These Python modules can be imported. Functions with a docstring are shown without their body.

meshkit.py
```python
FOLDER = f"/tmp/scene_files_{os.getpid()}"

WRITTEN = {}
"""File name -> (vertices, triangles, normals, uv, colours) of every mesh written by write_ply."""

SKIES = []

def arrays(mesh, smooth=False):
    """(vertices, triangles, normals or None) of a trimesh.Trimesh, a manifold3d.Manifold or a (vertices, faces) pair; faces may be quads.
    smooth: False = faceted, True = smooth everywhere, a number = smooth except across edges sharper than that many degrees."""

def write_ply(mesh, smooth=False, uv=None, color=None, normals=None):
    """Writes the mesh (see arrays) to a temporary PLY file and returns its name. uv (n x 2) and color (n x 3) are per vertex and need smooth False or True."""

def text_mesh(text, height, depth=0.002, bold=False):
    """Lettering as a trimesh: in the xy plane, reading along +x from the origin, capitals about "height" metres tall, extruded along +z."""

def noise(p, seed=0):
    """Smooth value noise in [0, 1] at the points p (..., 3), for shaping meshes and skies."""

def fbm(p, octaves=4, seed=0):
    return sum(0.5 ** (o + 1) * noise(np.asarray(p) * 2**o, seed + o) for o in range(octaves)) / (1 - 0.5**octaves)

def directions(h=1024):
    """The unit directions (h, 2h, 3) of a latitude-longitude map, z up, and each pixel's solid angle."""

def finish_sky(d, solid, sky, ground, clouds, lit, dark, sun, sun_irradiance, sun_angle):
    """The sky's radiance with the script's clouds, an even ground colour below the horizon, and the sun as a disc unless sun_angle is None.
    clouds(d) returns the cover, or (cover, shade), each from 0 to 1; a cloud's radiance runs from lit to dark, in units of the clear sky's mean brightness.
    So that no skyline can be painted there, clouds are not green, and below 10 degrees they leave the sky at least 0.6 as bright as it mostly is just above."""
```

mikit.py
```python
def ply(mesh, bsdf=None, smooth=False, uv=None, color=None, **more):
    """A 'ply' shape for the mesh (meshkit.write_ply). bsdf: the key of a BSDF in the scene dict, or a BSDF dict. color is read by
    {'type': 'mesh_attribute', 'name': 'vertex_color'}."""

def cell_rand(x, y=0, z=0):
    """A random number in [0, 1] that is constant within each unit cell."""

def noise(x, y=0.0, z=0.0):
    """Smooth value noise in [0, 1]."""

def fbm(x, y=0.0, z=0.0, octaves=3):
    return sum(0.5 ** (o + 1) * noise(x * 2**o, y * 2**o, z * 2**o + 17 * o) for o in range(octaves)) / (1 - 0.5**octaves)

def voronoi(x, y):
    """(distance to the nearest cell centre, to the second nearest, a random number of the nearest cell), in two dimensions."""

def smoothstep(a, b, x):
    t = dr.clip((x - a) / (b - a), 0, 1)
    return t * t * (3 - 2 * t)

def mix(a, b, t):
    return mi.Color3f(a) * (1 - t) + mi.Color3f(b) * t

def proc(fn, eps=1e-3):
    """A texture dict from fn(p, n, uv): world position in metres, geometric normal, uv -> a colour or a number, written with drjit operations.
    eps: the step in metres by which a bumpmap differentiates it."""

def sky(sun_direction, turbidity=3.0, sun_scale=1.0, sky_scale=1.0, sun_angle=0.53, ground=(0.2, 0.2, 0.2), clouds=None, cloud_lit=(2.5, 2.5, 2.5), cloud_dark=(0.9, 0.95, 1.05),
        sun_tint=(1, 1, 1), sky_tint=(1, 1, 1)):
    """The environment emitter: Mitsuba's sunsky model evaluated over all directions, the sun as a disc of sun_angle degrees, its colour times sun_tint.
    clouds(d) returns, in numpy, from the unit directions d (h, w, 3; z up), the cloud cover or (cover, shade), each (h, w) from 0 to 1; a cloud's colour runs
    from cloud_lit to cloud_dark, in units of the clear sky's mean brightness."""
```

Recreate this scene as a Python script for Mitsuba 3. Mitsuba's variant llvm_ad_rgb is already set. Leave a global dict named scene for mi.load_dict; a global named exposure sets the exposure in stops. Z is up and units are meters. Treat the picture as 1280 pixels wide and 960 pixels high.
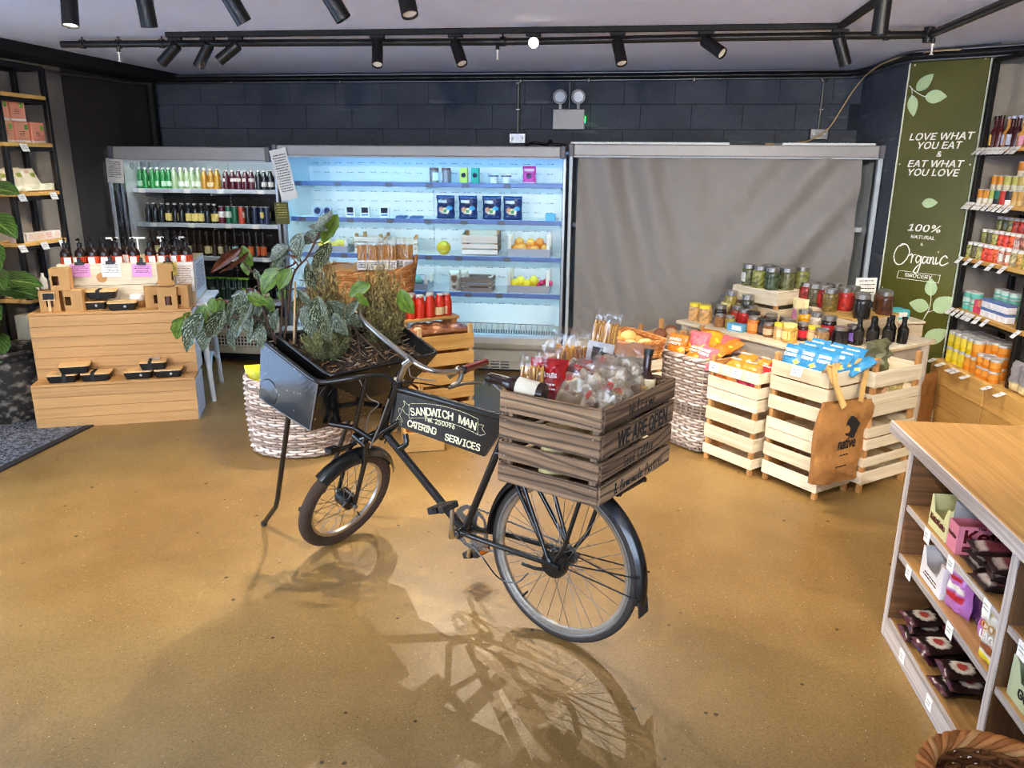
import math, random
import numpy as np
import drjit as dr
import mitsuba as mi
import mikit, meshkit
from mikit import noise, fbm, cell_rand, smoothstep, mix, voronoi

T4 = mi.ScalarTransform4f
rng = np.random.default_rng(7)
random.seed(7)
scene, labels = {}, {}

def rgb(h, k=1.0):
    h = h.lstrip('#')
    c = np.array([int(h[i:i + 2], 16) / 255 for i in (0, 2, 4)])
    return np.where(c <= 0.04045, c / 12.92, ((c + 0.055) / 1.055) ** 2.4) * k

# ---------------------------------------------------------------- camera, daylight, exposure
EYE = np.array([0, 0, 1.78])
PITCH, ROLL, YAW = math.radians(15.9), math.radians(0.5), math.radians(7.5)
_h = np.array([-math.sin(YAW), math.cos(YAW), 0])
_r = np.array([math.cos(YAW), math.sin(YAW), 0])
FWD = _h * math.cos(PITCH) - np.array([0, 0, math.sin(PITCH)])
_u = np.cross(_r, FWD)
UPV = -math.sin(ROLL) * _r + math.cos(ROLL) * _u
scene['camera'] = {'type': 'perspective', 'fov': 2 * math.degrees(math.atan(640 / 967)), 'fov_axis': 'x', 'near_clip': 0.02, 'far_clip': 100.0,
                   'to_world': T4().look_at(origin=EYE.tolist(), target=(EYE + FWD).tolist(), up=UPV.tolist())}
exposure = -1.25
# daylight that comes in through the shop front behind the camera: an overcast sky
scene['sky'] = mikit.sky([0.3, -0.5, 0.8], turbidity=4.0, sun_scale=0.0, sky_scale=1.0, ground=(0.42, 0.49, 0.6),
                         clouds=lambda d: 0.85 + 0 * d[..., 2], cloud_lit=(1.3, 1.6, 2.0), cloud_dark=(.9, 1.05, 1.25))
scene['sky']['scale'] = 75.0
scene['sky']['sampling_weight'] = 9.0
WARM = np.array([1.0, 0.88, 0.70])
LAMP = 15.0          # candela-like intensity of one track spot
FRIDGE_BLUE = np.array([0.17, 0.56, 1.0]) * 24.0
FRIDGE_WHITE = np.array([0.80, 0.97, 1.0]) * 11.0

# ---------------------------------------------------------------- materials
def pr(color, rough=0.5, metal=0.0, **k):
    c = {'type': 'rgb', 'value': [float(x) for x in color]} if not isinstance(color, dict) else color
    return {'type': 'twosided', 'bsdf': {'type': 'principled', 'base_color': c, 'roughness': rough, 'metallic': metal, **k}}
VC = {'type': 'mesh_attribute', 'name': 'vertex_color'}
scene['m_vmatte'] = pr(VC, 0.8, specular=0.25)
scene['m_vsatin'] = pr(VC, 0.42)
scene['m_vgloss'] = pr(VC, 0.16, clearcoat=0.6, clearcoat_gloss=0.9)
scene['m_vmetal'] = pr(VC, 0.3, 0.9)
def plain(name, h, rough=0.5, metal=0.0, k=1.0, **kw):
    scene['m_' + name] = pr(rgb(h, k), rough, metal, **kw)
plain('black', '#070708', 0.4); plain('blackmatte', '#0a0a0b', 0.7); plain('bikeblack', '#07080a', 0.16, clearcoat=1.0, clearcoat_gloss=0.93)
plain('chrome', '#d6d4cf', 0.18, 1.0); plain('steel', '#9a9a9c', 0.32, 1.0); plain('dullsteel', '#7d7a76', 0.5, 0.8)
plain('rubber', '#231f1d', 0.8); plain('white', '#e9e7e2', 0.4); plain('paper', '#efeeea', 0.85); plain('header', '#a3a2a3', 0.35)
plain('headerend', '#62626a', 0.45); plain('fridgewhite', '#e6edf2', 0.35); plain('fridgebase', '#c9c3b3', 0.45); plain('shelfgrey', '#c3ccd4', 0.4)
plain('shelfblue', '#5f78b0', 0.35); plain('pipe', '#161617', 0.35); plain('greywall', '#8d877f', 0.9); plain('ceiling', '#c6cbda', 0.92); plain('joint', '#262a32', 0.95)
plain('grip', '#4f0f13', 0.25, clearcoat=0.7); plain('cream', '#e8e0b4', 0.6); plain('ink', '#17171a', 0.7); plain('signwhite', '#f3efe6', 0.7)
plain('pinkcard', '#dc9bd2', 0.8); plain('yellowcard', '#e9d56f', 0.8); plain('green_leafprint', '#b9d3a4', 0.75); plain('signline', '#e9efe0', 0.7)
plain('amberglass', '#2a100a', 0.12, clearcoat=1.0); plain('curtain', '#94908d', 0.75, specular=0.3); plain('soil', '#1c130e', 0.95)
plain('kraft', '#b98d58', 0.85); plain('stonepot', '#2a2724', 0.8); plain('straw', '#c9a878', 0.7); plain('twig', '#3c2a20', 0.8); plain('lime', '#9dc13a', 0.4)
scene['m_pane'] = {'type': 'thindielectric', 'int_ior': 1.45}
scene['m_film'] = {'type': 'thindielectric', 'int_ior': 1.6}

def board(uv):
    k = dr.floor(uv.x / 100)
    return cell_rand(k, 5, 9), uv.x - k * 100, uv.y
def wood(c0, c1, c2, fine=90.0, ring=0.0, streak=0.0, vary=0.28):
    c0, c1, c2 = [mi.Color3f(*[float(x) for x in rgb(c)]) for c in (c0, c1, c2)]
    def fn(p, n, uv):
        t, u, v = board(uv)
        s = t * 37
        w = fbm(u * 1.7 + s, v * 5 + s, s) - 0.5
        g = fbm(u * 2.2 + s, (v + w * 0.05) * fine, 2 + s)
        b = fbm(u * 1.1 + s, v * 9 + s, 7.0)
        col = mix(c0, c1, dr.clip(0.25 + 0.55 * (g - 0.5) * 2.4 + 0.45 * b + 0.35 * (t - 0.5), 0, 1))
        if ring:
            a = dr.abs(dr.sin((v + w * 0.11) * ring + fbm(u * 2.5 + s, v * 14, 3.0) * 3.0))
            col = mix(c2, col, smoothstep(0.0, 0.75, a) * 0.8 + 0.2)
        if streak:
            col = mix(col, c2, smoothstep(0.60, 0.80, noise(u * 0.9 + s, (v + w * 0.05) * fine * 0.32, 4 + s)) * streak)
        return col * (1 - vary / 2 + vary * t)
    return mikit.proc(fn)
scene['m_oak'] = pr(wood('#b08048', '#c6955a', '#8f6234', 95, 0, 0.22, 0.10), 0.5)
scene['m_pine'] = pr(wood('#cdbd9d', '#e6dbc3', '#a98f68', 70, 0, 0.16, 0.16), 0.65)
scene['m_golden'] = pr(wood('#c9974e', '#ddb26c', '#a9763a', 80, 0, 0.3, 0.16), 0.55)
scene['m_lidwood'] = pr(wood('#c2965e', '#d3ab74', '#a87c46', 60, 0, 0.1, 0.1), 0.55)
scene['m_weathered'] = pr(wood('#523f30', '#9a7e62', '#261b14', 120, 95, 0.4), 0.85)
scene['m_greyoak'] = pr(wood('#8f8582', '#c3bab4', '#6b6260', 150, 0, 0.5), 0.7)
scene['m_topoak'] = pr(wood('#9a7343', '#b58a55', '#7d5a30', 130, 0, 0.35), 0.4)
scene['m_dark_oak'] = pr(wood('#4a301a', '#6d4b2c', '#2c1b0e', 110, 0, 0.3), 0.6)
scene['m_post'] = pr(wood('#a8743f', '#c8975c', '#7a4c25', 90, 0, 0.2), 0.7)

def f_floor(p, n, uv):
    a = fbm(p.x * 0.9 + 3, p.y * 0.9, 0.0)
    b = fbm(p.x * 5, p.y * 5, 4.0)
    c = mix(rgb('#74582f').tolist(), rgb('#937544').tolist(), dr.clip(0.15 + 0.9 * (a - 0.5) * 1.6 + 0.55 * b, 0, 1))
    g = noise(p.x * 220, p.y * 220, 1.0)
    c = c * (0.86 + 0.28 * g)
    d1, _, k1 = voronoi(p.x * 26, p.y * 26)
    dark = (1 - smoothstep(0.035, 0.07, d1)) * smoothstep(0.86, 0.9, k1)
    d2, _, k2 = voronoi(p.x * 40 + 9, p.y * 40)
    light = (1 - smoothstep(0.04, 0.08, d2)) * smoothstep(0.9, 0.93, k2)
    d3, _, k3 = voronoi(p.x * 5 + 2, p.y * 5)
    blot = (1 - smoothstep(0.02, 0.05, d3 + 0.03 * (noise(p.x * 60, p.y * 60) - 0.5))) * smoothstep(0.7, 0.75, k3)
    c = mix(c, rgb('#3a2a16').tolist(), dark * 0.8)
    c = mix(c, rgb('#1d1510').tolist(), blot * 0.8)
    return mix(c, rgb('#e9dcb8').tolist(), light * 0.7)
def f_floorrough(p, n, uv):
    return 0.30 + 0.22 * fbm(p.x * 2.3, p.y * 2.3, 8.0)
scene['m_floor'] = pr(mikit.proc(f_floor), mikit.proc(f_floorrough), specular=0.45)
def f_darkwall(p, n, uv):
    a = fbm(p.x * 3 + p.y * 3, p.z * 4, 2.0)
    g = noise(p.x * 90, p.y * 90, p.z * 90)
    scuff = smoothstep(0.73, 0.8, fbm(p.x * 2.3 + p.y * 2.3 + 5, p.z * 16, 1.0))
    return mix(mix(rgb('#3a3f49').tolist(), rgb('#4f5560').tolist(), a) * (0.82 + 0.36 * g), rgb('#7d7d80').tolist(), scuff * 0.25)
scene['m_darkwall'] = pr(mikit.proc(f_darkwall), 0.85)
plain('alcove', '#3b3634', 0.9)
def f_mat(p, n, uv):
    g = noise(p.x * 160, p.y * 160, 0.0) * 0.6 + noise(p.x * 60, p.y * 60, 3.0) * 0.4
    return mix(rgb('#26272c').tolist(), rgb('#7c7d86').tolist(), smoothstep(0.25, 0.85, g))
scene['m_mat'] = pr(mikit.proc(f_mat), 0.95)
def f_panel(p, n, uv):
    a = fbm(uv.x * 3, uv.y * 1.5, 3.0)
    return mix(rgb('#494a18').tolist(), rgb('#61602a').tolist(), a)
scene['m_panel'] = pr(mikit.proc(f_panel), 0.38)
def f_begonia(p, n, uv):      # u across -1..1, v 0..1 along the leaf: dark veins on speckled silver
    u, v = dr.abs(uv.x), uv.y
    k = (v - u * 0.75) * 5.2
    ve = dr.abs(k - dr.floor(k + 0.5))
    vein = 1 - smoothstep(0.10, 0.27, ve)
    mid = 1 - smoothstep(0.02, 0.09, u)
    sp = smoothstep(0.42, 0.66, noise(uv.x * 16 + 50, v * 26, 1.0))
    c = mix(rgb('#36442f').tolist(), rgb('#aab69a').tolist(), sp * 0.85)
    return mix(c, rgb('#141f16').tolist(), dr.maximum(vein * 0.92, mid))
scene['m_begonia'] = pr(mikit.proc(f_begonia), 0.35)
def f_leaf(p, n, uv):
    u, v = dr.abs(uv.x), uv.y
    k = (v - u * 0.5) * 6.5
    ve = dr.abs(k - dr.floor(k + 0.5))
    vein = (1 - smoothstep(0.02, 0.10, ve)) * 0.6
    mid = 1 - smoothstep(0.02, 0.07, u)
    c = mix(rgb('#1f3417').tolist(), rgb('#3d5a26').tolist(), noise(uv.x * 3 + 20, v * 4, 2.0))
    return mix(c, rgb('#7f9a52').tolist(), dr.maximum(vein, mid) * 0.8)
scene['m_leafdark'] = pr(mikit.proc(f_leaf), 0.3)
def f_leafg(p, n, uv):
    u, v = dr.abs(uv.x), uv.y
    k = (v - u * 0.75) * 5.2
    ve = dr.abs(k - dr.floor(k + 0.5))
    vein = (1 - smoothstep(0.03, 0.14, ve)) * 0.75
    mid = 1 - smoothstep(0.02, 0.07, u)
    c = mix(rgb('#37521a').tolist(), rgb('#6a8a2c').tolist(), noise(uv.x * 4 + 20, v * 5, 2.0))
    return mix(c, rgb('#22320f').tolist(), dr.maximum(vein, mid) * 0.8)
scene['m_leafgreen'] = pr(mikit.proc(f_leafg), 0.4)
def f_leafr(p, n, uv):
    u, v = dr.abs(uv.x), uv.y
    mid = 1 - smoothstep(0.02, 0.09, u)
    c = mix(rgb('#33160e').tolist(), rgb('#64321f').tolist(), noise(uv.x * 5 + 20, v * 7, 2.0))
    return mix(c, rgb('#a9573a').tolist(), mid * 0.7)
scene['m_leafred'] = pr(mikit.proc(f_leafr), 0.45)
def f_jute(p, n, uv):
    w = noise(uv.x * 420, uv.y * 60, 0.0) * 0.5 + noise(uv.x * 60, uv.y * 420, 2.0) * 0.5
    return mix(rgb('#6e431f').tolist(), rgb('#b47f45').tolist(), dr.clip(0.15 + 0.5 * w + 0.6 * fbm(uv.x * 9, uv.y * 9, 3.0) - 0.1, 0, 1))
scene['m_jute'] = pr(mikit.proc(f_jute), 0.95)
def f_stone(p, n, uv):
    g = fbm(p.x * 24, p.y * 24, p.z * 24, 4)
    return mix(rgb('#1d1a17').tolist(), rgb('#6f675d').tolist(), smoothstep(0.45, 0.75, g))
scene['m_stone'] = pr(mikit.proc(f_stone), 0.85)
def f_enamel(p, n, uv):       # black stove enamel, chipped and scratched
    a = smoothstep(0.77, 0.8, fbm(p.x * 60, p.y * 60, p.z * 60))
    k = p.x * 30 - p.z * 46 + noise(p.x * 9, p.y * 9, p.z * 9) * 4
    b = (1 - smoothstep(0.0, 0.03, dr.abs(k - dr.floor(k + 0.5)))) * smoothstep(0.62, 0.72, noise(p.x * 14 + 7, p.y * 14, p.z * 14))
    return mix(rgb('#08090c').tolist(), rgb('#a9a39a').tolist(), dr.maximum(a, b) * 0.8)
scene['m_enamel'] = pr(mikit.proc(f_enamel), 0.09, clearcoat=1.0, clearcoat_gloss=0.97, specular=0.8)

# ---------------------------------------------------------------- names, labels, entries
_used = {}
def nm(name):
    n = _used.get(name, -1) + 1
    _used[name] = n
    return name if n == 0 else f'{name}_{n:03d}'
def thing(kind, label, cat, group=None, kindtag=None):
    k = nm(kind)
    labels[k] = {'label': label, 'category': cat}
    if group: labels[k]['group'] = group
    if kindtag: labels[k]['kind'] = kindtag
    return k
def put(key, shape, mat, T=None, **more):
    d = {**shape, 'bsdf': {'type': 'ref', 'id': 'm_' + mat}, **more}
    if T is not None: d['to_world'] = T if isinstance(T, T4) else T4(np.asarray(T, float).tolist())
    scene[key] = d
    return key
def part(parent, kind, shape, mat, T=None, label=None, stuff=False, **more):
    k = put(nm(parent + '__' + kind), shape, mat, T, **more)
    if label or stuff:
        labels[k] = {}
        if label: labels[k]['label'] = label
        if stuff: labels[k]['kind'] = 'stuff'
    return k
def struct(key, shape, mat, T=None, label=None):
    put(key, shape, mat, T)
    labels[key] = {'kind': 'structure'}
    if label: labels[key]['label'] = label
    return key
ORD = ['', 'first', 'second', 'third', 'fourth', 'fifth', 'sixth', 'seventh', 'eighth', 'ninth', 'tenth', 'eleventh', 'twelfth', 'thirteenth', 'fourteenth', 'fifteenth', 'sixteenth', 'seventeenth', 'eighteenth', 'nineteenth', 'twentieth']
def nth(i, n, side='left'):
    if i == 0 and n > 1: return f'{side}most'
    if i == n - 1 and n > 1: return ('right' if side == 'left' else 'left') + 'most'
    return f'{ORD[i + 1]} from {side}'

# ---------------------------------------------------------------- mesh helpers
def mat4(o, ex, ey, ez):
    m = np.eye(4)
    m[:3, 0], m[:3, 1], m[:3, 2], m[:3, 3] = ex, ey, ez, o
    return m
def rotz(a):
    c, s = math.cos(a), math.sin(a)
    return np.array([[c, -s, 0], [s, c, 0], [0, 0, 1.0]])
def rotx(a):
    c, s = math.cos(a), math.sin(a)
    return np.array([[1, 0, 0], [0, c, -s], [0, s, c]], float)
def roty(a):
    c, s = math.cos(a), math.sin(a)
    return np.array([[c, 0, s], [0, 1, 0], [-s, 0, c]], float)
def TR(o, R=None, s=1.0):
    m = np.eye(4)
    m[:3, :3] = (np.eye(3) if R is None else R) * s
    m[:3, 3] = o
    return m
class Fr:
    """A local frame on the floor: u along an angle, v to its left, z up."""
    def __init__(s, o, deg, z=0):
        s.a = math.radians(deg); s.R = rotz(s.a); s.o = np.array([o[0], o[1], z], float)
    def __call__(s, u, v, z=0): return s.o + s.R @ np.array([u, v, z], float)
    def T(s, u=0, v=0, z=0, deg=0, R=None): return TR(s(u, v, z), s.R @ rotz(math.radians(deg)) @ (np.eye(3) if R is None else R))
    def face(s, u, v, z): return mat4(s(u, v, z), s.R[:, 0], [0, 0, 1], -s.R[:, 1])     # a sheet that faces the viewer (towards -v)
class M:
    def __init__(s): s.v, s.f, s.c, s.uv, s.n = [], [], [], [], 0
    def add(s, v, f, c=None, uv=None):
        v = np.asarray(v, float); f = np.asarray(f, int)
        if f.shape[1] == 4: f = np.vstack([f[:, [0, 1, 2]], f[:, [0, 2, 3]]])
        s.v.append(v); s.f.append(f + s.n); s.n += len(v)
        s.c.append(np.broadcast_to(np.asarray(c if c is not None else (.5, .5, .5), float), (len(v), 3)))
        s.uv.append(np.asarray(uv, float) if uv is not None else np.zeros((len(v), 2)))
        return s
    def ply(s, smooth=False, col=False, uv=False):
        v, f = np.vstack(s.v), np.vstack(s.f)
        return mikit.ply((v, f), None, smooth, np.vstack(s.uv) if uv else None, np.vstack(s.c) if col else None)
def _topo():
    import trimesh
    pts, key = [], []
    for sx in (-1, 1):
        for sy in (-1, 1):
            for sz in (-1, 1):
                for k in range(3):
                    q = np.array([sx, sy, sz], float)
                    for j in range(3):
                        if j != k: q[j] *= 0.8
                    pts.append(q); key.append((sx, sy, sz, k))
    h = trimesh.convex.convex_hull(np.array(pts))
    idx = [int(np.argmin(((np.array(pts) - v) ** 2).sum(1))) for v in h.vertices]
    return np.array(key)[idx], h.faces
_BK, _BF = _topo()
_CF = np.array([[0, 1, 3], [0, 3, 2], [4, 6, 7], [4, 7, 5], [0, 4, 5], [0, 5, 1], [2, 3, 7], [2, 7, 6], [0, 2, 6], [0, 6, 4], [1, 5, 7], [1, 7, 3]])
_CV = np.array([[x, y, z] for x in (-1, 1) for y in (-1, 1) for z in (-1, 1)], float)
def box(m, c, s, R=None, col=None, bev=0.0, grain=None, tone=None):
    """A box with centre c and full size s, each face with uv in metres along its grain."""
    hs = np.asarray(s, float) / 2
    if bev > 0:
        v = np.stack([_BK[:, j] * (hs[j] - bev * (_BK[:, 3] != j)) for j in range(3)], 1); f = _BF
    else:
        v, f = _CV * hs, _CF
    t = v[f].reshape(-1, 3)
    nrm = np.abs(np.cross(t[1::3] - t[0::3], t[2::3] - t[0::3])); ax = np.repeat(nrm.argmax(1), 3)
    L = int(np.argmax(hs)) if grain is None else grain
    o = [j for j in range(3) if j != L]
    lin = t[:, L] * 1.0
    oth = np.where(ax == o[0], t[:, o[1]], t[:, o[0]] + 0.37)
    u = np.where(ax == L, t[:, o[0]] * 0.15, lin); w = np.where(ax == L, t[:, o[1]], oth)
    k = rng.integers(0, 60) if tone is None else tone
    uv = np.stack([u + 50 + 100 * k, w + rng.random() * 3], 1)
    if R is not None: t = t @ np.asarray(R).T
    m.add(t + np.asarray(c, float), np.arange(len(t)).reshape(-1, 3), col, uv)
    return m
def bx(x0, x1, y0, y1, z0, z1, m=None, **k):
    m = m or M()
    return box(m, ((x0 + x1) / 2, (y0 + y1) / 2, (z0 + z1) / 2), (x1 - x0, y1 - y0, z1 - z0), **k)
def bshape(x0, x1, y0, y1, z0, z1, **k): return bx(x0, x1, y0, y1, z0, z1, **k).ply(uv=True)
def lathe(prof, n=16, m=None, R=None, o=(0, 0, 0), noisecol=0, arc=None):
    """prof: rows (radius, height[, colour]); sharp corners and colour edges are split so that smooth=True keeps them."""
    m = m or M()
    rows = [(p[0], p[1], np.asarray(p[2], float) if len(p) > 2 else np.array([.5, .5, .5])) for p in prof]
    segs, cur = [], [rows[0]]
    for i in range(1, len(rows)):
        cur.append(rows[i])
        if i < len(rows) - 1:
            a = math.atan2(rows[i][1] - rows[i - 1][1], rows[i][0] - rows[i - 1][0]); b = math.atan2(rows[i + 1][1] - rows[i][1], rows[i + 1][0] - rows[i][0])
            d = abs((b - a + math.pi) % (2 * math.pi) - math.pi)
            if d > math.radians(38) or len(prof[i]) > 3 or not np.allclose(rows[i][2], rows[i + 1][2]):
                segs.append(cur); cur = [(rows[i][0], rows[i][1], rows[i + 1][2])]
    segs.append(cur)
    ang = np.linspace(0, 2 * np.pi, n + 1)
    for sg in segs:
        v = np.array([[r * math.cos(a), r * math.sin(a), z] for r, z, _ in sg for a in ang[:-1]]); c = np.repeat(np.array([q[2] for q in sg]), n, 0)
        if noisecol: c = np.clip(c * (1 + noisecol * (rng.random((len(c), 1)) - 0.5) * 2), 0, 1)
        uv = np.array([[a * max(q[0] for q in sg), q[1]] for q in sg for a in ang[:-1]])
        f = [[i * n + j, i * n + (j + 1) % n, (i + 1) * n + (j + 1) % n, (i + 1) * n + j] for i in range(len(sg) - 1) for j in range(n)]
        if R is not None: v = v @ np.asarray(R).T
        m.add(v + np.asarray(o, float), f, c, uv)
    return m
def tube(path, r, n=8, m=None, col=None, cap=True, closed=False):
    m = m or M()
    p = np.asarray(path, float); k = len(p); r = np.broadcast_to(np.asarray(r, float), (k,))
    t = np.roll(p, -1, 0) - np.roll(p, 1, 0) if closed else np.gradient(p, axis=0)
    t /= np.linalg.norm(t, axis=1, keepdims=True) + 1e-12
    a = np.cross(t[0], [0, 0, 1.0] if abs(t[0][2]) < 0.9 else [1.0, 0, 0]); a /= np.linalg.norm(a)
    A = [a]
    for i in range(1, k):
        a = A[-1] - t[i] * (A[-1] @ t[i]); A.append(a / (np.linalg.norm(a) + 1e-12))
    A = np.array(A); B = np.cross(t, A); g = np.arange(n) * 2 * np.pi / n
    v = (p[:, None] + r[:, None, None] * (np.cos(g)[None, :, None] * A[:, None] + np.sin(g)[None, :, None] * B[:, None])).reshape(-1, 3)
    f = [[i * n + j, i * n + (j + 1) % n, ((i + 1) % k) * n + (j + 1) % n, ((i + 1) % k) * n + j] for i in range(k if closed else k - 1) for j in range(n)]
    L = np.concatenate([[0], np.cumsum(np.linalg.norm(np.diff(p, axis=0), axis=1))])
    m.add(v, f, col, np.stack([np.repeat(L, n) + 50, np.tile(g * 0.02, k)], 1))
    if cap and not closed:
        for e, s in ((0, -1), (k - 1, 1)):
            w = v[e * n:(e + 1) * n]
            m.add(np.vstack([w, p[e]]), [[j, (j + 1) % n, n] if s > 0 else [(j + 1) % n, j, n] for j in range(n)], col)
    return m
def arc3(pts, n=6):
    """A smooth path (Catmull-Rom) through the points."""
    p = np.asarray(pts, float); q = np.vstack([2 * p[0] - p[1], p, 2 * p[-1] - p[-2]]); out = []
    for i in range(1, len(q) - 2):
        for t in np.linspace(0, 1, n, endpoint=False):
            out.append(0.5 * (2 * q[i] + (q[i + 1] - q[i - 1]) * t + (2 * q[i - 1] - 5 * q[i] + 4 * q[i + 1] - q[i + 2]) * t * t + (3 * q[i] - q[i - 1] - 3 * q[i + 1] + q[i + 2]) * t ** 3))
    return np.vstack([out, p[-1]])
def grid(fn, nu, nv, m=None, col=None, flip=False):
    """fn(u, v) -> point for u, v in 0..1."""
    m = m or M()
    U, V = np.meshgrid(np.linspace(0, 1, nu + 1), np.linspace(0, 1, nv + 1), indexing='ij')
    P = np.stack(fn(U, V), -1).reshape(-1, 3)
    i, j = np.meshgrid(np.arange(nu), np.arange(nv), indexing='ij'); a = (i * (nv + 1) + j).ravel()
    f = np.stack([a, a + nv + 1, a + nv + 2, a + 1], 1)
    c = None if col is None else np.stack(np.broadcast_arrays(*col(U, V)), -1).reshape(-1, 3) if callable(col) else col
    m.add(P, f[:, ::-1] if flip else f, c, np.stack([U.ravel(), V.ravel()], 1))
    return m
def extrude(poly, d, m=None, col=None):
    """A flat shape in x,z (shapely polygon or points) made d thick along y, centred."""
    import trimesh, shapely
    g = shapely.Polygon(poly) if not hasattr(poly, 'geom_type') else poly
    for q in getattr(g, 'geoms', [g]):
        e = trimesh.creation.extrude_polygon(q, d, engine='earcut')
        v = np.array(e.vertices); v = np.stack([v[:, 0], v[:, 2] - d / 2, v[:, 1]], 1)
        m = m or M(); m.add(v, np.array(e.faces)[:, ::-1], col, v[:, [0, 2]])
    return m
_TX = {}
def text(parent, s, h, mat, T, bold=True, width=None, shear=0.0, d=0.0016, center=True, kind='lettering'):
    k = (s, round(h, 5), bold, width, shear, center)
    if k not in _TX:
        t = meshkit.text_mesh(s, h, d, bold); v = np.array(t.vertices)
        w = v[:, 0].max() - v[:, 0].min()
        if width: v[:, 0] *= width / w
        v[:, 0] += shear * v[:, 1]
        if center: v[:, 0] -= (v[:, 0].max() + v[:, 0].min()) / 2
        _TX[k] = mikit.ply((v, np.array(t.faces)), None, False)
    return part(parent, kind, _TX[k], mat, T)
def lines(parent, w, rows, mat, T, pitch=0.01, h=0.003, seed=0):
    """Rows of small print too small to read: short flat dashes."""
    q = np.random.default_rng(seed); m = M()
    for r in range(rows):
        x = -w / 2 + q.random() * 0.1 * w
        while x < w / 2 - 0.08 * w:
            l = min(w * (0.06 + 0.12 * q.random()), w / 2 - x)
            box(m, (x + l / 2, -r * pitch, 0.0004), (l, h, 0.0008)); x += l + w * 0.035
    return part(parent, 'print', m.ply(), mat, T, stuff=True)
# ================================================================ the room
struct('floor', bshape(-5.2, 4.0, -2.2, 7.5, -0.06, 0.0), 'floor', label='polished ochre concrete floor with dark specks')
struct('ceiling', bshape(-5.2, 4.0, -2.2, 7.5, 2.56, 2.66), 'ceiling', label='flat pale grey ceiling')
struct('wall_back', bshape(-5.2, 2.6, 7.31, 7.45, 0, 2.56), 'joint', label='painted blockwork wall above the fridges')
q = [bshape(-0.2185, 0.2185, -0.005, 0.012, -0.1035, 0.1035, bev=0.003, tone=i) for i in range(2)]
for r, zc in enumerate((1.975, 2.185, 2.395)):
    for i in range(-1, 16):
        x = -4.46 + 0.22 + i * 0.44 + (0.22 if r % 2 else 0.07)
        if -4.68 < x < 2.1: part('wall_back', 'block', q[(i + r) % 2], 'darkwall', TR((x, 7.308 + 0.003 * rng.random(), zc)))
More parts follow.
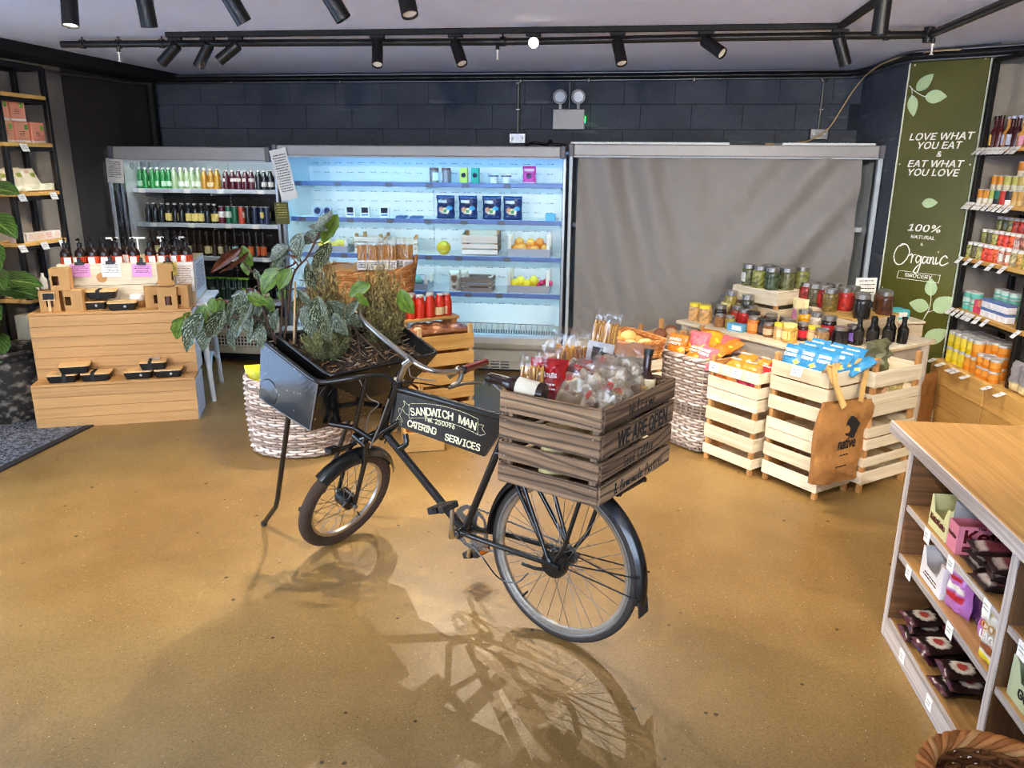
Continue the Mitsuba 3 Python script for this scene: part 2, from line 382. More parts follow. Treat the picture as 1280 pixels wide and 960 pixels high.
hb = bshape(-0.2185, 0.2185, -0.005, 0.012, -0.028, 0.028, bev=0.003)
for i in range(0, 15): part('wall_back', 'block', hb, 'darkwall', TR((-4.2 + i * 0.44, 7.309, 2.53)))
struct('wall_left', bx(-4.6, -4.46, -2.2, 1.3, 0, 2.56, bx(-4.6, -4.46, 3.75, 6.08, 0, 2.56, bx(-4.6, -4.46, 1.3, 3.75, 2.2, 2.56))).ply(uv=True), 'greywall', label='grey plastered wall behind the left shelf rack')
for i, y in enumerate((1.33, 2.5, 3.72)): struct(f'door_{i + 1}', bx(-4.56, -4.50, y - .03, y + .03, 0, 2.2, bx(-4.56, -4.50, y - .03, y + (1.2 if i < 2 else .03), 2.13, 2.2)).ply(uv=True), 'black', label='black frame of the glazed shop entrance on the left')
struct('wall_left_far', bshape(-4.6, -4.47, 6.08, 7.35, 0, 2.56), 'alcove', label='dark brown wall left of the drinks fridge')
struct('trim_1', bshape(-4.46, -4.13, 3.6, 7.3, 2.485, 2.56, bev=0.006), 'blackmatte', label='black boxed duct along the left ceiling edge')
struct('wall_right_far', bshape(2.0, 2.14, 6.2, 7.32, 0, 2.56), 'darkwall', label='dark side of the pier right of the fridges')
pf = Fr((2.0, 6.2), math.degrees(math.atan2(-0.42, 0.38)))
struct('wall_right_pier', bshape(0, 0.575, 0.012, 0.14, 0, 2.56), 'darkwall', pf.T())
struct('wall_right_return', bshape(2.385, 3.05, 5.80, 5.9, 0, 2.56), 'greywall', label='grey wall at the end of the jar shelves')
struct('wall_right', bshape(2.97, 3.07, -2.2, 5.8, 0, 2.56), 'greywall', label='grey wall behind the jar shelves')
# shop front behind the camera: glazed from knee height up, with mullions
struct('wall_front', bx(2.2, 4.0, -2.2, -2.05, 0, 2.56, bx(-5.2, -4.2, -2.2, -2.05, 0, 2.56, bx(-4.2, 2.2, -2.2, -2.05, 2.35, 2.56, bx(-4.2, 2.2, -2.2, -2.05, 0, 0.12)))).ply(uv=True), 'greywall')
for i, x in enumerate((-4.2, -2.6, -1.0, 0.6, 2.2)):
    struct(f'window_{i + 1}', bshape(x - 0.04, x + 0.04, -2.18, -2.08, 0.12, 2.35), 'black', label='black mullion of the shop front')
# corner beads and screws of the green panel
k = thing('grocery_sign_panel', 'tall green wall panel reading LOVE WHAT YOU EAT with printed leaves', 'sign')
part(k, 'board', bshape(0.012, 0.545, -0.001, 0.011, 0.12, 2.515, tone=0), 'panel', pf.T())
for u, w in ((0.004, 0.008), (0.553, 0.006), (0.571, 0.006)):
    part(k, 'edge_strip', bshape(u - w / 2, u + w / 2, -0.004, 0.012, 0.1, 2.52), 'signline', pf.T())
sc_ = lathe([(0, 0.0), (0.006, 0.0), (0.006, 0.002), (0, 0.003)], 10).ply(True)
for u, z in ((0.04, 2.47), (0.515, 2.47), (0.03, 1.80), (0.525, 1.80), (0.03, 0.9)): part(k, 'screw', sc_, 'white', mat4(pf(u, -0.001, z), pf.R[:, 0], [0, 0, 1], -pf.R[:, 1]))
def sg(s, h, u, z, w, sh=0.22, bold=True): text(k, s, h, 'signwhite', pf.face(u, -0.0015, z), bold, w, sh)
sg('LOVE WHAT', 0.046, 0.30, 1.965, 0.44); sg('YOU EAT', 0.046, 0.30, 1.905, 0.31); sg('&', 0.036, 0.305, 1.852, 0.035)
sg('EAT WHAT', 0.046, 0.288, 1.782, 0.385); sg('YOU LOVE', 0.046, 0.283, 1.722, 0.365)
sg('100%', 0.048, 0.278, 1.335, 0.235); sg('NATURAL', 0.024, 0.278, 1.282, 0.175, 0.15); sg('&', 0.02, 0.28, 1.235, 0.018, 0.1)
sg('GROCERY', 0.026, 0.29, 1.003, 0.20, 0.15)
fm = M()
for a, b in (((0.132, 0.985), (0.44, 0.985)), ((0.44, 0.985), (0.446, 1.04)), ((0.446, 1.04), (0.138, 1.04)), ((0.138, 1.04), (0.132, 0.985))):
    dv = np.subtract(b, a); l = np.hypot(*dv); box(fm, ((a[0] + b[0]) / 2, -0.002, (a[1] + b[1]) / 2), (l + 0.004, 0.0016, 0.004), roty(-math.atan2(dv[1], dv[0])))
part(k, 'word_frame', fm.ply(), 'signwhite', pf.T())
def ribbon(strokes, w, th=0.0016):
    import shapely
    return extrude(shapely.union_all([shapely.LineString(arc3(np.array(s, float), 6)).buffer(w / 2, quad_segs=4) for s in strokes]), th)
# the script word: pen strokes in a unit box
ORG = [[(.17, .98), (.05, .86), (.0, .55), (.06, .3), (.16, .3), (.25, .5), (.28, .75), (.22, .95), (.12, .98), (.1, .9)], [(.30, .62), (.33, .68), (.345, .6), (.34, .38)], [(.345, .52), (.37, .64), (.41, .66)],
       [(.50, .60), (.45, .64), (.42, .52), (.45, .40), (.50, .50), (.515, .62), (.51, .30), (.47, .06), (.41, .10), (.46, .28), (.55, .44)], [(.62, .60), (.57, .63), (.545, .50), (.57, .40), (.615, .50), (.635, .62), (.63, .45), (.66, .42)],
       [(.665, .62), (.68, .60), (.675, .42)], [(.68, .50), (.71, .63), (.735, .60), (.735, .44), (.76, .42)], [(.785, .64), (.785, .46), (.81, .42), (.83, .48)], [(.80, .80), (.805, .82)], [(.97, .66), (.93, .72), (.87, .60), (.86, .45), (.91, .40), (1.0, .50)]]
part(k, 'script_word', ribbon([[(0.085 + x * 0.40, 1.025 + y * 0.215) for x, y in s] for s in ORG], 0.0085).ply(), 'signwhite', pf.T(0, -0.0022, 0), label='handwritten white word Organic')
def leafpoly(c, L, W, a):
    t = np.linspace(0, 1, 15); w = W / 2 * np.sin(np.pi * t ** 0.8) ** 0.85
    x = np.concatenate([t * L, t[::-1] * L]); y = np.concatenate([w, -w[::-1]])
    return [(c[0] + x_ * math.cos(a) - y_ * math.sin(a), c[1] + x_ * math.sin(a) + y_ * math.cos(a)) for x_, y_ in zip(x, y)]
for c, L, W, a in (((0.075, 2.30), 0.15, 0.085, 0.75), ((0.145, 2.255), 0.155, 0.09, -0.05), ((0.05, 2.27), 0.15, 0.075, -1.35), ((0.235, 1.53), 0.115, 0.068, 0.1), ((0.402, 0.885), 0.13, 0.09, 1.72), ((0.40, 0.80), 0.15, 0.10, 3.05), ((0.435, 0.785), 0.17, 0.12, 0.72), ((0.40, 0.55), 0.2, 0.11, 0.6)):
    lk = part(k, 'printed_leaf', extrude(leafpoly(c, L, W, a), 0.0012).ply(), 'green_leafprint', pf.T(0, -0.0018, 0))
    part(lk, 'midrib', extrude([(c[0] - .0012 * math.sin(a), c[1]), (c[0] + L * .9 * math.cos(a), c[1] + L * .9 * math.sin(a)), (c[0] + .0012 * math.sin(a), c[1] + .001)], 0.0012).ply(), 'signline', pf.T(0, -0.0024, 0))
part(k, 'printed_stem', ribbon([[(0.02, 2.335), (0.06, 2.30), (0.12, 2.265), (0.15, 2.255)], [(0.03, 2.33), (0.045, 2.30), (0.05, 2.27)], [(0.402, 0.89), (0.408, 0.84), (0.40, 0.78), (0.37, 0.70)], [(0.395, 0.765), (0.435, 0.785)]], 0.005).ply(), 'signline', pf.T(0, -0.002, 0))
# carpet mat by the entrance on the left
k = thing('door_mat', 'grey carpet mat with a black rubber edge under the oak stand', 'mat')
part(k, 'carpet', bshape(-4.46, -3.60, 2.6, 5.6, 0, 0.009), 'mat')
part(k, 'rubber_edge', bx(-3.60, -3.545, 2.6, 5.6, 0, 0.010, bev=0.003).ply(uv=True), 'rubber')
# ================================================================ pipes, conduits and tracks at the ceiling
def pipe(kind, label, cat, path, r, mat='pipe', n=10): return put(thing(kind, label, cat), tube(path, r, n).ply(50), mat)
kp = thing('ceiling_pipe', 'black pipe hung under the ceiling behind the light track', 'pipe')
part(kp, 'run', tube(arc3([(-3.70, 5.10, 2.515), (-2, 5.15, 2.515), (-0.7, 5.20, 2.515), (0.6, 5.13, 2.515), (1.72, 5.12, 2.515)], 4), 0.022, 10).ply(50), 'pipe')
part(kp, 'branch', tube([(1.74, 5.14, 2.515), (1.735, 4.2, 2.515), (1.73, 3.0, 2.515)], 0.022, 10).ply(50), 'pipe')
part(kp, 'elbow', lathe([(0, -.04), (.03, -.04), (.032, 0), (.03, .04), (0, .04)], 12).ply(True), 'pipe', TR((1.735, 5.125, 2.515)))
for x, y in ((-3.55, 5.10), (-3.3, 5.11), (-3.0, 5.12), (-0.76, 5.19), (1.5, 5.12)):
    part(kp, 'clamp', tube([(0, 0, -.026), (0, 0, .026)], 0.02, 8, lathe([(.023, -.012), (.027, -.012), (.027, .012), (.023, .012)], 12, R=roty(math.pi / 2))).ply(40), 'black', TR((x, y, 2.515)))
    part(kp, 'hanger', tube([(0, 0, 0.02), (0, 0, 0.045)], 0.006, 6).ply(40), 'black', TR((x, y, 2.515)))
for i, (x, y) in enumerate(((-3.30, 5.10), (-0.79, 5.17), (1.755, 5.10))):
    ks = thing('sprinkler_head', ('white sprinkler head at the left end of the black ceiling pipe', 'white sprinkler head under the middle of the black ceiling pipe', 'white sprinkler head below the right elbow of the ceiling pipe')[i], 'sprinkler')
    part(ks, 'drop', tube([(0, 0, -.02), (0, 0, -.05)], 0.012, 8).ply(40), 'pipe', TR((x, y, 2.515)))
    part(ks, 'nozzle', lathe([(0, -.11), (.012, -.11), (.012, -.106), (.005, -.1), (.007, -.065), (.011, -.055), (.011, -.045), (0, -.045)], 10).ply(True), 'white', TR((x, y, 2.515)))
kc = thing('wall_conduit', 'steel and black conduits running along the top of the back wall', 'conduit')
for z, y, r, mt in ((2.545, 7.22, .011, 'steel'), (2.515, 7.225, .019, 'pipe'), (2.488, 7.25, .009, 'steel')):
    part(kc, 'tube', tube([(-4.42, y, z - .01), (0, y, z), (1.90, y, z + .012)], r, 8).ply(50), mt)
    part(kc, 'bend', tube(arc3([(1.88, y, z + .012), (1.95, y - .1, z + .014), (1.97, 6.7, z + .012), (1.97, 6.2, z + .004), (2.08, 6.03, z), (2.5, 5.6, z - .02), (2.7, 5.2, z - .03), (2.74, 4.0, z - .03)], 4), r, 8).ply(50), mt)
for x in (-3.6, -2.55, -0.9, -0.3, 0.6): part(kc, 'saddle', bshape(-.012, .012, -.02, .02, -.02, .02, bev=.004), 'dullsteel', TR((x, 7.25, 2.488)))
part(kc, 'left_bend', tube(arc3([(-4.40, 7.2, 2.47), (-4.42, 6.9, 2.455), (-4.41, 6.5, 2.45), (-4.43, 6.0, 2.44), (-4.44, 5.4, 2.45)], 5), 0.012, 8).ply(50), 'dullsteel')
put(thing('drain_pipe', 'black upright pipe in the far left corner beside the fridge', 'pipe'), tube([(-4.40, 7.22, 1.92), (-4.40, 7.22, 2.48)], 0.038, 14).ply(50), 'blackmatte')
def drop(label, x, z1, sock):
    k = thing('socket_drop', label, 'socket')
    part(k, 'conduit', tube([(x, 7.285, 2.50), (x, 7.285, z1 + .04)], 0.011, 8).ply(50), 'dullsteel')
    part(k, 'junction_box', lathe([(0, 0), (.03, 0), (.032, .03), (0, .034)], 14, R=rotx(math.pi / 2)).ply(True), 'pipe', TR((x, 7.29, 2.49)))
    part(k, 'clip', bshape(x - .02, x + .02, 7.27, 7.298, 2.24, 2.255, bev=.003), 'steel')
    b = part(k, 'socket_plate', bshape(x - sock, x + sock, 7.245, 7.3, z1 - .045, z1 + .045, bev=.005), 'steel')
    for s in (-1, 1): part(b, 'switch', bshape(x + s * .045 - .008, x + s * .045 + .008, 7.239, 7.246, z1 - .012, z1 + .012, bev=.002), 'white')
drop('metal socket on a conduit above the open fridge', -0.925, 2.0, 0.075)
drop('metal socket on a conduit above the right end of the covered fridge', 1.68, 2.045, 0.075)
k = thing('emergency_light', 'grey twin spot emergency light box on the back wall', 'emergency light')
part(k, 'conduit', tube([(-.468, 7.285, 2.50), (-.468, 7.285, 2.23)], 0.008, 8).ply(50), 'steel')
part(k, 'case', bshape(-.605, -.325, 7.2, 7.3, 2.075, 2.245, bev=.006), 'header')
for x in (-.545, -.385):
    a = part(k, 'lamp', lathe([(0, -.03), (.045, -.03), (.06, .03), (.062, .045), (.056, .046), (.05, .035), (0, .03)], 20, R=rotx(math.pi / 2)).ply(True), 'header', TR((x, 7.22, 2.345)))
    part(a, 'glass', lathe([(0, .036), (.05, .034)], 18, R=rotx(math.pi / 2)).ply(True), 'fridgewhite', TR((x, 7.22, 2.345)))
    part(k, 'neck', bshape(x - .014, x + .014, 7.235, 7.265, 2.24, 2.29, bev=.003), 'header')
scene['m_greenled'] = pr(rgb('#1fd07a'), 0.4)
part(k, 'indicator', bshape(-.325, -.318, 7.22, 7.28, 2.13, 2.19, bev=.002), 'greenled', emitter={'type': 'area', 'radiance': {'type': 'rgb', 'value': [0.2, 6.0, 2.0]}}, label='small green glowing indicator')
put(thing('yellow_cable', 'slack yellow cable hanging from the conduit to the covered fridge top', 'cable'), tube(arc3([(2.2, 5.87, 2.53), (2.05, 6.05, 2.54), (1.93, 6.4, 2.53), (1.93, 6.9, 2.50), (1.9, 7.15, 2.40), (1.83, 7.2, 2.25), (1.73, 7.15, 2.09), (1.6, 7.1, 2.0), (1.45, 7.05, 1.965), (1.2, 7.0, 1.955)], 6), 0.006, 6).ply(50), 'straw')
def lampset(name):
    k = thing('light_track', name, 'light track')
    return k
k = lampset('long black light track across the ceiling in front of the fridges')
part(k, 'rail', bshape(-2.88, 1.19, 4.955, 4.99, 2.528, 2.56, bev=.003), 'blackmatte')
k2 = lampset('black light track turning towards the viewer at the right')
part(k2, 'rail', bshape(-.0175, .0175, -1.6, 0.0, 2.528, 2.56, bev=.003), 'blackmatte', TR((1.205, 4.955, 0), rotz(math.radians(-1.5))))
k3 = lampset('black light track over the front of the shop, lamps below it in view')
part(k3, 'rail', bshape(-3.6, 1.0, 3.34, 3.375, 2.528, 2.56, bev=.003), 'blackmatte')
k4 = lampset('black light track behind the viewer')
part(k4, 'rail', bshape(-3.8, 2.2, 0.3, 0.335, 2.528, 2.56, bev=.003), 'blackmatte')
adapter = bshape(-.045, .045, -.016, .016, -.02, 0, bev=.003)
stem = tube([(0, 0, -.02), (0, 0, -.055)], .007, 8).ply(50)
can = lathe([(0, -.005), (.030, -.005), (.034, -.012), (.034, -.165), (.031, -.165), (.029, -.15), (0, -.15)], 20).ply(True)
lens = lathe([(0, -.156), (.029, -.156)], 18).ply(True)
scene['m_lens'] = pr(rgb('#f4f1e8'), 0.3)
def spot(pos, aim, label, lit=0.0, power=1.0, cut=38, col=WARM, weight=1.0):
    """A track spot: adapter, stem, can, lens, and its own light just below the lens."""
    k = thing('track_spotlight', label, 'spotlight')
    p = np.array([pos[0], pos[1], 2.528]); h = p + [0, 0, -.055]
    part(k, 'adapter', adapter, 'blackmatte', TR(p)); part(k, 'stem', stem, 'blackmatte', TR(p))
    dz = np.asarray(aim, float) - h; dz /= np.linalg.norm(dz)
    ex = np.cross([0.1, 1, 0.05], dz); ex /= np.linalg.norm(ex)
    R = np.stack([ex, np.cross(-dz, ex), -dz], 1)
    part(k, 'can', can, 'black', TR(h - dz * .02, R))
    e = {'emitter': {'type': 'area', 'radiance': {'type': 'rgb', 'value': (col * lit).tolist()}}} if lit else {}
    part(k, 'lens', lens, 'lens', TR(h - dz * .02, R), **e)
    if power:
        s = h + dz * .155
        scene[k + '_light'] = {'type': 'spot', 'sampling_weight': weight, 'to_world': T4().look_at(origin=s.tolist(), target=(s + dz).tolist(), up=[0.3, 0.5, 0.81]), 'intensity': {'type': 'rgb', 'value': (col * LAMP * power).tolist()}, 'cutoff_angle': cut, 'beam_width': cut * 0.55}
# ---------------------------------------------------------------- track spotlights
TX = lambda px: -2.88 + (px - 207) * 4.07 / 843
def aimed(x, y, d, *a, **k):
    d = np.asarray(d, float); p = np.array([x, y, 2.473]); spot((x, y), p + d, *a, **k)
aimed(TX(219), 4.97, (-.75, .05, -.62), 'leftmost spotlight of the three tilted left at the left end of the long track', power=0.7)
aimed(TX(264), 4.97, (-.55, .1, -.72), 'second from left of the three spotlights tilted left on the long track', power=0.7)
aimed(TX(303), 4.97, (-.75, -.1, -.55), 'third from left of the three spotlights tilted left on the long track', power=0.5)
aimed(TX(492), 4.97, (.12, -.50, -.86), 'black spotlight pointing down just left of the middle of the long track', power=2.6, weight=5.0)
aimed(TX(593), 4.97, (.36, -.42, -.83), 'black spotlight left of the glowing spotlight, tilted right', power=2.0, weight=4.0)
aimed(TX(691), 4.97, EYE + (0.02, 0, .05) - np.array([TX(691), 4.97, 2.473]), 'glowing warm spotlight pointing straight at the viewer', lit=60.0, power=0.35, cut=9)
aimed(TX(794), 4.97, (.22, -.44, -.87), 'black spotlight right of the glowing spotlight, pointing down', power=1.6, weight=4.0)
aimed(TX(899), 4.97, (.66, -.55, -.55), 'black spotlight tilted steeply right with a bright lens', power=1.0)
aimed(TX(1053), 4.97, (.38, .12, -.9), 'black spotlight at the corner where the long track turns', power=1.0)
aimed(-2.37, 3.357, (.06, -.2, -1), 'lit spotlight at the top left corner, cut by the picture edge', lit=26.0, power=2.4, cut=42)
aimed(-2.03, 3.357, (0.02, .12, -1), 'second from left of the spotlights cut by the top picture edge', power=0.8)
aimed(-1.665, 3.357, (.40, .3, -.9), 'third from left of the spotlights cut by the top picture edge', power=0.9)
aimed(-1.235, 3.357, (.50, .15, -.85), 'fourth from left of the spotlights cut by the top picture edge', power=0.9)
aimed(-0.885, 3.30, (.25, -.3, -.9), 'rightmost of the spotlights cut by the top picture edge, its lens showing', power=0.8)
aimed(1.085, 3.80, (0, .04, -1), 'upright black spotlight on the track at the right', power=0.6, cut=45)
# spots outside the frame on the tracks behind the viewer, aimed at the displays
for n_sp, (x, y, d, p) in enumerate(((-3.2, .318, (-.15, .85, -.42), 1.5), (-1.7, .318, (-.05, .9, -.36), 1.6), (-.4, .318, (.22, .9, -.36), 1.7), (.9, .318, (.28, .9, -.36), 1.9), (1.9, .318, (.15, .9, -.38), 1.5), (1.12, 1.6, (.2, .85, -.5), 1.0))):
    aimed(x, y, d, ('left end', 'second', 'third', 'fourth', 'fifth', 'right branch')[n_sp] + ' track spotlight behind the viewer', power=p * 1.6, cut=40)

# ================================================================ multideck fridges
def fridge(key, x0, x1, z0h, z1h, shelves, lit, wall, back=None):
    prof = [(7.24, .1), (6.56, .1), (6.56, .215), (6.49, .22), (6.455, .245), (6.44, .285), (6.45, .335), (6.475, .355), (6.51, .36), (6.53, .345), (6.56, .30), (7.24, .30)]
    m = M(); extrude(prof, 1.0, m)
    v = m.v[0]; m.v[0] = np.stack([(v[:, 1] + .5) * (x1 - x0) + x0, v[:, 0], v[:, 2]], 1); m.f[0] = m.f[0][:, ::-1]
    part(key, 'base', m.ply(30), 'fridgebase')
    part(key, 'kick_plate', bshape(x0 + .02, x1 - .02, 6.60, 6.65, 0, .11), 'blackmatte')
    part(key, 'back_panel', bshape(x0, x1, 7.2, 7.25, .3, z1h - .03), back or wall)
    if back: part(key, 'upper_back_panel', bshape(x0 + .02, x1 - .02, 7.19, 7.2, shelves[0], z1h - .03), wall)
    part(key, 'canopy', bshape(x0, x1, 6.5, 7.25, z1h - .035, z1h - .005, bev=.004), 'header')
    h = part(key, 'header', bshape(x0 + .04, x1 - .04, 6.47, 6.52, z0h, z1h, bev=.008), 'header')
    part(h, 'lip', bshape(x0 + .04, x1 - .04, 6.462, 6.50, z0h - .012, z0h, bev=.003), 'shelfgrey')
    for a, b in ((x0, x0 + .04), (x1 - .04, x1)): part(h, 'end_cap', bshape(a, b, 6.462, 6.53, z0h - .01, z1h + .004, bev=.006), 'headerend')
    for a in (x0 + .012, x1 - .012):
        s = part(key, 'side_panel', bshape(a - .012, a + .012, 6.62, 7.24, .3, z0h + .03), wall)
        part(s, 'edge_profile', bshape(a - .014, a + .014, 6.585, 6.625, .32, z0h + .02, bev=.004), 'steel')
    for z in shelves:
        s = part(key, 'shelf', bshape(x0 + .03, x1 - .03, 6.72, 7.2, z - .022, z, bev=.002), wall)
        part(s, 'price_rail', bshape(x0 + .03, x1 - .03, 6.702, 6.722, z - .034, z + .004, bev=.003), 'shelfblue' if lit is FRIDGE_BLUE else 'shelfgrey')
        for i in range(int((x1 - x0) / .36)):
            t = x0 + .1 + i * .36 + .12 * rng.random()
            if t < x1 - .1: part(s, 'price_tag', bshape(t - .03, t + .03, 6.697, 6.703, z - .036, z + .0, bev=.001), 'headerend' if lit is FRIDGE_BLUE else 'paper')
        for t in (x0 + .06, (x0 + x1) / 2, x1 - .06): part(s, 'bracket', bshape(t - .006, t + .006, 6.8, 7.2, z - .06, z - .02, bev=.002), 'shelfgrey')
    m = M()
    zz = list(shelves) + [.36]; top = z1h - .08
    for z in np.arange(.5, top, .085):
        if min(abs(z - q) for q in shelves) < .035: continue
        x = x0 + .06
        while x < x1 - .1:
            box(m, (x + .013, 7.1985, z), (.022, .004, .004)); box(m, (x + .047, 7.1985, z), (.022, .004, .004)); x += .11
    part(key, 'slot_rows', m.ply(), 'headerend', stuff=True)
    for t in (x0 + (x1 - x0) * .49,):
        m = M()
        for z in np.arange(.45, top, .03): box(m, (t, 7.192, z), (.010, .012, .016))
        part(key, 'shelf_upright', m.ply(), 'shelfgrey', stuff=True)
    for z in (shelves if lit is FRIDGE_BLUE else ()):
        part(key, 'shelf_led', bshape(x0 + .06, x1 - .06, 6.726, 6.744, z - .034, z - .0225), 'white', emitter={'type': 'area', 'radiance': {'type': 'rgb', 'value': (np.asarray(lit) * 2.3).tolist()}})
    if lit is not None:
        led = bshape(x0 + .1, x1 - .1, 6.535, 6.56, z0h + .004, z0h + .018)
        part(key, 'led_strip', led, 'white', emitter={'type': 'area', 'radiance': {'type': 'rgb', 'value': ((np.asarray(lit) if lit is not FRIDGE_BLUE else np.array([.05, .30, 1.0]) * 24) * 4.5).tolist()}})
scene['m_darksteel'] = pr(rgb('#2c2826'), .3, .4)
fl = thing('drinks_fridge', 'open multideck fridge full of bottles, leftmost of the three fridges', 'fridge')
fm_ = thing('open_fridge', 'open multideck fridge with blue lit shelves, in the middle of the back wall', 'fridge')
fr_ = thing('covered_fridge', 'multideck fridge closed off by a grey night blind', 'fridge')
SL, SM = (1.535, 1.232, .935, .535), (1.615, 1.308, .995, .675)
fridge(fl, -4.40, -2.93, 1.785, 1.895, SL, FRIDGE_WHITE, 'fridgewhite', 'darksteel')
fridge(fm_, -2.905, -.435, 1.83, 1.915, SM, FRIDGE_BLUE, 'fridgewhite')
# ---- extras of the drinks fridge
part(fl, 'end_glass', bshape(-4.412, -4.404, 6.46, 7.2, .32, 1.80), 'pane', label='glass end pane')
part(fl, 'end_post', bshape(-4.425, -4.40, 6.455, 6.48, .3, 1.80, bev=.003), 'shelfgrey')
g = part(fl, 'grille_panel', bshape(-4.38, -2.95, 6.452, 6.462, .10, .44, bev=.002), 'fridgebase')
m = M()
for i in range(26): bx(-3.92 + i * .031, -3.92 + i * .031 + .010, 6.444, 6.45, .165, .40, m)
for i in range(8): bx(-3.94, -3.11, 6.446, 6.451, .17 + i * .031, .18 + i * .031, m)
part(g, 'mesh', m.ply(), 'white', stuff=True); part(g, 'mesh_back', bshape(-3.94, -3.11, 6.449, 6.453, .165, .40), 'blackmatte')
for i in range(3):
    part(fl, 'vent_disc', lathe([(.02, 0), (.032, 0), (.032, .008), (.02, .008)], 18, R=roty(math.pi / 2)).ply(40), 'shelfgrey', TR((-4.375, 6.75 + i * .13, 1.735)))
def sheet(name, label, T, w, h, mat='paper', cat='notice', rows=8, seed=1, head=None, holder=None, ink='ink'):
    k = thing(name, label, cat)
    part(k, 'sheet', bshape(-w / 2, w / 2, -h / 2, h / 2, -.0015, 0), mat, T)
    if rows: lines(k, w * .8, rows, ink, np.asarray(T) @ TR((0, h * .30 if head else h * .38, .0005)), h * .8 / (rows + 1), h * .018 + .0015, seed)
    if head: text(k, head, h * .07, ink, np.asarray(T) @ TR((0, h * .40, .0004)))
    return k
FX = mat4((0, 0, 0), [1, 0, 0], [0, 0, 1], [0, -1, 0])
def at(x, y, z, roll=0.0, yaw=0.0): return TR((x, y, z), rotz(yaw)) @ FX @ TR((0, 0, 0), rotz(roll))
sheet('price_notice', 'white printed notice clipped to the left end of the drinks fridge', at(-4.33, 6.43, 1.69, -.06), .155, .20, seed=3)
sheet('long_notice', 'long white price list hanging askew in the open fridge by its left end', at(-2.81, 6.45, 1.675, .20), .15, .42, rows=15, seed=4, ink='headerend')
scene['m_olivecard'] = pr(rgb('#5b5a2c'), 0.7)
sheet('olive_notice', 'olive green card between the drinks fridge and the open fridge', at(-2.85, 6.45, 1.355, .02), .125, .185, mat='olivecard', rows=6, seed=5, ink='yellowcard')
sheet('shelf_card', 'small cream sign on the bottom shelf of the drinks fridge', at(-3.22, 6.70, .58), .17, .075, mat='cream', rows=3, seed=6)
# ---- bottles (body, label, cap), one set of meshes per kind
def bottle_kind(h, r, neck, shoulder, body, lab, cap, capmat='vsatin', bodymat='vgloss', lz=(.18, .55)):
    b, c = np.asarray(body, float), np.asarray(cap, float)
    prof = [(0, 0, b), (r * .94, 0, b), (r, .006, b), (r, shoulder * h * .86, b), (r * .86, shoulder * h * .96, b), (neck * 1.15, shoulder * h * 1.12, b), (neck, min(shoulder * h * 1.25, h * .93), b), (neck, h * .95, b), (0, h * .95, b)]
    sh = [('body', lathe(prof, 12).ply(True, True), bodymat)]
    if lab is not None: sh.append(('label', lathe([(r * 1.015, h * lz[0], lab), (r * 1.015, h * lz[1], lab)], 12).ply(True, True), 'vmatte'))
    sh.append(('cap', lathe([(neck * 1.18, h * .91, c), (neck * 1.18, h, c), (0, h, c)], 10).ply(True, True), capmat))
    return sh
def can_kind(h, r, col, band, top='#b9bbbe'):
    c = rgb(col); return [('body', lathe([(0, 0, c), (r * .9, 0, c), (r, .006, c), (r, h - .006, c), (r * .88, h, rgb(top)), (0, h - .002, rgb(top))], 12).ply(True, True), 'vgloss'),
                          ('label', lathe([(r * 1.015, h * .35, rgb(band)), (r * 1.015, h * .7, rgb(band))], 12).ply(True, True), 'vsatin')]
def row(kind, cat, spec, pts, label, group, jit=.004, yaw=0.0):
    n = len(pts)
    for i, p in enumerate(pts):
        k = thing(kind, label.format(nth=nth(i, n)), cat, group)
        R = rotz(yaw + .12 * rng.standard_normal())
        for nme, sh, mt in spec: part(k, nme, sh, mt, TR(np.asarray(p, float) + [jit * rng.standard_normal() * .5, jit * rng.standard_normal(), .0005], R))
YB = 6.79
def fr_row(kind, xs, z, spec, label, group, y=YB): row(kind, 'bottle', spec, [(x, y, z) for x in xs], label, group)
fr_row('green_bottle', [-4.335, -4.275, -4.215, -4.16, -4.105, -4.05], SL[0], bottle_kind(.185, .029, .015, .72, rgb('#1a7a34'), rgb('#bfe6c0'), rgb('#e8ece8'), lz=(.12, .36)), '{nth} of the green bottles on the top shelf of the drinks fridge', 'green bottles on the top fridge shelf')
fr_row('pale_bottle', [-3.995, -3.935, -3.88, -3.825, -3.77], SL[0], bottle_kind(.185, .029, .015, .72, rgb('#a8c48c'), rgb('#e8f0d8'), rgb('#f0f0ea'), lz=(.12, .36)), '{nth} pale green bottle on the top shelf of the drinks fridge', 'pale green bottles on the top fridge shelf')
fr_row('amber_bottle', [-3.705, -3.645, -3.585], SL[0], bottle_kind(.18, .029, .015, .72, rgb('#b87e12'), rgb('#f2dca0'), rgb('#f0efe8'), lz=(.12, .34)), '{nth} of the amber bottles on the top shelf of the drinks fridge', 'amber bottles on the top fridge shelf')
fr_row('red_bottle', [-3.50, -3.44, -3.38, -3.32, -3.262], SL[0], bottle_kind(.17, .028, .015, .74, rgb('#4a0c16'), rgb('#e6d9d2'), rgb('#e9e6e0'), lz=(.4, .58)), '{nth} dark red bottle on the top shelf of the drinks fridge', 'dark red bottles on the top fridge shelf')
fr_row('black_bottle', [-3.20, -3.14, -3.08, -3.02], SL[0], bottle_kind(.17, .028, .015, .74, rgb('#141012'), rgb('#d9d4cc'), rgb('#e9e6e0'), lz=(.15, .4)), '{nth} black bottle on the top shelf of the drinks fridge', 'black bottles on the top fridge shelf')
fr_row('orange_label_bottle', [-4.29, -4.225], SL[1], bottle_kind(.175, .031, .015, .70, rgb('#0e0f10'), rgb('#f0a53c'), rgb('#efeee8'), lz=(.1, .5)), '{nth} dark bottle with an orange label on the second fridge shelf', 'orange labelled bottles')
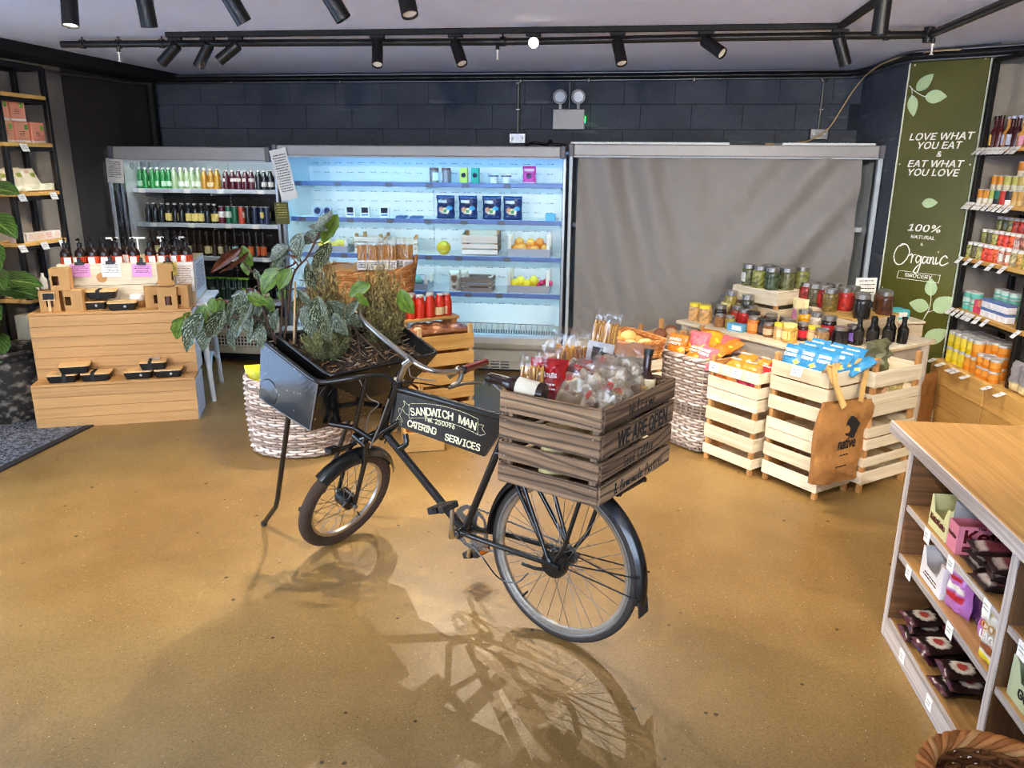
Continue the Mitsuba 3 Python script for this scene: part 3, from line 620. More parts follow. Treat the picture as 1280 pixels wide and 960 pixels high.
fr_row('yellow_label_bottle', [-4.155 + i * .0645 for i in range(9)], SL[1], bottle_kind(.175, .031, .015, .70, rgb('#0e0f10'), rgb('#f3dc86'), rgb('#efeee8'), lz=(.1, .5)), '{nth} dark bottle with a yellow label on the second fridge shelf', 'yellow labelled bottles')
for x, c, b, l in ((-3.575, '#5d1226', '#efe9e4', 'maroon can'), (-3.51, '#17603f', '#dfe9df', 'left of the two green cans'), (-3.452, '#17603f', '#dfe9df', 'right of the two green cans'), (-3.385, '#c9472a', '#f0d8c0', 'orange red can'), (-3.32, '#101113', '#2a2a2e', 'black can'), (-3.255, '#1c2440', '#e2c46a', 'leftmost navy can'), (-3.195, '#1c2440', '#e2c46a', 'middle navy can'), (-3.135, '#1c2440', '#e2c46a', 'rightmost navy can')):
    row('drink_can', 'can', can_kind(.155, .029, c, b), [(x, YB, SL[1])], l + ' on the second shelf of the drinks fridge', 'cans on the second fridge shelf')
fr_row('beer_bottle', [-4.305 + i * .0625 for i in range(13)], SL[2], bottle_kind(.225, .030, .0125, .5, rgb('#2e1a0c'), rgb('#ddd6a8'), rgb('#2a2420'), lz=(.1, .40)), '{nth} brown beer bottle with a cream label on the third fridge shelf', 'beer bottles on the third fridge shelf')
fr_row('blue_label_bottle', [-3.475], SL[2], bottle_kind(.225, .028, .0125, .5, rgb('#241810'), rgb('#9fd0dc'), rgb('#2a2420'), lz=(.06, .42)), 'brown beer bottle with a light blue label on the third fridge shelf', None)
fr_row('orange_beer_bottle', [-3.385, -3.325, -3.262, -3.20], SL[2], bottle_kind(.225, .028, .0125, .5, rgb('#241810'), rgb('#d86a3a'), rgb('#2a2420'), lz=(.06, .42)), '{nth} of the beer bottles with orange labels on the third fridge shelf', 'orange labelled beer bottles')
for yy, nme in ((YB, 'front'), (YB + .075, 'back')):
    fr_row('lime_cap_bottle', [-3.93 + i * .058 + (.02 if nme == 'back' else 0) for i in range(10)], SL[3], bottle_kind(.205, .027, .018, .60, rgb('#16301c'), rgb('#7f948a'), rgb('#8fc23a'), lz=(.45, .55)), '{nth} green bottle with a lime cap, ' + nme + ' row, drinks fridge bottom', 'lime capped bottles')
fr_row('dark_low_bottle', [-3.33 + i * .062 for i in range(5)], SL[3], bottle_kind(.2, .028, .012, .55, rgb('#0d0f0e'), None, rgb('#23271f')), '{nth} black bottle behind the cream sign in the drinks fridge', 'black bottles at the fridge bottom', y=YB + .1)
# ---- contents of the open fridge
YM = 6.83
def lidded(h, r, body, lid, lab=None):
    b = rgb(body); s = [('body', lathe([(0, 0, b), (r, 0, b), (r, h * .8, b), (r * .9, h * .86, b), (0, h * .86, b)], 14).ply(True, True), 'vgloss'), ('lid', lathe([(r * .97, h * .84, rgb(lid)), (r * .97, h, rgb(lid)), (0, h, rgb(lid))], 14).ply(True, True), 'vsatin')]
    if lab: s.insert(1, ('label', lathe([(r * 1.02, h * .15, rgb(lab)), (r * 1.02, h * .68, rgb(lab))], 14).ply(True, True), 'vmatte'))
    return s
row('jar', 'jar', lidded(.125, .041, '#8a7c6c', '#7a5638', '#e9e6e2'), [(-1.60, YM, SM[0]), (-1.495, YM, SM[0])], '{nth} of the two jars on the top shelf of the open fridge', 'jars on the open fridge top shelf')
def carton(name, label, x, y, z, w, d, h, col, cat='carton', R=None, fr=None, T=None, group=None):
    k = thing(name, label, cat, group)
    if 'm_c' + col not in scene: scene['m_c' + col] = pr(rgb(col), 0.55)
    part(k, 'box', bshape(-w / 2, w / 2, -d / 2, d / 2, 0, h, bev=min(.003, d * .2)), 'c' + col, TR((x, y, z), R) if T is None else T)
    return k
for x, c, t, l in ((-1.335, 'c6cf3a', 'dark', 'yellow carton on the top shelf of the open fridge'), (-1.235, '1fa06c', 'dark', 'green carton on the top shelf of the open fridge')):
    k = carton('carton', l, x, YM, SM[0], .066, .05, .128, c)
    part(k, 'badge', lathe([(0, 0), (.02, 0), (.02, .001), (0, .001)], 16, R=rotx(math.pi / 2)).ply(), 'ink', TR((x, YM - .026, SM[0] + .065)))
for x, i in ((-1.075, 'left'), (-.965, 'right')):
    k = thing('tub', f'{i} white tub with a dark lid on the top shelf of the open fridge', 'tub', 'white tubs')
    part(k, 'body', lathe([(0, 0), (.034, 0), (.040, .058), (0, .058)], 16).ply(40), 'white', TR((x, YM, SM[0])))
    part(k, 'lid', lathe([(.046, .056), (.046, .066), (0, .066)], 16).ply(40), 'headerend', TR((x, YM, SM[0])))
def pouch(w, h, d, front, back=None, nu=12, nv=16, crimp=.10, seed=0, wr=.10, taper=0.0):
    """A filled bag standing on its base in x,z, its front towards -y: front(u, v) gives the colour."""
    q = np.random.default_rng(seed); m = M(); ph = q.random(8) * 6.28
    def surf(sg):
        def f(U, V):
            e = np.clip(np.minimum(V, 1 - V) / crimp, 0, 1); t = np.clip(1 - np.abs(2 * U - 1) ** 3, 0, 1) ** .8 * e ** .6
            wv = wr * d * (np.sin(U * 9 + V * 5 + ph[0]) * np.sin(V * 11 - U * 4 + ph[1]) + .6 * np.sin(U * 17 + ph[2]) * np.sin(V * 19 + ph[3]))
            y = sg * (d / 2 * t) + wv * (e * .8 + .2) * (.4 + .6 * t)
            x = (U - .5) * w * (1 - taper * V) * (1 - .05 * np.sin(np.pi * V)) + .012 * w * np.sin(V * 13 + ph[4])
            return x, y, V * h
        return f
    cf = lambda fn: (lambda U, V: np.moveaxis(fn(U, V), -1, 0))
    grid(surf(-1), nu, nv, m, cf(front)); grid(surf(1), nu, nv, m, cf(back or front), flip=True)
    return m.ply(True, True)
def flat(c): c = rgb(c) if isinstance(c, str) else c; return lambda U, V: np.broadcast_to(c, U.shape + (3,))
def paint(base, *shapes):
    """Bag print: (kind, u, v, ru, rv, colour) ellipses and rectangles over a base colour."""
    def fn(U, V):
        o = np.array(np.broadcast_to(rgb(base), U.shape + (3,)))
        for kd, u, v, ru, rv, c in shapes:
            k = ((U - u) / ru) ** 2 + ((V - v) / rv) ** 2 < 1 if kd == 'e' else (np.abs(U - u) < ru) & (np.abs(V - v) < rv)
            o[k] = rgb(c)
        return o
    return fn
ps = pouch(.165, .20, .06, paint('#16264a', ('r', .5, .95, .5, .06, '#22345e'), ('r', .35, .74, .25, .06, '#c9d3e0'), ('e', .45, .36, .3, .14, '#e6d6a0'), ('e', .3, .42, .13, .09, '#d98f5c'), ('e', .75, .46, .15, .09, '#4ba3d8'), ('e', .5, .33, .1, .06, '#4f8a48')), flat('#16264a'), 16, 24)
for i, x in enumerate((-1.50, -1.30, -1.09, -.905)):
    put(thing('snack_pouch', f'{nth(i, 4)} of the navy blue pouches on the second shelf of the open fridge', 'pouch', 'navy pouches'), ps, 'vgloss', TR((x, YM, SM[1]), rotz(.05 * rng.standard_normal())))
put(thing('pink_pouch', 'pink bag on the top shelf of the open fridge', 'pouch'), pouch(.115, .145, .045, paint('#d3407a', ('r', .5, .06, .5, .06, '#f2e8ea'), ('e', .5, .45, .25, .16, '#4a1c30'), ('r', .5, .78, .4, .05, '#f0b0c8'))), 'vsatin', TR((-.765, YM, SM[0])))
carton('blue_tub', 'small blue box at the right end of the second shelf of the open fridge', -.575, YM, SM[1], .085, .07, .06, '5fa3c8', 'box')
for i, x in enumerate((-2.69, -2.60)):
    put(thing('round_pack', f'{nth(i, 2)} of the round dark blue packs on the second shelf of the open fridge', 'pack', 'round packs'), lathe([(0, 0, rgb('#1e2540')), (.040, 0, rgb('#1e2540')), (.042, .02, rgb('#1e2540')), (.030, .024, rgb('#aab4d0')), (.012, .025, rgb('#1e2540')), (0, .025, rgb('#1e2540'))], 18).ply(True, True), 'vsatin', TR((x, YM + .05, SM[1] + .042), rotx(1.35)))
for i, x in enumerate((-2.37, -2.235, -2.055)):
    k = carton('white_pack', f'{nth(i, 3)} of the small white packs on the second shelf of the open fridge', x, YM, SM[1], .085, .03, .095, 'e8eae6', 'pack', group='small white packs')
    part(k, 'print', bshape(-.03, .03, -.0165, -.015, .04, .085), 'ink', TR((x, YM, SM[1]))); part(k, 'band', bshape(-.03, .03, -.0165, -.015, .014, .03), 'shelfblue', TR((x, YM, SM[1])))
for x, w, l in ((-1.90, .085, 'left'), (-1.765, .10, 'right')): carton('flat_pack', f'{l} of the flat dark packs lying on the second shelf of the open fridge', x, YM, SM[1], w, .12, .018, '3d5470', 'pack', group='flat dark packs')
# crates: corner posts and slats, a thing each
def crate(label, T, w, d, h, slats, mat='pine', post='post', posth=None, th=.006, pw=.026, cat='crate', side=True, bottom=True, back=True, name='wooden_crate', end=None, group=None, solid=False):
    """slats: (z0, z1) of each board round the crate; posts at the inside corners."""
    k = thing(name, label, cat, group)
    T = np.asarray(T)
    for sx in (-1, 1):
        for sy in (-1, 1):
            if posth: part(k, 'corner_post', bshape(sx * (w / 2 - th - pw) if sx > 0 else -(w / 2 - th), sx * (w / 2 - th) if sx > 0 else -(w / 2 - th - pw), sy * (d / 2 - th - pw) if sy > 0 else -(d / 2 - th), sy * (d / 2 - th) if sy > 0 else -(d / 2 - th - pw), 0, posth, bev=.002), post, T)
    for z0, z1 in slats:
        part(k, 'slat', bshape(-w / 2, w / 2, -d / 2, -d / 2 + th, z0, z1, bev=.0015), mat, T)
        if back: part(k, 'slat', bshape(-w / 2, w / 2, d / 2 - th, d / 2, z0, z1, bev=.0015), mat, T)
        if side:
            for s in (-1, 1): part(k, 'slat', bshape(s * w / 2 - (th if s > 0 else 0), s * w / 2 + (0 if s > 0 else th), -d / 2 + th, d / 2 - th, z0 + .002, z1 - .001, bev=.0015), end or mat, T)
    if solid: part(k, 'back_board', bshape(-w / 2 + th, w / 2 - th, d / 2 - th - .006, d / 2 - th, slats[0][0], slats[-1][1], bev=.001), mat, T); part(k, 'inner_board', bshape(-w / 2 + th, -w / 2 + th + .006, -d / 2 + .06, d / 2 - .06, slats[0][0], slats[-1][1], bev=.001), 'post', T)
    if bottom:
        n = max(3, int(w / .1))
        zb = slats[0][0] + .004
        for i in range(n): part(k, 'bottom_board', bshape(-w / 2 + th + i * (w - 2 * th) / n + .003, -w / 2 + th + (i + 1) * (w - 2 * th) / n - .003, -d / 2 + th, d / 2 - th, zb, zb + .006), mat, T)
    return k
scene['m_palepine'] = pr(wood('#d9d3c4', '#efeae0', '#b8b0a0', 70, 0, .1), .65)
scene['m_brownslat'] = pr(wood('#6b5a4c', '#8d7a68', '#4a3c30', 70, 0, .1), .65)
ball = lambda r, c, nc=.1, sq=1.0: lathe([(r * math.sin(a) if 0 < i < 10 else 0, r * (1 - math.cos(a)) * sq, rgb(c)) for i, a in enumerate(np.linspace(0, math.pi, 11))], 14, noisecol=nc).ply(True, True)
def fruits(name, cat, label, group, r, cols, pts, sq=1.0, mat='vsatin'):
    sh = [ball(r, c, .12, sq) for c in cols]
    for i, p in enumerate(pts): put(thing(name, label.format(nth=nth(i, len(pts)) if len(pts) < 20 else ''), cat, group), sh[i % len(sh)], mat, TR(p, rotz(rng.random() * 6) @ rotx(.4 * rng.standard_normal())))
crate('open wooden crate tilted up on the third shelf of the open fridge', TR((-1.19, YM + .06, SM[2] + .03), rotx(.16)), .32, .22, .13, ((0, .04), (.052, .09), (.10, .165)), 'palepine', posth=.165, end='brownslat')
crate('flat crate of oranges on the third shelf of the open fridge', TR((-.755, YM + .05, SM[2])), .375, .24, .075, ((0, .07),), 'header', 'palepine', posth=.19)
fruits('orange', 'orange', '{nth} of the oranges in the flat crate on the third fridge shelf', 'oranges', .043, ('#e9a23a', '#edb04c', '#e58a30'), [(-.885 + .066 * i, YM - .01, SM[2] + .02) for i in range(5)] + [(-.875 + .08 * i, YM + .07, SM[2] + .025) for i in range(4)] + [(-.85 + .09 * i, YM + .02, SM[2] + .075) for i in range(3)])
crate('low wooden crate with a gap between its slats on the fourth fridge shelf', TR((-1.22, YM + .04, SM[3])), .28, .22, .13, ((0, .04), (.05, .075), (.085, .13)), 'brownslat', 'palepine', posth=.14)
for i, x in enumerate((-1.425, -1.36)):
    k = thing('loaf_bag', f'{nth(i, 2)} of the bagged brown loaves beside the slatted crate on the fourth fridge shelf', 'bread', 'bagged loaves')
    part(k, 'bag', pouch(.11, .18, .08, paint('#e6dccb', ('e', .5, .6, .28, .2, '#8a6a44'), ('e', .5, .2, .25, .1, '#7a5a38')), flat('#d8c8b0')), 'vsatin', TR((x, YM + i * .05, SM[3])))
crate('flat crate of yellow peppers on the fourth shelf of the open fridge', TR((-.755, YM + .05, SM[3])), .375, .24, .075, ((0, .07),), 'header', 'palepine', posth=.20)
fruits('yellow_pepper', 'pepper', '{nth} of the yellow peppers in the flat crate on the fourth fridge shelf', 'yellow peppers', .044, ('#e8d21e', '#f0dc2a'), [(-.895, YM - .01, SM[3] + .03), (-.835, YM, SM[3] + .045), (-.78, YM - .01, SM[3] + .02), (-.715, YM, SM[3] + .05)], 1.15)
fruits('radish', 'radish', '{nth} of the pink radishes at the right of the yellow peppers', 'radishes', .022, ('#c8285a', '#e04a78', '#b52040'), [(-.665 + .024 * i, YM - .01 + .025 * (i % 2), SM[3] + .05 + .018 * (i % 3)) for i in range(5)])
put(thing('melon', 'yellow melon on the third shelf of the open fridge', 'melon'), ball(.064, '#e3cf2a', .08, .95), 'vsatin', TR((-1.525, YM, SM[2])))
crate('pale slatted crate on the left of the third fridge shelf', TR((-1.93, YM + .07, SM[2]), rotz(.2)), .30, .24, .13, ((0, .04), (.048, .08), (.09, .125)), 'palepine', posth=.15, end='palepine')
crate('pale crate behind the pasta bags on the third fridge shelf', TR((-2.2, YM + .08, SM[2]), rotz(-.1)), .27, .22, .1, ((0, .04), (.05, .09), (.1, .14)), 'palepine', posth=.17)
crate('flat crate of lemons at the left of the third fridge shelf', TR((-2.56, YM + .04, SM[2])), .34, .22, .06, ((0, .06),), 'header', 'palepine', posth=.12)
fruits('lemon', 'lemon', '{nth} of the lemons in the flat crate on the third fridge shelf', 'lemons', .038, ('#e9dc4e', '#efe56a'), [(-2.68 + .06 * i, YM - .02 + .03 * (i % 2), SM[2] + .025) for i in range(5)], 1.2)
crate('flat crate of lettuces on the left of the fourth fridge shelf', TR((-1.83, YM + .04, SM[3])), .34, .24, .06, ((0, .06),), 'header', 'palepine', posth=.13)
fruits('lettuce', 'lettuce', '{nth} of the two green lettuces in the flat crate', 'lettuces', .07, ('#a8cf86', '#8fc0a0'), [(-1.95, YM - .02, SM[3] + .02), (-1.80, YM - .01, SM[3] + .02)], .8)
kb = thing('wire_basket_rail', 'white wire rail along the bottom deck of the open fridge', 'wire rail')
m = M()
for x in np.arange(-2.85, -.5, .05): box(m, (x, 6.60, .385), (.004, .004, .09))
for z in (.34, .43): bx(-2.85, -.5, 6.597, 6.603, z - .003, z + .003, m)
part(kb, 'wires', m.ply(), 'steel', stuff=True)
m = M()
for x in np.arange(-2.85, -.48, .022): box(m, (x, 6.545, .372), (.009, .004, .03))
part(kb, 'slots', m.ply(), 'headerend', stuff=True)
part(fm_, 'kick_panel', bshape(-2.9, -.44, 6.59, 6.60, .02, .21, bev=.002), 'fridgebase')
for j in range(4):
    m = M()
    for i in range(6): bx(-1.24 + j * .09, -1.165 + j * .09, 6.582, 6.588, .03 + i * .028, .044 + i * .028, m)
    part(fm_, 'vent', m.ply(), 'headerend', stuff=True)
# ---- the covered fridge
fridge(fr_, -.41, 2.0, 1.845, 1.935, (1.3,), None, 'fridgewhite')
q = np.random.default_rng(5)
def blind(U, V):
    x = -.335 + U * 2.19; z = 1.84 - V * 1.55
    a = np.sin((x - .25 * (1.84 - z)) * 19 + 1.0) * np.exp(-((x - .1) / .5) ** 2) + np.sin((x + .8 * (1.84 - z)) * 15) * .9 * np.exp(-((x - 1.45) / .5) ** 2)
    b = meshkit.fbm(np.stack([x * 6, z * 6 + x * 3, 0 * x], -1), 4, 3) - .5
    y = 6.505 + .045 * a * (1.2 - .8 * V) + .03 * b - .03 * np.sin(np.pi * V) + .018 * np.abs(np.sin(x * 3.1 - z))
    return x, y, z
part(fr_, 'night_blind', grid(blind, 150, 110).ply(True), 'curtain', label='grey fabric night blind pulled down')
part(fr_, 'blind_bar', bshape(-.34, 1.86, 6.49, 6.52, .27, .30, bev=.006), 'header')
part(fr_, 'right_post', bshape(1.955, 1.99, 6.455, 6.50, .28, 1.84, bev=.006), 'shelfgrey')
part(fr_, 'left_post', bshape(-.40, -.375, 6.46, 6.50, .28, 1.84, bev=.004), 'shelfgrey')
part(fr_, 'top_tray', bshape(-.40, .85, 6.55, 6.9, 1.935, 1.955, bev=.003), 'fridgewhite'); part(fr_, 'top_tray', bshape(1.25, 1.95, 6.55, 6.9, 1.935, 1.955, bev=.003), 'fridgewhite')
put(thing('fabric_strip', 'black cable loop lying on top of the open fridge', 'cable'), tube(arc3([(-.78, 6.7, 1.93), (-.70, 6.6, 1.945), (-.6, 6.65, 1.935), (-.58, 6.7, 1.965), (-.55, 6.68, 1.935), (-.45, 6.7, 1.93)], 5), .012, 8).ply(50), 'black')
# ================================================================ oak stand on the left with its goods
FB = Fr((-3.873, 4.538), 21.5)
kd = thing('oak_display_stand', 'stepped oak display stand with two treads on the left', 'display stand')
for i in range(4): part(kd, 'riser_plank', bshape(0, 1.04, 0, .02, i * .0735, (i + 1) * .0735 - .0015, bev=.0012), 'oak', FB.T())
part(kd, 'lower_tread', bshape(0, 1.04, 0, .17, .294, .312, bev=.002), 'oak', FB.T())
for i in range(6): part(kd, 'riser_plank', bshape(0, 1.04, .155, .175, .312 + i * .0738, .312 + (i + 1) * .0738 - .0015, bev=.0012), 'oak', FB.T())
part(kd, 'upper_tread', bshape(0, 1.04, .155, .398, .755, .773, bev=.002), 'oak', FB.T())
scene['m_whitewood'] = pr(wood('#d8dde0', '#eef0f0', '#b9c0c4', 60, 0, .25), .6)
part(kd, 'side_panel', bshape(1.02, 1.042, 0.003, .34, 0, .293, bev=.002), 'whitewood', FB.T(), label='pale whitewashed side')
part(kd, 'side_panel', bshape(1.02, 1.042, .158, .398, .312, .755, bev=.002), 'whitewood', FB.T(), label='pale whitewashed side')
part(kd, 'side_panel', bshape(-.002, .018, .003, .398, 0, .293, bev=.002), 'oak', FB.T())
# pine crate with soap bottles on top
kp = thing('pine_box', 'pale pine box full of pump bottles on top of the oak stand', 'box')
part(kp, 'front_board', bshape(.15, 1.045, .40, .416, .773, .92, bev=.002), 'pine', FB.T())
part(kp, 'front_board', bshape(.15, 1.045, .40, .416, .922, 1.075, bev=.002), 'pine', FB.T())
part(kp, 'back_board', bshape(.15, 1.045, .975, .99, .773, 1.075, bev=.002), 'pine', FB.T())
for u in (.15, 1.03): part(kp, 'end_board', bshape(u, u + .016, .417, .974, .773, 1.075, bev=.002), 'pine', FB.T())
part(kp, 'shelf_board', bshape(.166, 1.03, .416, .974, .985, 1.03), 'pine', FB.T())
for u, z, r in ((.43, .975, .035), (.80, .93, .012)): part(kp, 'knot', lathe([(0, 0), (r, 0), (r * .8, .0015), (0, .0015)], 14, R=rotx(math.pi / 2)).ply(40), 'post', FB.T(u, .3995, z))
amb, red, wht, blk = rgb('#1c0d08'), rgb('#d4502f'), rgb('#ece6dd'), rgb('#0c0c0d')
pump = [('body', lathe([(0, 0, amb), (.036, 0, amb), (.038, .006, amb), (.038, .105, amb), (.034, .125, amb), (.018, .145, amb), (.014, .15, amb), (.014, .165, amb), (0, .165, amb)], 14).ply(True, True), 'vgloss'),
        ('label', lathe([(.0385, .02, red), (.0385, .09, red)], 14).ply(True, True), 'vmatte'), ('label_panel', bshape(-.022, .022, -.0405, -.034, .025, .085, bev=.001), 'paper'),
        ('collar', lathe([(.016, .155, blk), (.017, .18, blk), (.012, .184, blk), (.005, .186, blk), (.005, .205, blk), (0, .205, blk)], 12).ply(True, True), 'vsatin'),
        ('pump_head', tube([(0, 0, .203), (0, -.004, .209), (0, -.03, .207)], [.009, .009, .005], 8).ply(50), 'black')]
for i, u in enumerate((.20, .295, .375, .45, .53, .645, .755, .845, .93, 1.0)):
    k = thing('pump_bottle', f'{nth(i, 10)} amber pump bottle in the front row of the pine box', 'soap bottle', 'amber pump bottles in the front row')
    for n_, s_, m_ in pump: part(k, n_, s_, m_, FB.T(u, .475, 1.0305, 20 * rng.standard_normal()))
for i, u in enumerate((.33, .41, .49, .57, .86, .93)):
    k = thing('pump_bottle', f'{nth(i, 6)} amber pump bottle in the back row of the pine box', 'soap bottle', 'amber pump bottles in the back row')
    for n_, s_, m_ in pump: part(k, n_, s_, m_, FB.T(u, .60, 1.0305, 20 * rng.standard_normal()))
for i, (u, w) in enumerate(((.47, .09), (.64, .11), (.80, .05), (.93, .07))):
    k = thing('label_stake', f'{nth(i, 4)} of the white T shaped stakes among the pump bottles', 'stake', 'white stakes')
    part(k, 'post', bshape(-.006, .006, -.004, .004, 1.0, 1.225), 'white', FB.T(u, .66)); part(k, 'bar', bshape(-w / 2, w / 2, -.004, .004, 1.22, 1.235, bev=.002), 'white', FB.T(u, .66))
def card(u, z, w, h, mat, lab, head=None, sub=None, roll=0.0, clip=True, seed=1):
    T = FB.face(u, .392, z) @ TR((0, 0, 0), rotz(roll))
    k = sheet('price_card', lab, T, w, h, mat, 'card', 4 if head else 6, seed, head)
    if clip:
        c = thing('bulldog_clip', 'black clip holding the ' + lab.replace(' on the pine box', ''), 'clip')
        part(c, 'jaw', bshape(-.03, .03, -.006, .012, h / 2 - .008, h / 2 + .012, bev=.002), 'black', T @ mat4((0, 0, 0), [1, 0, 0], [0, 0, -1], [0, 1, 0]))
        part(c, 'handle', bshape(-.012, .012, -.004, .004, h / 2 + .01, h / 2 + .045, bev=.003), 'black', T @ mat4((0, 0, 0), [1, 0, 0], [0, 0, -1], [0, 1, 0]))
    return k
card(.30, 1.03, .125, .09, 'pinkcard', 'pink card on the pine box reading BODY WASH', 'BODY WASH', seed=2)
card(.50, 1.03, .125, .10, 'paper', 'white card on the pine box between the two pink cards', seed=3)
card(.70, 1.022, .128, .09, 'pinkcard', 'pink card on the pine box reading SHAMPOO', 'SHAMPOO', roll=-.03, seed=4)
card(.88, 1.025, .115, .09, 'yellowcard', 'yellow card on the pine box behind the kraft box', seed=5)
sheet('info_sheet', 'pale pink printed sheet on the right end of the pine box', FB.face(.985, .3985, .965), .12, .21, 'paper', 'notice', 9, 6, ink='kraft')
sheet('side_sheet', 'pale printed sheet on the end of the pine box', mat4(FB(1.048, .69, .93), FB.R[:, 1], [0, 0, 1], FB.R[:, 0]), .50, .27, 'fridgewhite', 'notice', 10, 7, ink='header')
# kraft boxes with a cut-out window
def kraftbox(u, v, z, w, d, h, lab, deg=0.0, win=(.5, .45), ww=.34, wh=.42, white=False):
    import shapely
    k = thing('kraft_box', lab, 'box'); T = FB.T(u, v, z, deg)
    hx, hz = (win[0] - .5) * w, win[1] * h
    front = shapely.box(-w / 2, 0, w / 2, h) - shapely.box(hx - ww * w / 2, hz - wh * h / 2, hx + ww * w / 2, hz + wh * h / 2)
    part(k, 'front', extrude(front, .002).ply(uv=True), 'kraft', T @ TR((0, -d / 2, 0)))
    m = bx(-w / 2, -w / 2 + .002, -d / 2, d / 2, 0, h); bx(w / 2 - .002, w / 2, -d / 2, d / 2, 0, h, m); bx(-w / 2, w / 2, -d / 2, d / 2, h - .002, h, m); bx(-w / 2, w / 2, d / 2 - .002, d / 2, 0, h, m)
    part(k, 'carton', m.ply(), 'kraft', T)
    part(k, 'candle', lathe([(0, .004, rgb('#3c1d12')), (w * .3, .004, rgb('#3c1d12')), (w * .3, h * .62, rgb('#5a3420')), (w * .26, h * .7, rgb('#1a1412')), (0, h * .7, rgb('#1a1412'))], 12).ply(True, True), 'vgloss', T)
    return k
UT = .773
kraftbox(.125, .27, UT, .125, .10, .142, 'kraft box at the left end of the upper tread, a small slate leaning on it', 4)
kraftbox(.285, .26, UT, .118, .10, .142, 'kraft box second from the left end of the upper tread', -6, (.2, .5))
kraftbox(.205, .28, UT + .143, .12, .10, .15, 'kraft box stacked on the two kraft boxes at the left', 3, (.28, .45))
kraftbox(.765, .30, UT, .095, .09, .145, 'kraft box half hidden at the left of the right group', 14, (.75, .4))
kraftbox(.885, .215, UT, .125, .10, .15, 'kraft box in the middle of the right group', 4, (.55, .4))
kraftbox(.985, .275, UT, .085, .10, .155, 'kraft box at the right end of the upper tread', -8, (.2, .35))
kraftbox(.875, .27, UT + .158, .10, .10, .15, 'kraft box stacked on top of the right group', 12, (.95, .45), .16)
k = thing('slate_tag', 'small slate price tag with a wooden frame leaning on the left kraft box', 'tag'); T = FB.T(.13, .205, UT + .085)
part(k, 'slate', bshape(-.036, .036, -.003, .003, 0, .045), 'ink', T); part(k, 'frame', bx(-.04, .04, -.004, .004, -.005, .001, bx(-.04, .04, -.004, .004, .044, .05, bx(-.04, -.035, -.004, .004, 0, .045, bx(.035, .04, -.004, .004, 0, .045)))).ply(), 'straw', T)
part(k, 'foot', bshape(-.008, .008, -.006, .006, -.083, -.005), 'straw', T)
def rbox(w, d, h, r=.02, top=1.0):
    """A rounded tub, narrower at its foot."""
    import shapely
    m = M(); q = []
    for z, s in ((0, .86), (.006, .88), (h * .5, .95), (h, 1.0)):
        p = np.array(shapely.box(-w / 2 * s + r, -d / 2 * s + r, w / 2 * s - r, d / 2 * s - r).buffer(r, quad_segs=4).exterior.coords)[:-1]
        q.append(np.column_stack([p, np.full(len(p), z)]))
    n = len(q[0]); v = np.vstack(q); f = [[i * n + (j + 1) % n, i * n + j, (i + 1) * n + j, (i + 1) * n + (j + 1) % n] for i in range(3) for j in range(n)]
    m.add(v, f); m.add(np.vstack([q[0], [[0, 0, 0]]]), [[j, (j + 1) % n, n] for j in range(n)]); m.add(np.vstack([q[3], [[0, 0, h]]]), [[(j + 1) % n, j, n] for j in range(n)])
    return m.ply(40)
def lid_(w, d, t=.01, r=.02):
    import shapely
    g = shapely.box(-w / 2 + r, -d / 2 + r, w / 2 - r, d / 2 - r).buffer(r, quad_segs=4)
    m = extrude(g, t); v = m.v[0]; m.v[0] = np.stack([v[:, 0], v[:, 2], v[:, 1]], 1); m.f[0] = m.f[0][:, ::-1]
    m.uv[0] = m.v[0][:, :2] + 50; return m.ply(uv=True)
tubm, lidm = rbox(.19, .12, .048), lid_(.19, .12)
def lunch(u, v, z, lab, deg=0.0, s=1.0, strap=False, badge=True, cord=False):
    k = thing('lunch_box', lab, 'lunch box'); T = FB.T(u, v, z, deg) @ np.diag([s, s, 1, 1])
    part(k, 'tub', tubm, 'black', T); part(k, 'bamboo_lid', lidm, 'lidwood', T @ TR((0, 0, .053)))
    if strap: part(k, 'strap', bx(-.012, .012, -.062, .062, .0585, .0605, bx(-.012, .012, -.0625, -.0605, .004, .0595)).ply(), 'blackmatte', T @ TR((strap * .02, 0, 0)))
    if badge: part(k, 'badge', lathe([(0, 0), (.009, 0), (.009, .001), (0, .001)], 14, R=rotx(math.pi / 2)).ply(40), 'header', T @ TR((.02, -.0605, .028)))
    if cord: part(k, 'cord_bow', tube(arc3([(-.05, 0, .062), (-.02, .02, .075), (.0, 0, .066), (.03, .02, .08), (.05, .0, .064), (.02, -.02, .07), (0, 0, .066)], 5), .003, 6).ply(50), 'header', T)
lunch(.385, .30, UT, 'black lunch box with bamboo lid at the left of the upper tread stack', 5, .9)
lunch(.585, .235, UT, 'black lunch box with bamboo lid at the right front of the upper tread', 3, 1.0)
lunch(.445, .30, UT + .0735, 'black lunch box with a strap on top of the stack on the upper tread', 4, 1.0, -1, False)
LT = .312
lunch(.185, .085, LT, 'black strapped lunch box at the left end of the lower tread', 2, 1.0, .8, False)
lunch(.395, .085, LT, 'black strapped lunch box second from the left on the lower tread', 2, 1.0, -.8, False)
lunch(.265, .09, LT + .059, 'black lunch box with a plain bamboo lid on top of the left stack', 6, 1.0, 0, False)
lunch(.665, .085, LT, 'black lunch box with a round badge under the corded one', 2, .98)
lunch(.860, .085, LT, 'black lunch box with a round badge at the right end of the lower tread', 2, .98)
lunch(.765, .09, LT + .059, 'black lunch box with a silver cord bow on top of the right stack', 4, .92, -1, False, True)
k = thing('candle_pot', 'round wooden pot with a white lid behind the lunch boxes', 'pot'); T = FB.T(.66, .34, UT)
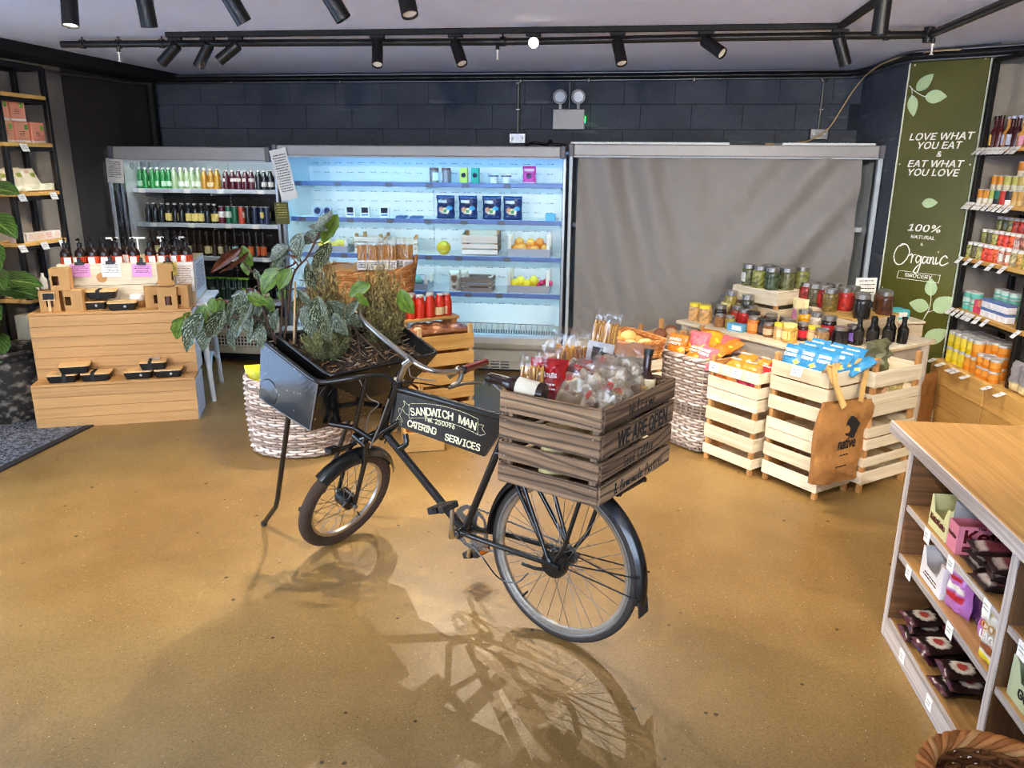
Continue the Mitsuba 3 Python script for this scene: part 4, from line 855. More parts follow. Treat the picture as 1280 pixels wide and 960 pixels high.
part(k, 'bowl', lathe([(0, 0), (.045, 0), (.052, .02), (.05, .045), (0, .045)], 18).ply(40), 'post', T); part(k, 'lid', lathe([(0, .045), (.05, .045), (.054, .06), (.048, .085), (0, .09)], 18).ply(40), 'white', T)
# white painted table behind the stand, carrying the pine box
k = thing('white_table', 'white painted table with splayed legs behind the oak stand', 'table')
part(k, 'top', bshape(.10, 1.13, .405, 1.03, .745, .772, bev=.006), 'whitewood', FB.T())
part(k, 'apron', bshape(.16, 1.07, .44, .455, .66, .744, bev=.002), 'whitewood', FB.T()); part(k, 'apron', bshape(1.05, 1.065, .455, .96, .66, .744, bev=.002), 'whitewood', FB.T())
for u in (.18, 1.05):
    for v in (.47, .94): part(k, 'leg', tube([(u, v, .744), (u + (.04 if u > .5 else -.04), v + (.04 if v > .7 else -.03), 0)], [.026, .019], 8).ply(50), 'whitewood', FB.T())
part(k, 'brace', tube(arc3([(1.075, .46, .22), (1.07, .705, .32), (1.075, .96, .22)], 6), .016, 6).ply(50), 'whitewood', FB.T())
# ================================================================ rack on the left wall
kr = thing('shelf_rack', 'black steel shelf rack with oak boards on the left wall', 'shelf rack')
for x, y in ((-4.205, 5.53), (-4.435, 5.53), (-4.435, 5.06), (-4.205, 5.06)): part(kr, 'post', bshape(x - .018, x + .018, y - .018, y + .018, 0, 2.42, bev=.003), 'black')
for z in (2.41,):
    part(kr, 'top_rail', bshape(-4.223, -4.187, 5.06, 5.53, z - .018, z + .018, bev=.003), 'black'); part(kr, 'top_rail', bshape(-4.453, -4.417, 5.06, 5.53, z - .018, z + .018, bev=.003), 'black')
    part(kr, 'end_rail', bshape(-4.435, -4.205, 5.515, 5.545, z - .015, z + .015, bev=.003), 'black')
RZ = (2.225, 1.895, 1.555, 1.205, .80, .48)
for z in RZ:
    part(kr, 'board', bshape(-4.44, -4.185, 5.04, 5.512, z - .028, z, bev=.003), 'golden')
    part(kr, 'rail', bshape(-4.215, -4.19, 5.06, 5.512, z - .058, z - .029, bev=.002), 'black'); part(kr, 'end_bar', bshape(-4.42, -4.22, 5.512, 5.535, z - .058, z - .029, bev=.002), 'black')
def rtag(y, z, deg, lab):
    k = thing('shelf_tag', lab, 'price tag', 'tags on the left rack'); T = TR((-4.178, y, z - .01), rotz(math.radians(90)) @ rotx(math.radians(-22)))
    part(k, 'card', bshape(-.035, .035, -.0015, 0, -.055, .0), 'paper', T)
    lines(k, .05, 2, 'header', T @ mat4((0, -.002, -.018), [1, 0, 0], [0, 0, 1], [0, -1, 0]), .014, .004, int(y * 100))
for y, z, l in ((5.20, RZ[1], 'white tag under the peach boxes on the left rack'), (5.10, RZ[2], 'left tag under the cream pouches on the left rack'), (5.42, RZ[2], 'right tag under the cream pouches on the left rack'), (5.03, RZ[3], 'leftmost tag under the small white boxes on the left rack'), (5.25, RZ[3], 'middle tag under the small white boxes on the left rack'), (5.44, RZ[3], 'rightmost tag under the small white boxes on the left rack'), (5.25, RZ[4], 'left tag on the low shelf behind the plant'), (5.40, RZ[4], 'right tag on the low shelf behind the plant')): rtag(y, z, 0, l)
scene['m_peach'] = pr(rgb('#e8937a'), .6); scene['m_peachpale'] = pr(rgb('#f0d9cf'), .6); scene['m_bud'] = pr(rgb('#6f9a3a'), .6)
def peach(y, z, lab, deg=0):
    k = thing('peach_box', lab, 'box', 'peach boxes on the left rack'); T = TR((-4.275, y, z), rotz(math.radians(90 + deg)))
    part(k, 'carton', bshape(-.068, .068, -.04, .04, .018, .145, bev=.003), 'peach', T); part(k, 'base', bshape(-.068, .068, -.04, .04, 0, .0175, bev=.002), 'peachpale', T)
    part(k, 'logo', bshape(.022, .05, -.042, -.0395, .09, .125), 'bud', T)
    lines(k, .05, 3, 'grip', T @ mat4((-.01, -.0405, .075), [1, 0, 0], [0, 0, 1], [0, -1, 0]), .012, .003, int(y * 50))
for i, y in enumerate((5.14, 5.29, 5.445)):
    peach(y, RZ[1], f'{nth(i, 3)} peach box in the lower row on the left rack', 2)
for i, y in enumerate((5.12, 5.275)): peach(y, RZ[1] + .146, f'{nth(i, 2)} peach box in the upper row on the left rack', -3)
cp = paint('#ece0bf', ('r', .62, .62, .16, .10, '#8f9a3c'), ('r', .3, .8, .12, .06, '#d9a79a'), ('r', .5, .04, .5, .05, '#f4ecd8'))
for i, (y, t) in enumerate(((5.10, .5), (5.24, .42), (5.39, .5))):
    put(thing('cream_pouch', f'{nth(i, 3)} cream pouch leaning on the left rack', 'pouch', 'cream pouches'), pouch(.16, .17, .04, cp, flat('#e6d8b4'), seed=i), 'vsatin', TR((-4.27, y, RZ[2] + .012), rotz(math.radians(90)) @ rotx(-t)))
for i, y in enumerate((5.12, 5.27, 5.42)):
    put(thing('cream_sachet', f'{nth(i, 3)} flat cream pillow pack lying in front of the pouches', 'sachet', 'cream pillow packs'), pouch(.16, .055, .05, flat('#efe6c4'), seed=i + 7), 'vsatin', TR((-4.215, y, RZ[2] + .002), rotz(math.radians(90))))
for i, y in enumerate((5.09, 5.19, 5.28, 5.37, 5.46)):
    k = carton('soap_carton', f'{nth(i, 5)} small pink and white carton on the left rack', 0, 0, 0, .085, .06, .06, ('f0d4cc', 'f4e6de', 'eed9c8')[i % 3], 'carton', T=TR((-4.25, y, RZ[3]), rotz(math.radians(90))), group='small cartons on the left rack')
    lines(k, .06, 3, 'peach', TR((-4.25, y, RZ[3]), rotz(math.radians(90))) @ mat4((0, -.0305, .045), [1, 0, 0], [0, 0, 1], [0, -1, 0]), .013, .004, i)
wb = lathe([(0, 0), (.036, 0), (.038, .01), (.038, .13), (.03, .16), (.014, .18), (.014, .215), (0, .215)], 12).ply(40)
for i, (y, x) in enumerate(((5.24, -4.26), (5.17, -4.2), (5.26, -4.22), (5.34, -4.26), (5.42, -4.24))):
    put(thing('white_bottle', f'{nth(i, 5)} white bottle on the lowest shelf beside the planter', 'bottle', 'white bottles'), wb, 'white', TR((x, y, RZ[5])))
for i, (y, h) in enumerate(((5.30, .16), (5.40, .14), (5.20, .15))):
    put(thing('white_flask', f'{nth(i, 3)} white flask on the fifth shelf of the left rack', 'bottle', 'white flasks'), lathe([(0, 0), (.03, 0), (.03, h * .7), (.012, h * .85), (.012, h), (0, h)], 12).ply(40), 'white', TR((-4.27, y, RZ[4])))
for i, (y, z) in enumerate(((5.06, RZ[5]),)):
    k = carton('pink_pack', 'cream pack with pink corners beside the planter', 0, 0, 0, .13, .10, .21, 'eae6d2', 'pack', T=TR((-4.25, y, z), rotz(math.radians(90))), group='cream and pink packs')
    for u, w in ((.035, .03), (-.03, .02)): part(k, 'pink_print', bshape(u - w / 2, u + w / 2, -.0515, -.05, .16, .20), 'cd3407a' if 'm_cd3407a' in scene else 'pinkcard', TR((-4.25, y, z), rotz(math.radians(90))))
    part(k, 'pink_print', bshape(-.06, .06, -.0515, -.05, .0, .03), 'pinkcard', TR((-4.25, y, z), rotz(math.radians(90))))
# ================================================================ leaves
def leafmesh(L, W, curl=.15, fold=.25, lobe=0.0, seed=0, nu=6, nv=12, asym=0.0):
    """A leaf from the origin along +y, width along x, its upper side towards +z."""
    q = np.random.default_rng(seed); a = q.random(4) * 6
    def f(U, V):
        s = 2 * U - 1; w = W / 2 * np.sin(np.pi * V ** .72) ** .8 * (1 + .06 * np.sin(V * 22 + a[0])) * (1 + asym * s)
        x = s * w + asym * .2 * W * np.sin(np.pi * V)
        y = V * L - lobe * L * (np.abs(s) ** 1.5) * (1 - V) ** 3
        z = fold * np.abs(x) - curl * L * V ** 2 + .02 * L * np.sin(V * 15 + s * 3 + a[1]) * np.abs(s)
        return x, y, z
    m = grid(f, nu, nv); m.uv[0] = np.stack([m.uv[0][:, 0] * 2 - 1, m.uv[0][:, 1]], 1)
    return m.ply(True, uv=True)
def leafT(p, tip, nrm, s=1.0):
    ey = np.asarray(tip, float); ey /= np.linalg.norm(ey); ez = np.asarray(nrm, float); ez = ez - ey * (ez @ ey); ez /= np.linalg.norm(ez)
    return mat4(p, np.cross(ey, ez) * s, ey * s, ez * s)
kf = thing('fiddle_leaf_plant', 'tall plant with big leathery leaves in a dark pot at the left edge', 'plant')
PC = np.array([-4.20, 4.75, 0])
kpot = thing('stone_planter', 'big dark stone planter at the left edge', 'planter')
put(kpot, lathe([(0, 0), (.18, 0), (.21, .06), (.235, .22), (.225, .36), (.195, .43), (.21, .47), (.23, .49), (.225, .51), (.20, .50), (.185, .46), (0, .455)], 32).ply(40), 'stone', TR(PC + [-.012, 0, .009]))
part(kf, 'trunk', tube(arc3([PC + (0, 0, .46), PC + (.01, -.03, .8), PC + (-.02, 0, 1.2), PC + (-.06, .02, 1.6)], 5), [.02] * 5 + [.016] * 5 + [.012] * 6, 8).ply(50), 'twig')
lf = [leafmesh(.30, .19, .25, .18, .1, i) for i in range(3)]
for i, (z, dx, dy, dz, sc) in enumerate(((.98, 1.0, -.05, .10, 1.0), (.93, .9, .1, -.05, .9), (1.02, -.1, -1, .15, 1.0), (.86, .35, -.8, -.5, 1.0), (.78, .2, -.9, -.75, .95), (1.25, .55, -.5, -.3, 1.05), (1.28, .0, -.9, -.1, 1.0), (1.42, .75, -.3, -.12, 1.1), (1.5, .3, -.9, -.1, 1.1), (1.58, .9, -.2, .12, 1.0), (.66, .5, -.7, -.6, .8), (1.64, .3, -.5, .8, .9), (1.05, .8, -.6, -.1, .9))):
    p = PC + np.array([-.03 + .02 * dx, .02 * dy, z]); t = np.array([dx, dy, dz]); t = t / np.linalg.norm(t)
    j = part(kf, 'leaf', lf[i % 3], 'leafdark', leafT(p + t * .06, t, (.25 * dx + .35, -.55, 1.0), sc))
    part(j, 'stalk', tube([p, p + t * .07], .004, 5).ply(50), 'leafgreen')
# ================================================================ the delivery bicycle: forward, left, up from the rear tyre's foot
BC = np.array([-.16, 2.643, 0]); _ya, _le = math.radians(150.5), math.radians(-2.4)
BD = np.array([math.cos(_ya), math.sin(_ya), 0]); BU = np.array([-math.sin(_ya) * math.sin(_le), math.cos(_ya) * math.sin(_le), math.cos(_le)]); BL = np.cross(BU, BD)
TB = mat4(BC, BD, BL, BU)
def BW(f, l, u): return BC + BD * f + BL * l + BU * u
kb = thing('delivery_bicycle', 'black vintage butcher bicycle with sign panel, front carrier and rear crate rack', 'bicycle')
def bt(kind, path, r, mat='bikeblack', n=10, T=TB, parent=None, smooth=50, label=None): return part(parent or kb, kind, tube(path, r, n).ply(smooth), mat, T, label)
def ring(R, prof, n=72):
    """prof: (radius, axial) closed section swept round the y axis."""
    m = M(); a = np.linspace(0, 2 * np.pi, n + 1)[:-1]; k = len(prof)
    v = np.array([[r * math.cos(t), y, r * math.sin(t)] for t in a for r, y in prof])
    f = [[i * k + j, i * k + (j + 1) % k, ((i + 1) % n) * k + (j + 1) % k, ((i + 1) % n) * k + j] for i in range(n) for j in range(k)]
    return m.add(v, f)
def circ(R, r, ry=None, n=12): return [(R + r * math.cos(t), (ry or r) * math.sin(t)) for t in np.linspace(0, 2 * np.pi, n + 1)[:-1]]
plain('tyre', '#2a2320', 0.75); plain('tyrefront', '#3a2a20', 0.85); plain('rim', '#b9b4ab', 0.28, 0.9); plain('spoke', '#8e8a84', 0.3, 0.9)
def wheel(kind, R, tr, T, hubw, hubr, tyre, mudtone=None):
    w = part(kb, kind, ring(0, [(R - tr * 2.2, -.012), (R - tr * 2.2 - .012, -.008), (R - tr * 2.2 - .012, .008), (R - tr * 2.2, .012), (R - tr * 1.75, .013), (R - tr * 1.9, 0), (R - tr * 1.75, -.013)]).ply(30), 'rim', T)
    part(w, 'tyre', ring(0, circ(R - tr, tr)).ply(True), tyre, T)
    part(w, 'wall_band', ring(0, circ(R - tr * 1.55, tr * .72, tr * .97)).ply(True), 'dullsteel' if tyre == 'tyre' else tyre, T)
    h = part(w, 'hub', lathe([(0, -hubw), (.010, -hubw), (.012, -hubw * .7), (hubr, -hubw * .62), (hubr, -hubw * .5), (hubr * .6, -hubw * .4), (hubr * .6, hubw * .4), (hubr, hubw * .5), (hubr, hubw * .62), (.012, hubw * .7), (.01, hubw), (0, hubw)], 20, R=rotx(-math.pi / 2)).ply(40), 'bikeblack', T)
    rr = R - tr * 2.2 - .01; n = 32
    for i in range(n):
        a = 2 * math.pi * i / n; s = 1 if i % 2 else -1; b = a + (1 if (i // 2) % 2 else -1) * 1.15
        part(w, 'spoke', tube([(hubr * .92 * math.cos(b), s * hubw * .56, hubr * .92 * math.sin(b)), (rr * math.cos(a), s * .003, rr * math.sin(a))], .0014, 5, cap=False).ply(True), 'spoke', T)
    part(w, 'valve', tube([(rr * math.cos(-.9), 0, rr * math.sin(-.9)), ((rr - .035) * math.cos(-.9), 0, (rr - .035) * math.sin(-.9))], .0045, 8).ply(50), 'black', T)
    return w
RH = np.array([0, 0, .333])
wheel('rear_wheel', .331, .0185, TB @ TR(RH), .062, .034, 'tyre')
wu_ = np.array([-.342, .030, .939]); wu_ /= np.linalg.norm(wu_); wd_ = np.array([-.012, -.999, .028]); wd_ -= wu_ * (wd_ @ wu_); wd_ /= np.linalg.norm(wd_); wa_ = np.cross(wu_, wd_)
FH = np.array([1.207, .012, .2515]); TF = TB @ mat4(FH, wd_, wa_, wu_)
wheel('front_wheel', .265, .026, TF, .062, .040, 'tyrefront')
# frame
bt('head_tube', [(.872, 0, .875), (.985, 0, .615)], .021)
for p in ((.874, 0, .87), (.98, 0, .625)): bt('head_lug', [np.array(p) + (-.006, 0, .016), np.array(p) + (.006, 0, -.016)], .026)
bt('top_tube', [(.885, 0, .845), (.26, 0, .832)], .0155); bt('down_tube', [(.965, 0, .635), (.49, 0, .305)], .0175); bt('seat_tube', [(.49, 0, .29), (.235, 0, .90)], .0155)
bt('bottom_bracket', [(.49, -.04, .30), (.49, .04, .30)], .024)
for s in (-1, 1):
    bt('chainstay', [(.48, s * .03, .305), (.30, s * .055, .322), (.0, s * .066, .336)], .0115)
    bt('seat_stay', [(.30, s * .022, .73), (.16, s * .055, .56), (.005, s * .068, .345)], .0085)
    bt('dropout', [(.03, s * .066, .336), (-.035, s * .066, .333)], .012)
bt('seat_post', [(.25, 0, .87), (.225, 0, .96)], .0125, 'chrome')
def saddle(U, V):
    w = .018 + .075 * np.clip((U - .25) / .55, 0, 1) ** 1.6; a = (V - .5) * np.pi
    return .39 - U * .28, w * np.sin(a) * 1.0, .958 + .045 * np.cos(a) * (1 - .15 * np.sin(np.pi * U)) + .012 * U - .02 * (U < .02)
part(kb, 'saddle', grid(saddle, 18, 14).ply(True), 'black', TB)
for s in (-1, 1): bt('saddle_spring', arc3([(.35, s * .012, .965), (.25, s * .03, .93), (.16, s * .045, .95)], 5), .005, 'chrome', 6)
# sign panel hung inside the frame, lettered on the left side
pl_ = [(.887, .838), (.275, .824), (.385, .655), (.92, .682)]
pn = part(kb, 'sign_panel', extrude(pl_, .014).ply(), 'bikeblack', TB, label='black sign panel lettered SANDWICH MAN CATERING SERVICES')
part(pn, 'edge_wear', tube([(.80, .0075, .838), (.60, .0076, .834)], .0012, 5).ply(), 'header', TB)
def panelT(f, u, roll=0.0): return TB @ mat4((f, .0078, u), [-1, 0, 0], [0, 0, 1], [0, 1, 0]) @ TR((0, 0, 0), rotz(roll))
scene['m_lettercream'] = pr(rgb('#e7dcb6'), .5)
def arctext(s, h, f0, f1, u0, bow, tilt, sh=0.0):
    n = len(s); 
    for i, ch in enumerate(s):
        if ch == ' ': continue
        t = (i + .5) / n; f = f0 + (f1 - f0) * t; u = u0 + tilt * (t - .5) + bow * (1 - (2 * t - 1) ** 2)
        sl = (tilt - bow * 4 * (2 * t - 1)) / abs(f1 - f0)
        text(pn, ch, h, 'lettercream', panelT(f, u - h / 2, math.atan(sl)), True, None, sh)
arctext('SANDWICH MAN', .0335, .79, .43, .765, .022, .012)
text(pn, 'Tel. 250096', .021, 'lettercream', panelT(.625, .7365, -.01), True, .17, .1)
arctext('CATERING', .030, .805, .645, .7055, .0, -.004, .12); arctext('SERVICES', .030, .595, .405, .690, .0, -.006, .12)
def pstroke(pts, w, mat='lettercream'):
    return part(pn, 'painted_line', tube([(f, .0085, u) for f, u in arc3([(a, b, 0) for a, b in pts], 5)[:, :2]], w, 5).ply(50), mat, TB)
def bn(t, du): f = .80 - .38 * t; return (f, .765 + .012 * (t - .5) + .022 * (1 - (2 * t - 1) ** 2) + du)
pstroke([bn(t, .034) for t in np.linspace(0, 1, 7)], .0011); pstroke([bn(t, -.030) for t in np.linspace(0, 1, 7)], .0011)
for t in (0, 1): pstroke([bn(t, .034), bn(t, -.030)], .0011)
for pts in (([.80, .785], [.832, .802], [.825, .785], [.838, .765], [.822, .748], [.80, .742]), ([.42, .782], [.39, .785], [.398, .77], [.382, .752], [.398, .742], [.42, .738])): pstroke(pts, .0011)
pstroke([(.855, .735), (.845, .752), (.855, .765), (.863, .752), (.855, .735)], .001); pstroke([(.855, .735), (.878, .700), (.845, .705), (.838, .703), (.855, .735)], .001); pstroke([(.870, .712), (.846, .712)], .001)
pstroke([(.862, .70), (.856, .692), (.862, .687)], .001); pstroke([(.85, .70), (.845, .692), (.85, .687)], .001)
# mudguards
def guard(R, w, a0, a1, T, n=40, th=.0015, drop=.35):
    m = M(); s = np.linspace(-1, 1, 9)
    def f(U, V):
        a = a0 + (a1 - a0) * U; q = 2 * V - 1; r = R - w * .42 * np.abs(q) ** 2.2
        return r * np.cos(a), q * w / 2, r * np.sin(a)
    grid(f, n, 8, m); return m.ply(True)
part(kb, 'rear_mudguard', guard(.362, .062, -.03, math.pi + .18, TB), 'bikeblack', TB @ TR(RH))
part(kb, 'mud_flap', bshape(-.003, .003, -.034, .034, -.03, .03, bev=.0015), 'rubber', TB @ TR((-.352, 0, .262), roty(.14)))
part(kb, 'front_mudguard', guard(.290, .075, .35, math.pi - .75, TB), 'bikeblack', TF)
for s in (-1, 1):
    bt('mudguard_stay', [(-.01, s * .055, .338), (-.345, s * .034, .30)], .0028, n=6); bt('mudguard_stay', [(-.005, s * .055, .345), (-.35, s * .034, .385)], .0028, n=6)
# rear rack
for s in (-1, 1):
    bt('rack_strut', [(.012, s * .07, .345), (.135, s * .085, .625), (.145, s * .085, .695)], .0085); bt('rack_strut', [(-.012, s * .07, .355), (-.06, s * .08, .43), (-.115, s * .085, .625), (-.12, s * .085, .695)], .0085)
    bt('rack_rail', [(.24, s * .09, .70), (-.28, s * .09, .70)], .0085)
for f in (.23, .06, -.1, -.27): bt('rack_bar', [(f, -.10, .70), (f, .10, .70)], .0085)
bt('rack_bar', [(.24, -.03, .70), (.315, -.02, .69)], .0085); bt('rack_bar', [(.24, .03, .70), (.315, .02, .69)], .0085)
# transmission
def toothed(R, n, th, holes):
    import shapely
    t = np.linspace(0, 2 * np.pi, n * 4, endpoint=False); r = np.where(np.arange(n * 4) % 4 < 2, R, R - .007)
    g = shapely.Polygon(np.column_stack([r * np.cos(t), r * np.sin(t)]))
    for i in range(holes):
        a = 2 * math.pi * i / holes
        g = g - shapely.Polygon([(R * .35 * math.cos(a), R * .35 * math.sin(a)), (R * .78 * math.cos(a - .45), R * .78 * math.sin(a - .45)), (R * .86 * math.cos(a), R * .86 * math.sin(a)), (R * .78 * math.cos(a + .45), R * .78 * math.sin(a + .45))])
    return extrude(g, th).ply()
part(kb, 'chainring', toothed(.095, 46, .004, 5), 'dullsteel', TB @ TR((.49, -.05, .30)))
part(kb, 'sprocket', toothed(.038, 18, .004, 0), 'dullsteel', TB @ TR((0, -.05, .333)))
m = M(); path = []
for a in np.linspace(math.pi / 2 + .12, -math.pi / 2 - .12, 26): path.append((.49 + .094 * math.cos(a), .30 + .094 * math.sin(a)))
path += [(.49 + (0 - .49) * t + 0, .206 + (.295 - .206) * t) for t in np.linspace(.03, .97, 40)]
for a in np.linspace(-math.pi / 2 - .12, -math.pi * 1.5 + .12, 14): path.append((.038 * math.cos(a), .333 + .038 * math.sin(a)))
path += [(0 + .49 * t, .371 + (.394 - .371) * t) for t in np.linspace(.03, .97, 40)]
for i, p in enumerate(path):
    q_ = path[(i + 1) % len(path)]; a = math.atan2(q_[1] - p[1], q_[0] - p[0]); L = math.hypot(q_[0] - p[0], q_[1] - p[1])
    box(m, ((p[0] + q_[0]) / 2, -.05 + (.002 if i % 2 else -.002), (p[1] + q_[1]) / 2), (L * 1.05, .004, .008), roty(-a))
part(kb, 'chain', m.ply(), 'dullsteel', TB, stuff=True)
for s, (du, df) in ((1, (.155, -.012)), (-1, (-.165, .045))):
    c = bt('crank', [(.49, s * .045, .30), (.49, s * .075, .30), (.488 + df * .3, s * .082, .30 + du * .3), (.49 + df, s * .088, .30 + du)], [.014, .014, .010, .009], 'chrome')
    p = np.array([.49 + df, s * .145, .30 + du])
    e = part(kb, 'pedal', bx(-.012, .012, -.05, .05, -.012, .012).ply(), 'black', TB @ TR(p, roty(.35)))
    for t in (-1, 1): part(e, 'rubber_block', bshape(t * .030 - .014, t * .030 + .014, -.048, .048, -.014, .014, bev=.004), 'rubber', TB @ TR(p, roty(.35)))
    part(e, 'spindle', tube([(0, -.06 if s > 0 else .06, 0), (0, 0, 0)], .006, 6).ply(), 'chrome', TB @ TR(p))
    if s < 0:
        scene['m_reflector'] = pr(rgb('#d8741c'), .25)
        part(e, 'reflector', bshape(-.046, -.0438, -.03, .03, -.008, .008), 'reflector', TB @ TR(p, roty(.35)))
bt('brake_cable', arc3([(.42, .03, .27), (.33, .06, .245), (.24, .075, .20), (.15, .08, .215), (.10, .075, .27)], 6), .003, n=6)
part(kb, 'hub_brake', lathe([(0, -.02), (.05, -.02), (.055, -.012), (.055, .012), (.05, .02), (0, .02)], 24, R=rotx(-math.pi / 2)).ply(40), 'bikeblack', TB @ TR((0, .045, .333)))
bt('brake_arm', [(.0, .06, .31), (.07, .066, .295), (.14, .06, .29)], .007)
# fork
cr = FH + wu_ * .315
for s in (-1, 1): bt('fork_blade', [cr + wa_ * s * .030 + (-.01, 0, .02), cr + wa_ * s * .056 - wu_ * .06, FH + wa_ * s * .060], [.013, .0125, .009])
bt('fork_crown', [cr - wa_ * .045 + (-.01, 0, .02), cr + wa_ * .045 + (-.01, 0, .02)], .018); bt('steerer', [(.98, 0, .63), cr + (-.01, 0, .02)], .017)
part(kb, 'fork_hub_nut', lathe([(0, -.075), (.011, -.075), (.011, -.06), (.011, .06), (.011, .075), (0, .075)], 8, R=rotx(-math.pi / 2)).ply(), 'dullsteel', TF)
part(kb, 'drum_brake', lathe([(0, -.04), (.036, -.04), (.040, -.028), (.040, .028), (.036, .04), (0, .04)], 24, R=rotx(-math.pi / 2)).ply(40), 'black', TF)
bt('fork_lamp_bracket', [cr + (.0, .02, .01), cr + (.02, .12, -.005)], .008)
part(kb, 'lamp_clip', bshape(-.02, .02, -.03, .03, -.012, .012, bev=.004), 'black', TB @ TR(cr + (.03, .13, .0)))
# stem, bars, grips, brake
bt('stem', [(.872, 0, .87), (.822, 0, .972)], .0125, 'chrome'); bt('stem_clamp', [(.835, 0, .955), (.805, -.01, .985)], .018, 'chrome')
bar = arc3([(.714, -.392, .926), (.703, -.22, .919), (.715, -.11, .926), (.745, -.055, .942), (.81, -.02, .975), (.953, .0, 1.049), (1.09, .0, 1.118), (1.132, -.03, 1.14), (1.165, -.08, 1.158), (1.23, -.178, 1.192)], 8)
hb_ = bt('handlebar', bar, .0125, 'chrome')
for a, b in (((.716, -.405, .927), (.703, -.235, .919)), ((1.172, -.09, 1.161), (1.235, -.185, 1.194))):
    a, b = np.array(a), np.array(b); part(hb_, 'grip', tube([a + (b - a) * t for t in (0, .03, .5, .95, 1)], [.013, .0175, .0165, .018, .019], 14).ply(50), 'grip', TB, 'oxblood red grip')
    part(hb_, 'grip_collar', tube([b + (b - a) * .01, b + (b - a) * .08] if b[0] < 1 else [a - (b - a) * .08, a], .0195, 12).ply(50), 'black', TB)
bt('brake_bracket', arc3([(.715, -.20, .935), (.700, -.215, .90), (.712, -.205, .865), (.728, -.18, .848)], 5), .011, 'dullsteel'); bt('brake_bracket', [(.70, -.195, .925), (.72, -.15, .90)], .014, 'steel')
bt('brake_lever', arc3([(.735, -.17, .842), (.715, -.25, .850), (.70, -.33, .842), (.688, -.365, .832)], 5), [.007] * 10 + [.005] * 6, 'dullsteel')
bt('brake_cable', arc3([(.738, -.165, .845), (.79, -.05, .875), (.84, .03, .885), (.885, .04, .86)], 6), .003, n=6); bt('brake_cable', arc3([(.82, -.01, .955), (.80, .0, .915), (.79, -.03, .90), (.745, -.1, .885)], 6), .003, 'dullsteel', 6)
bt('brake_rod', [(.90, .03, .80), (.95, .045, .66), (1.0, .05, .56)], .004, 'dullsteel', 6); bt('brake_rod', [(.885, -.03, .84), (.93, -.03, .70), (1.0, -.04, .56)], .004, n=6)
bt('brake_cable', arc3([(1.02, .09, .88), (.985, .07, .80), (.94, .05, .775), (.99, .06, .72), (1.03, .05, .62), (1.06, .04, .56)], 5), .003, 'dullsteel', 6)
bt('stand_hook', arc3([(.81, .02, .66), (.80, .025, .62), (.835, .03, .59)], 4), .012)
# carrier: rails, struts, black box, stand
for s in (1, -1):
    rl = arc3([(.885, 0, .868), (.915, s * .05, .903), (.945, s * .12, .908), (.99, s * .19, .90), (1.06, s * .25, .886), (1.11, s * .262, .893), (1.20, s * .262, .922), (1.44, s * .262, 1.008)], 5)
    bt('carrier_rail', rl, .0115); bt('carrier_strut', [(.945, s * .11, .905), (1.05, s * .09, .655)], .0115); bt('carrier_strut', [(.96, s * .10, .87), (1.06, s * .085, .66)], .006)
    bt('carrier_arm', [(1.0, s * .02, .585), (1.06, s * .09, .65), (1.13, s * .17, .672)], .012)
    bt('carrier_arm', [(.86, s * .012, .70), (.93, s * .03, .65), (1.0, s * .03, .59)], .010)
    lg = bt('stand_leg', [(1.37, s * .20, .66), (1.54, s * .155, .20), (1.565, s * .15, .15), (1.715, s * .116, .010)], .012)
    part(lg, 'foot', lathe([(0, -.012), (.015, -.012), (.015, .006), (0, .008)], 12).ply(50), 'rubber', TB @ TR((1.715, s * .116, .012)))
bt('carrier_rail', [(1.44, .262, 1.008), (1.455, .24, 1.013), (1.455, -.24, 1.013), (1.44, -.262, 1.008)], .0115)
kc_ = part(kb, 'carrier_box', extrude([(1.09, .88), (1.475, 1.0), (1.505, .735), (1.36, .70), (1.15, .655)], .006).ply(), 'enamel', TB @ TR((0, .252, 0)), 'black enamelled carrier box, chipped and scratched')
part(kc_, 'side_plate', extrude([(1.09, .88), (1.475, 1.0), (1.505, .735), (1.36, .70), (1.15, .655)], .006).ply(), 'enamel', TB @ TR((0, -.252, 0)))
def plate(a, b, w=.50, th=.005):
    a, b = np.array(a, float), np.array(b, float); dd = b - a; L = np.linalg.norm(dd); an = math.atan2(dd[1], dd[0])
    return TB @ TR(((a[0] + b[0]) / 2, 0, (a[1] + b[1]) / 2), roty(-an)), bshape(-L / 2, L / 2, -w / 2, w / 2, -th / 2, th / 2)
for a, b in (((1.09, .86), (1.15, .655)), ((1.475, .99), (1.505, .735)), ((1.15, .655), (1.36, .70)), ((1.36, .70), (1.505, .735))):
    T_, s_ = plate(a, b); part(kc_, 'plate', s_, 'enamel', T_)
part(kc_, 'rolled_edge', tube([(1.15, .255, .655), (1.09, .255, .875)], .004, 6).ply(50), 'dullsteel', TB); part(kc_, 'rolled_edge', tube([(1.15, .255, .654), (1.36, .255, .699), (1.505, .255, .735)], .004, 6).ply(50), 'dullsteel', TB)
part(kc_, 'boss', lathe([(0, 0), (.060, 0), (.064, .003), (.058, .008), (0, .009)], 24, R=rotx(-math.pi / 2)).ply(50), 'enamel', TB @ TR((1.43, .25, .775)))
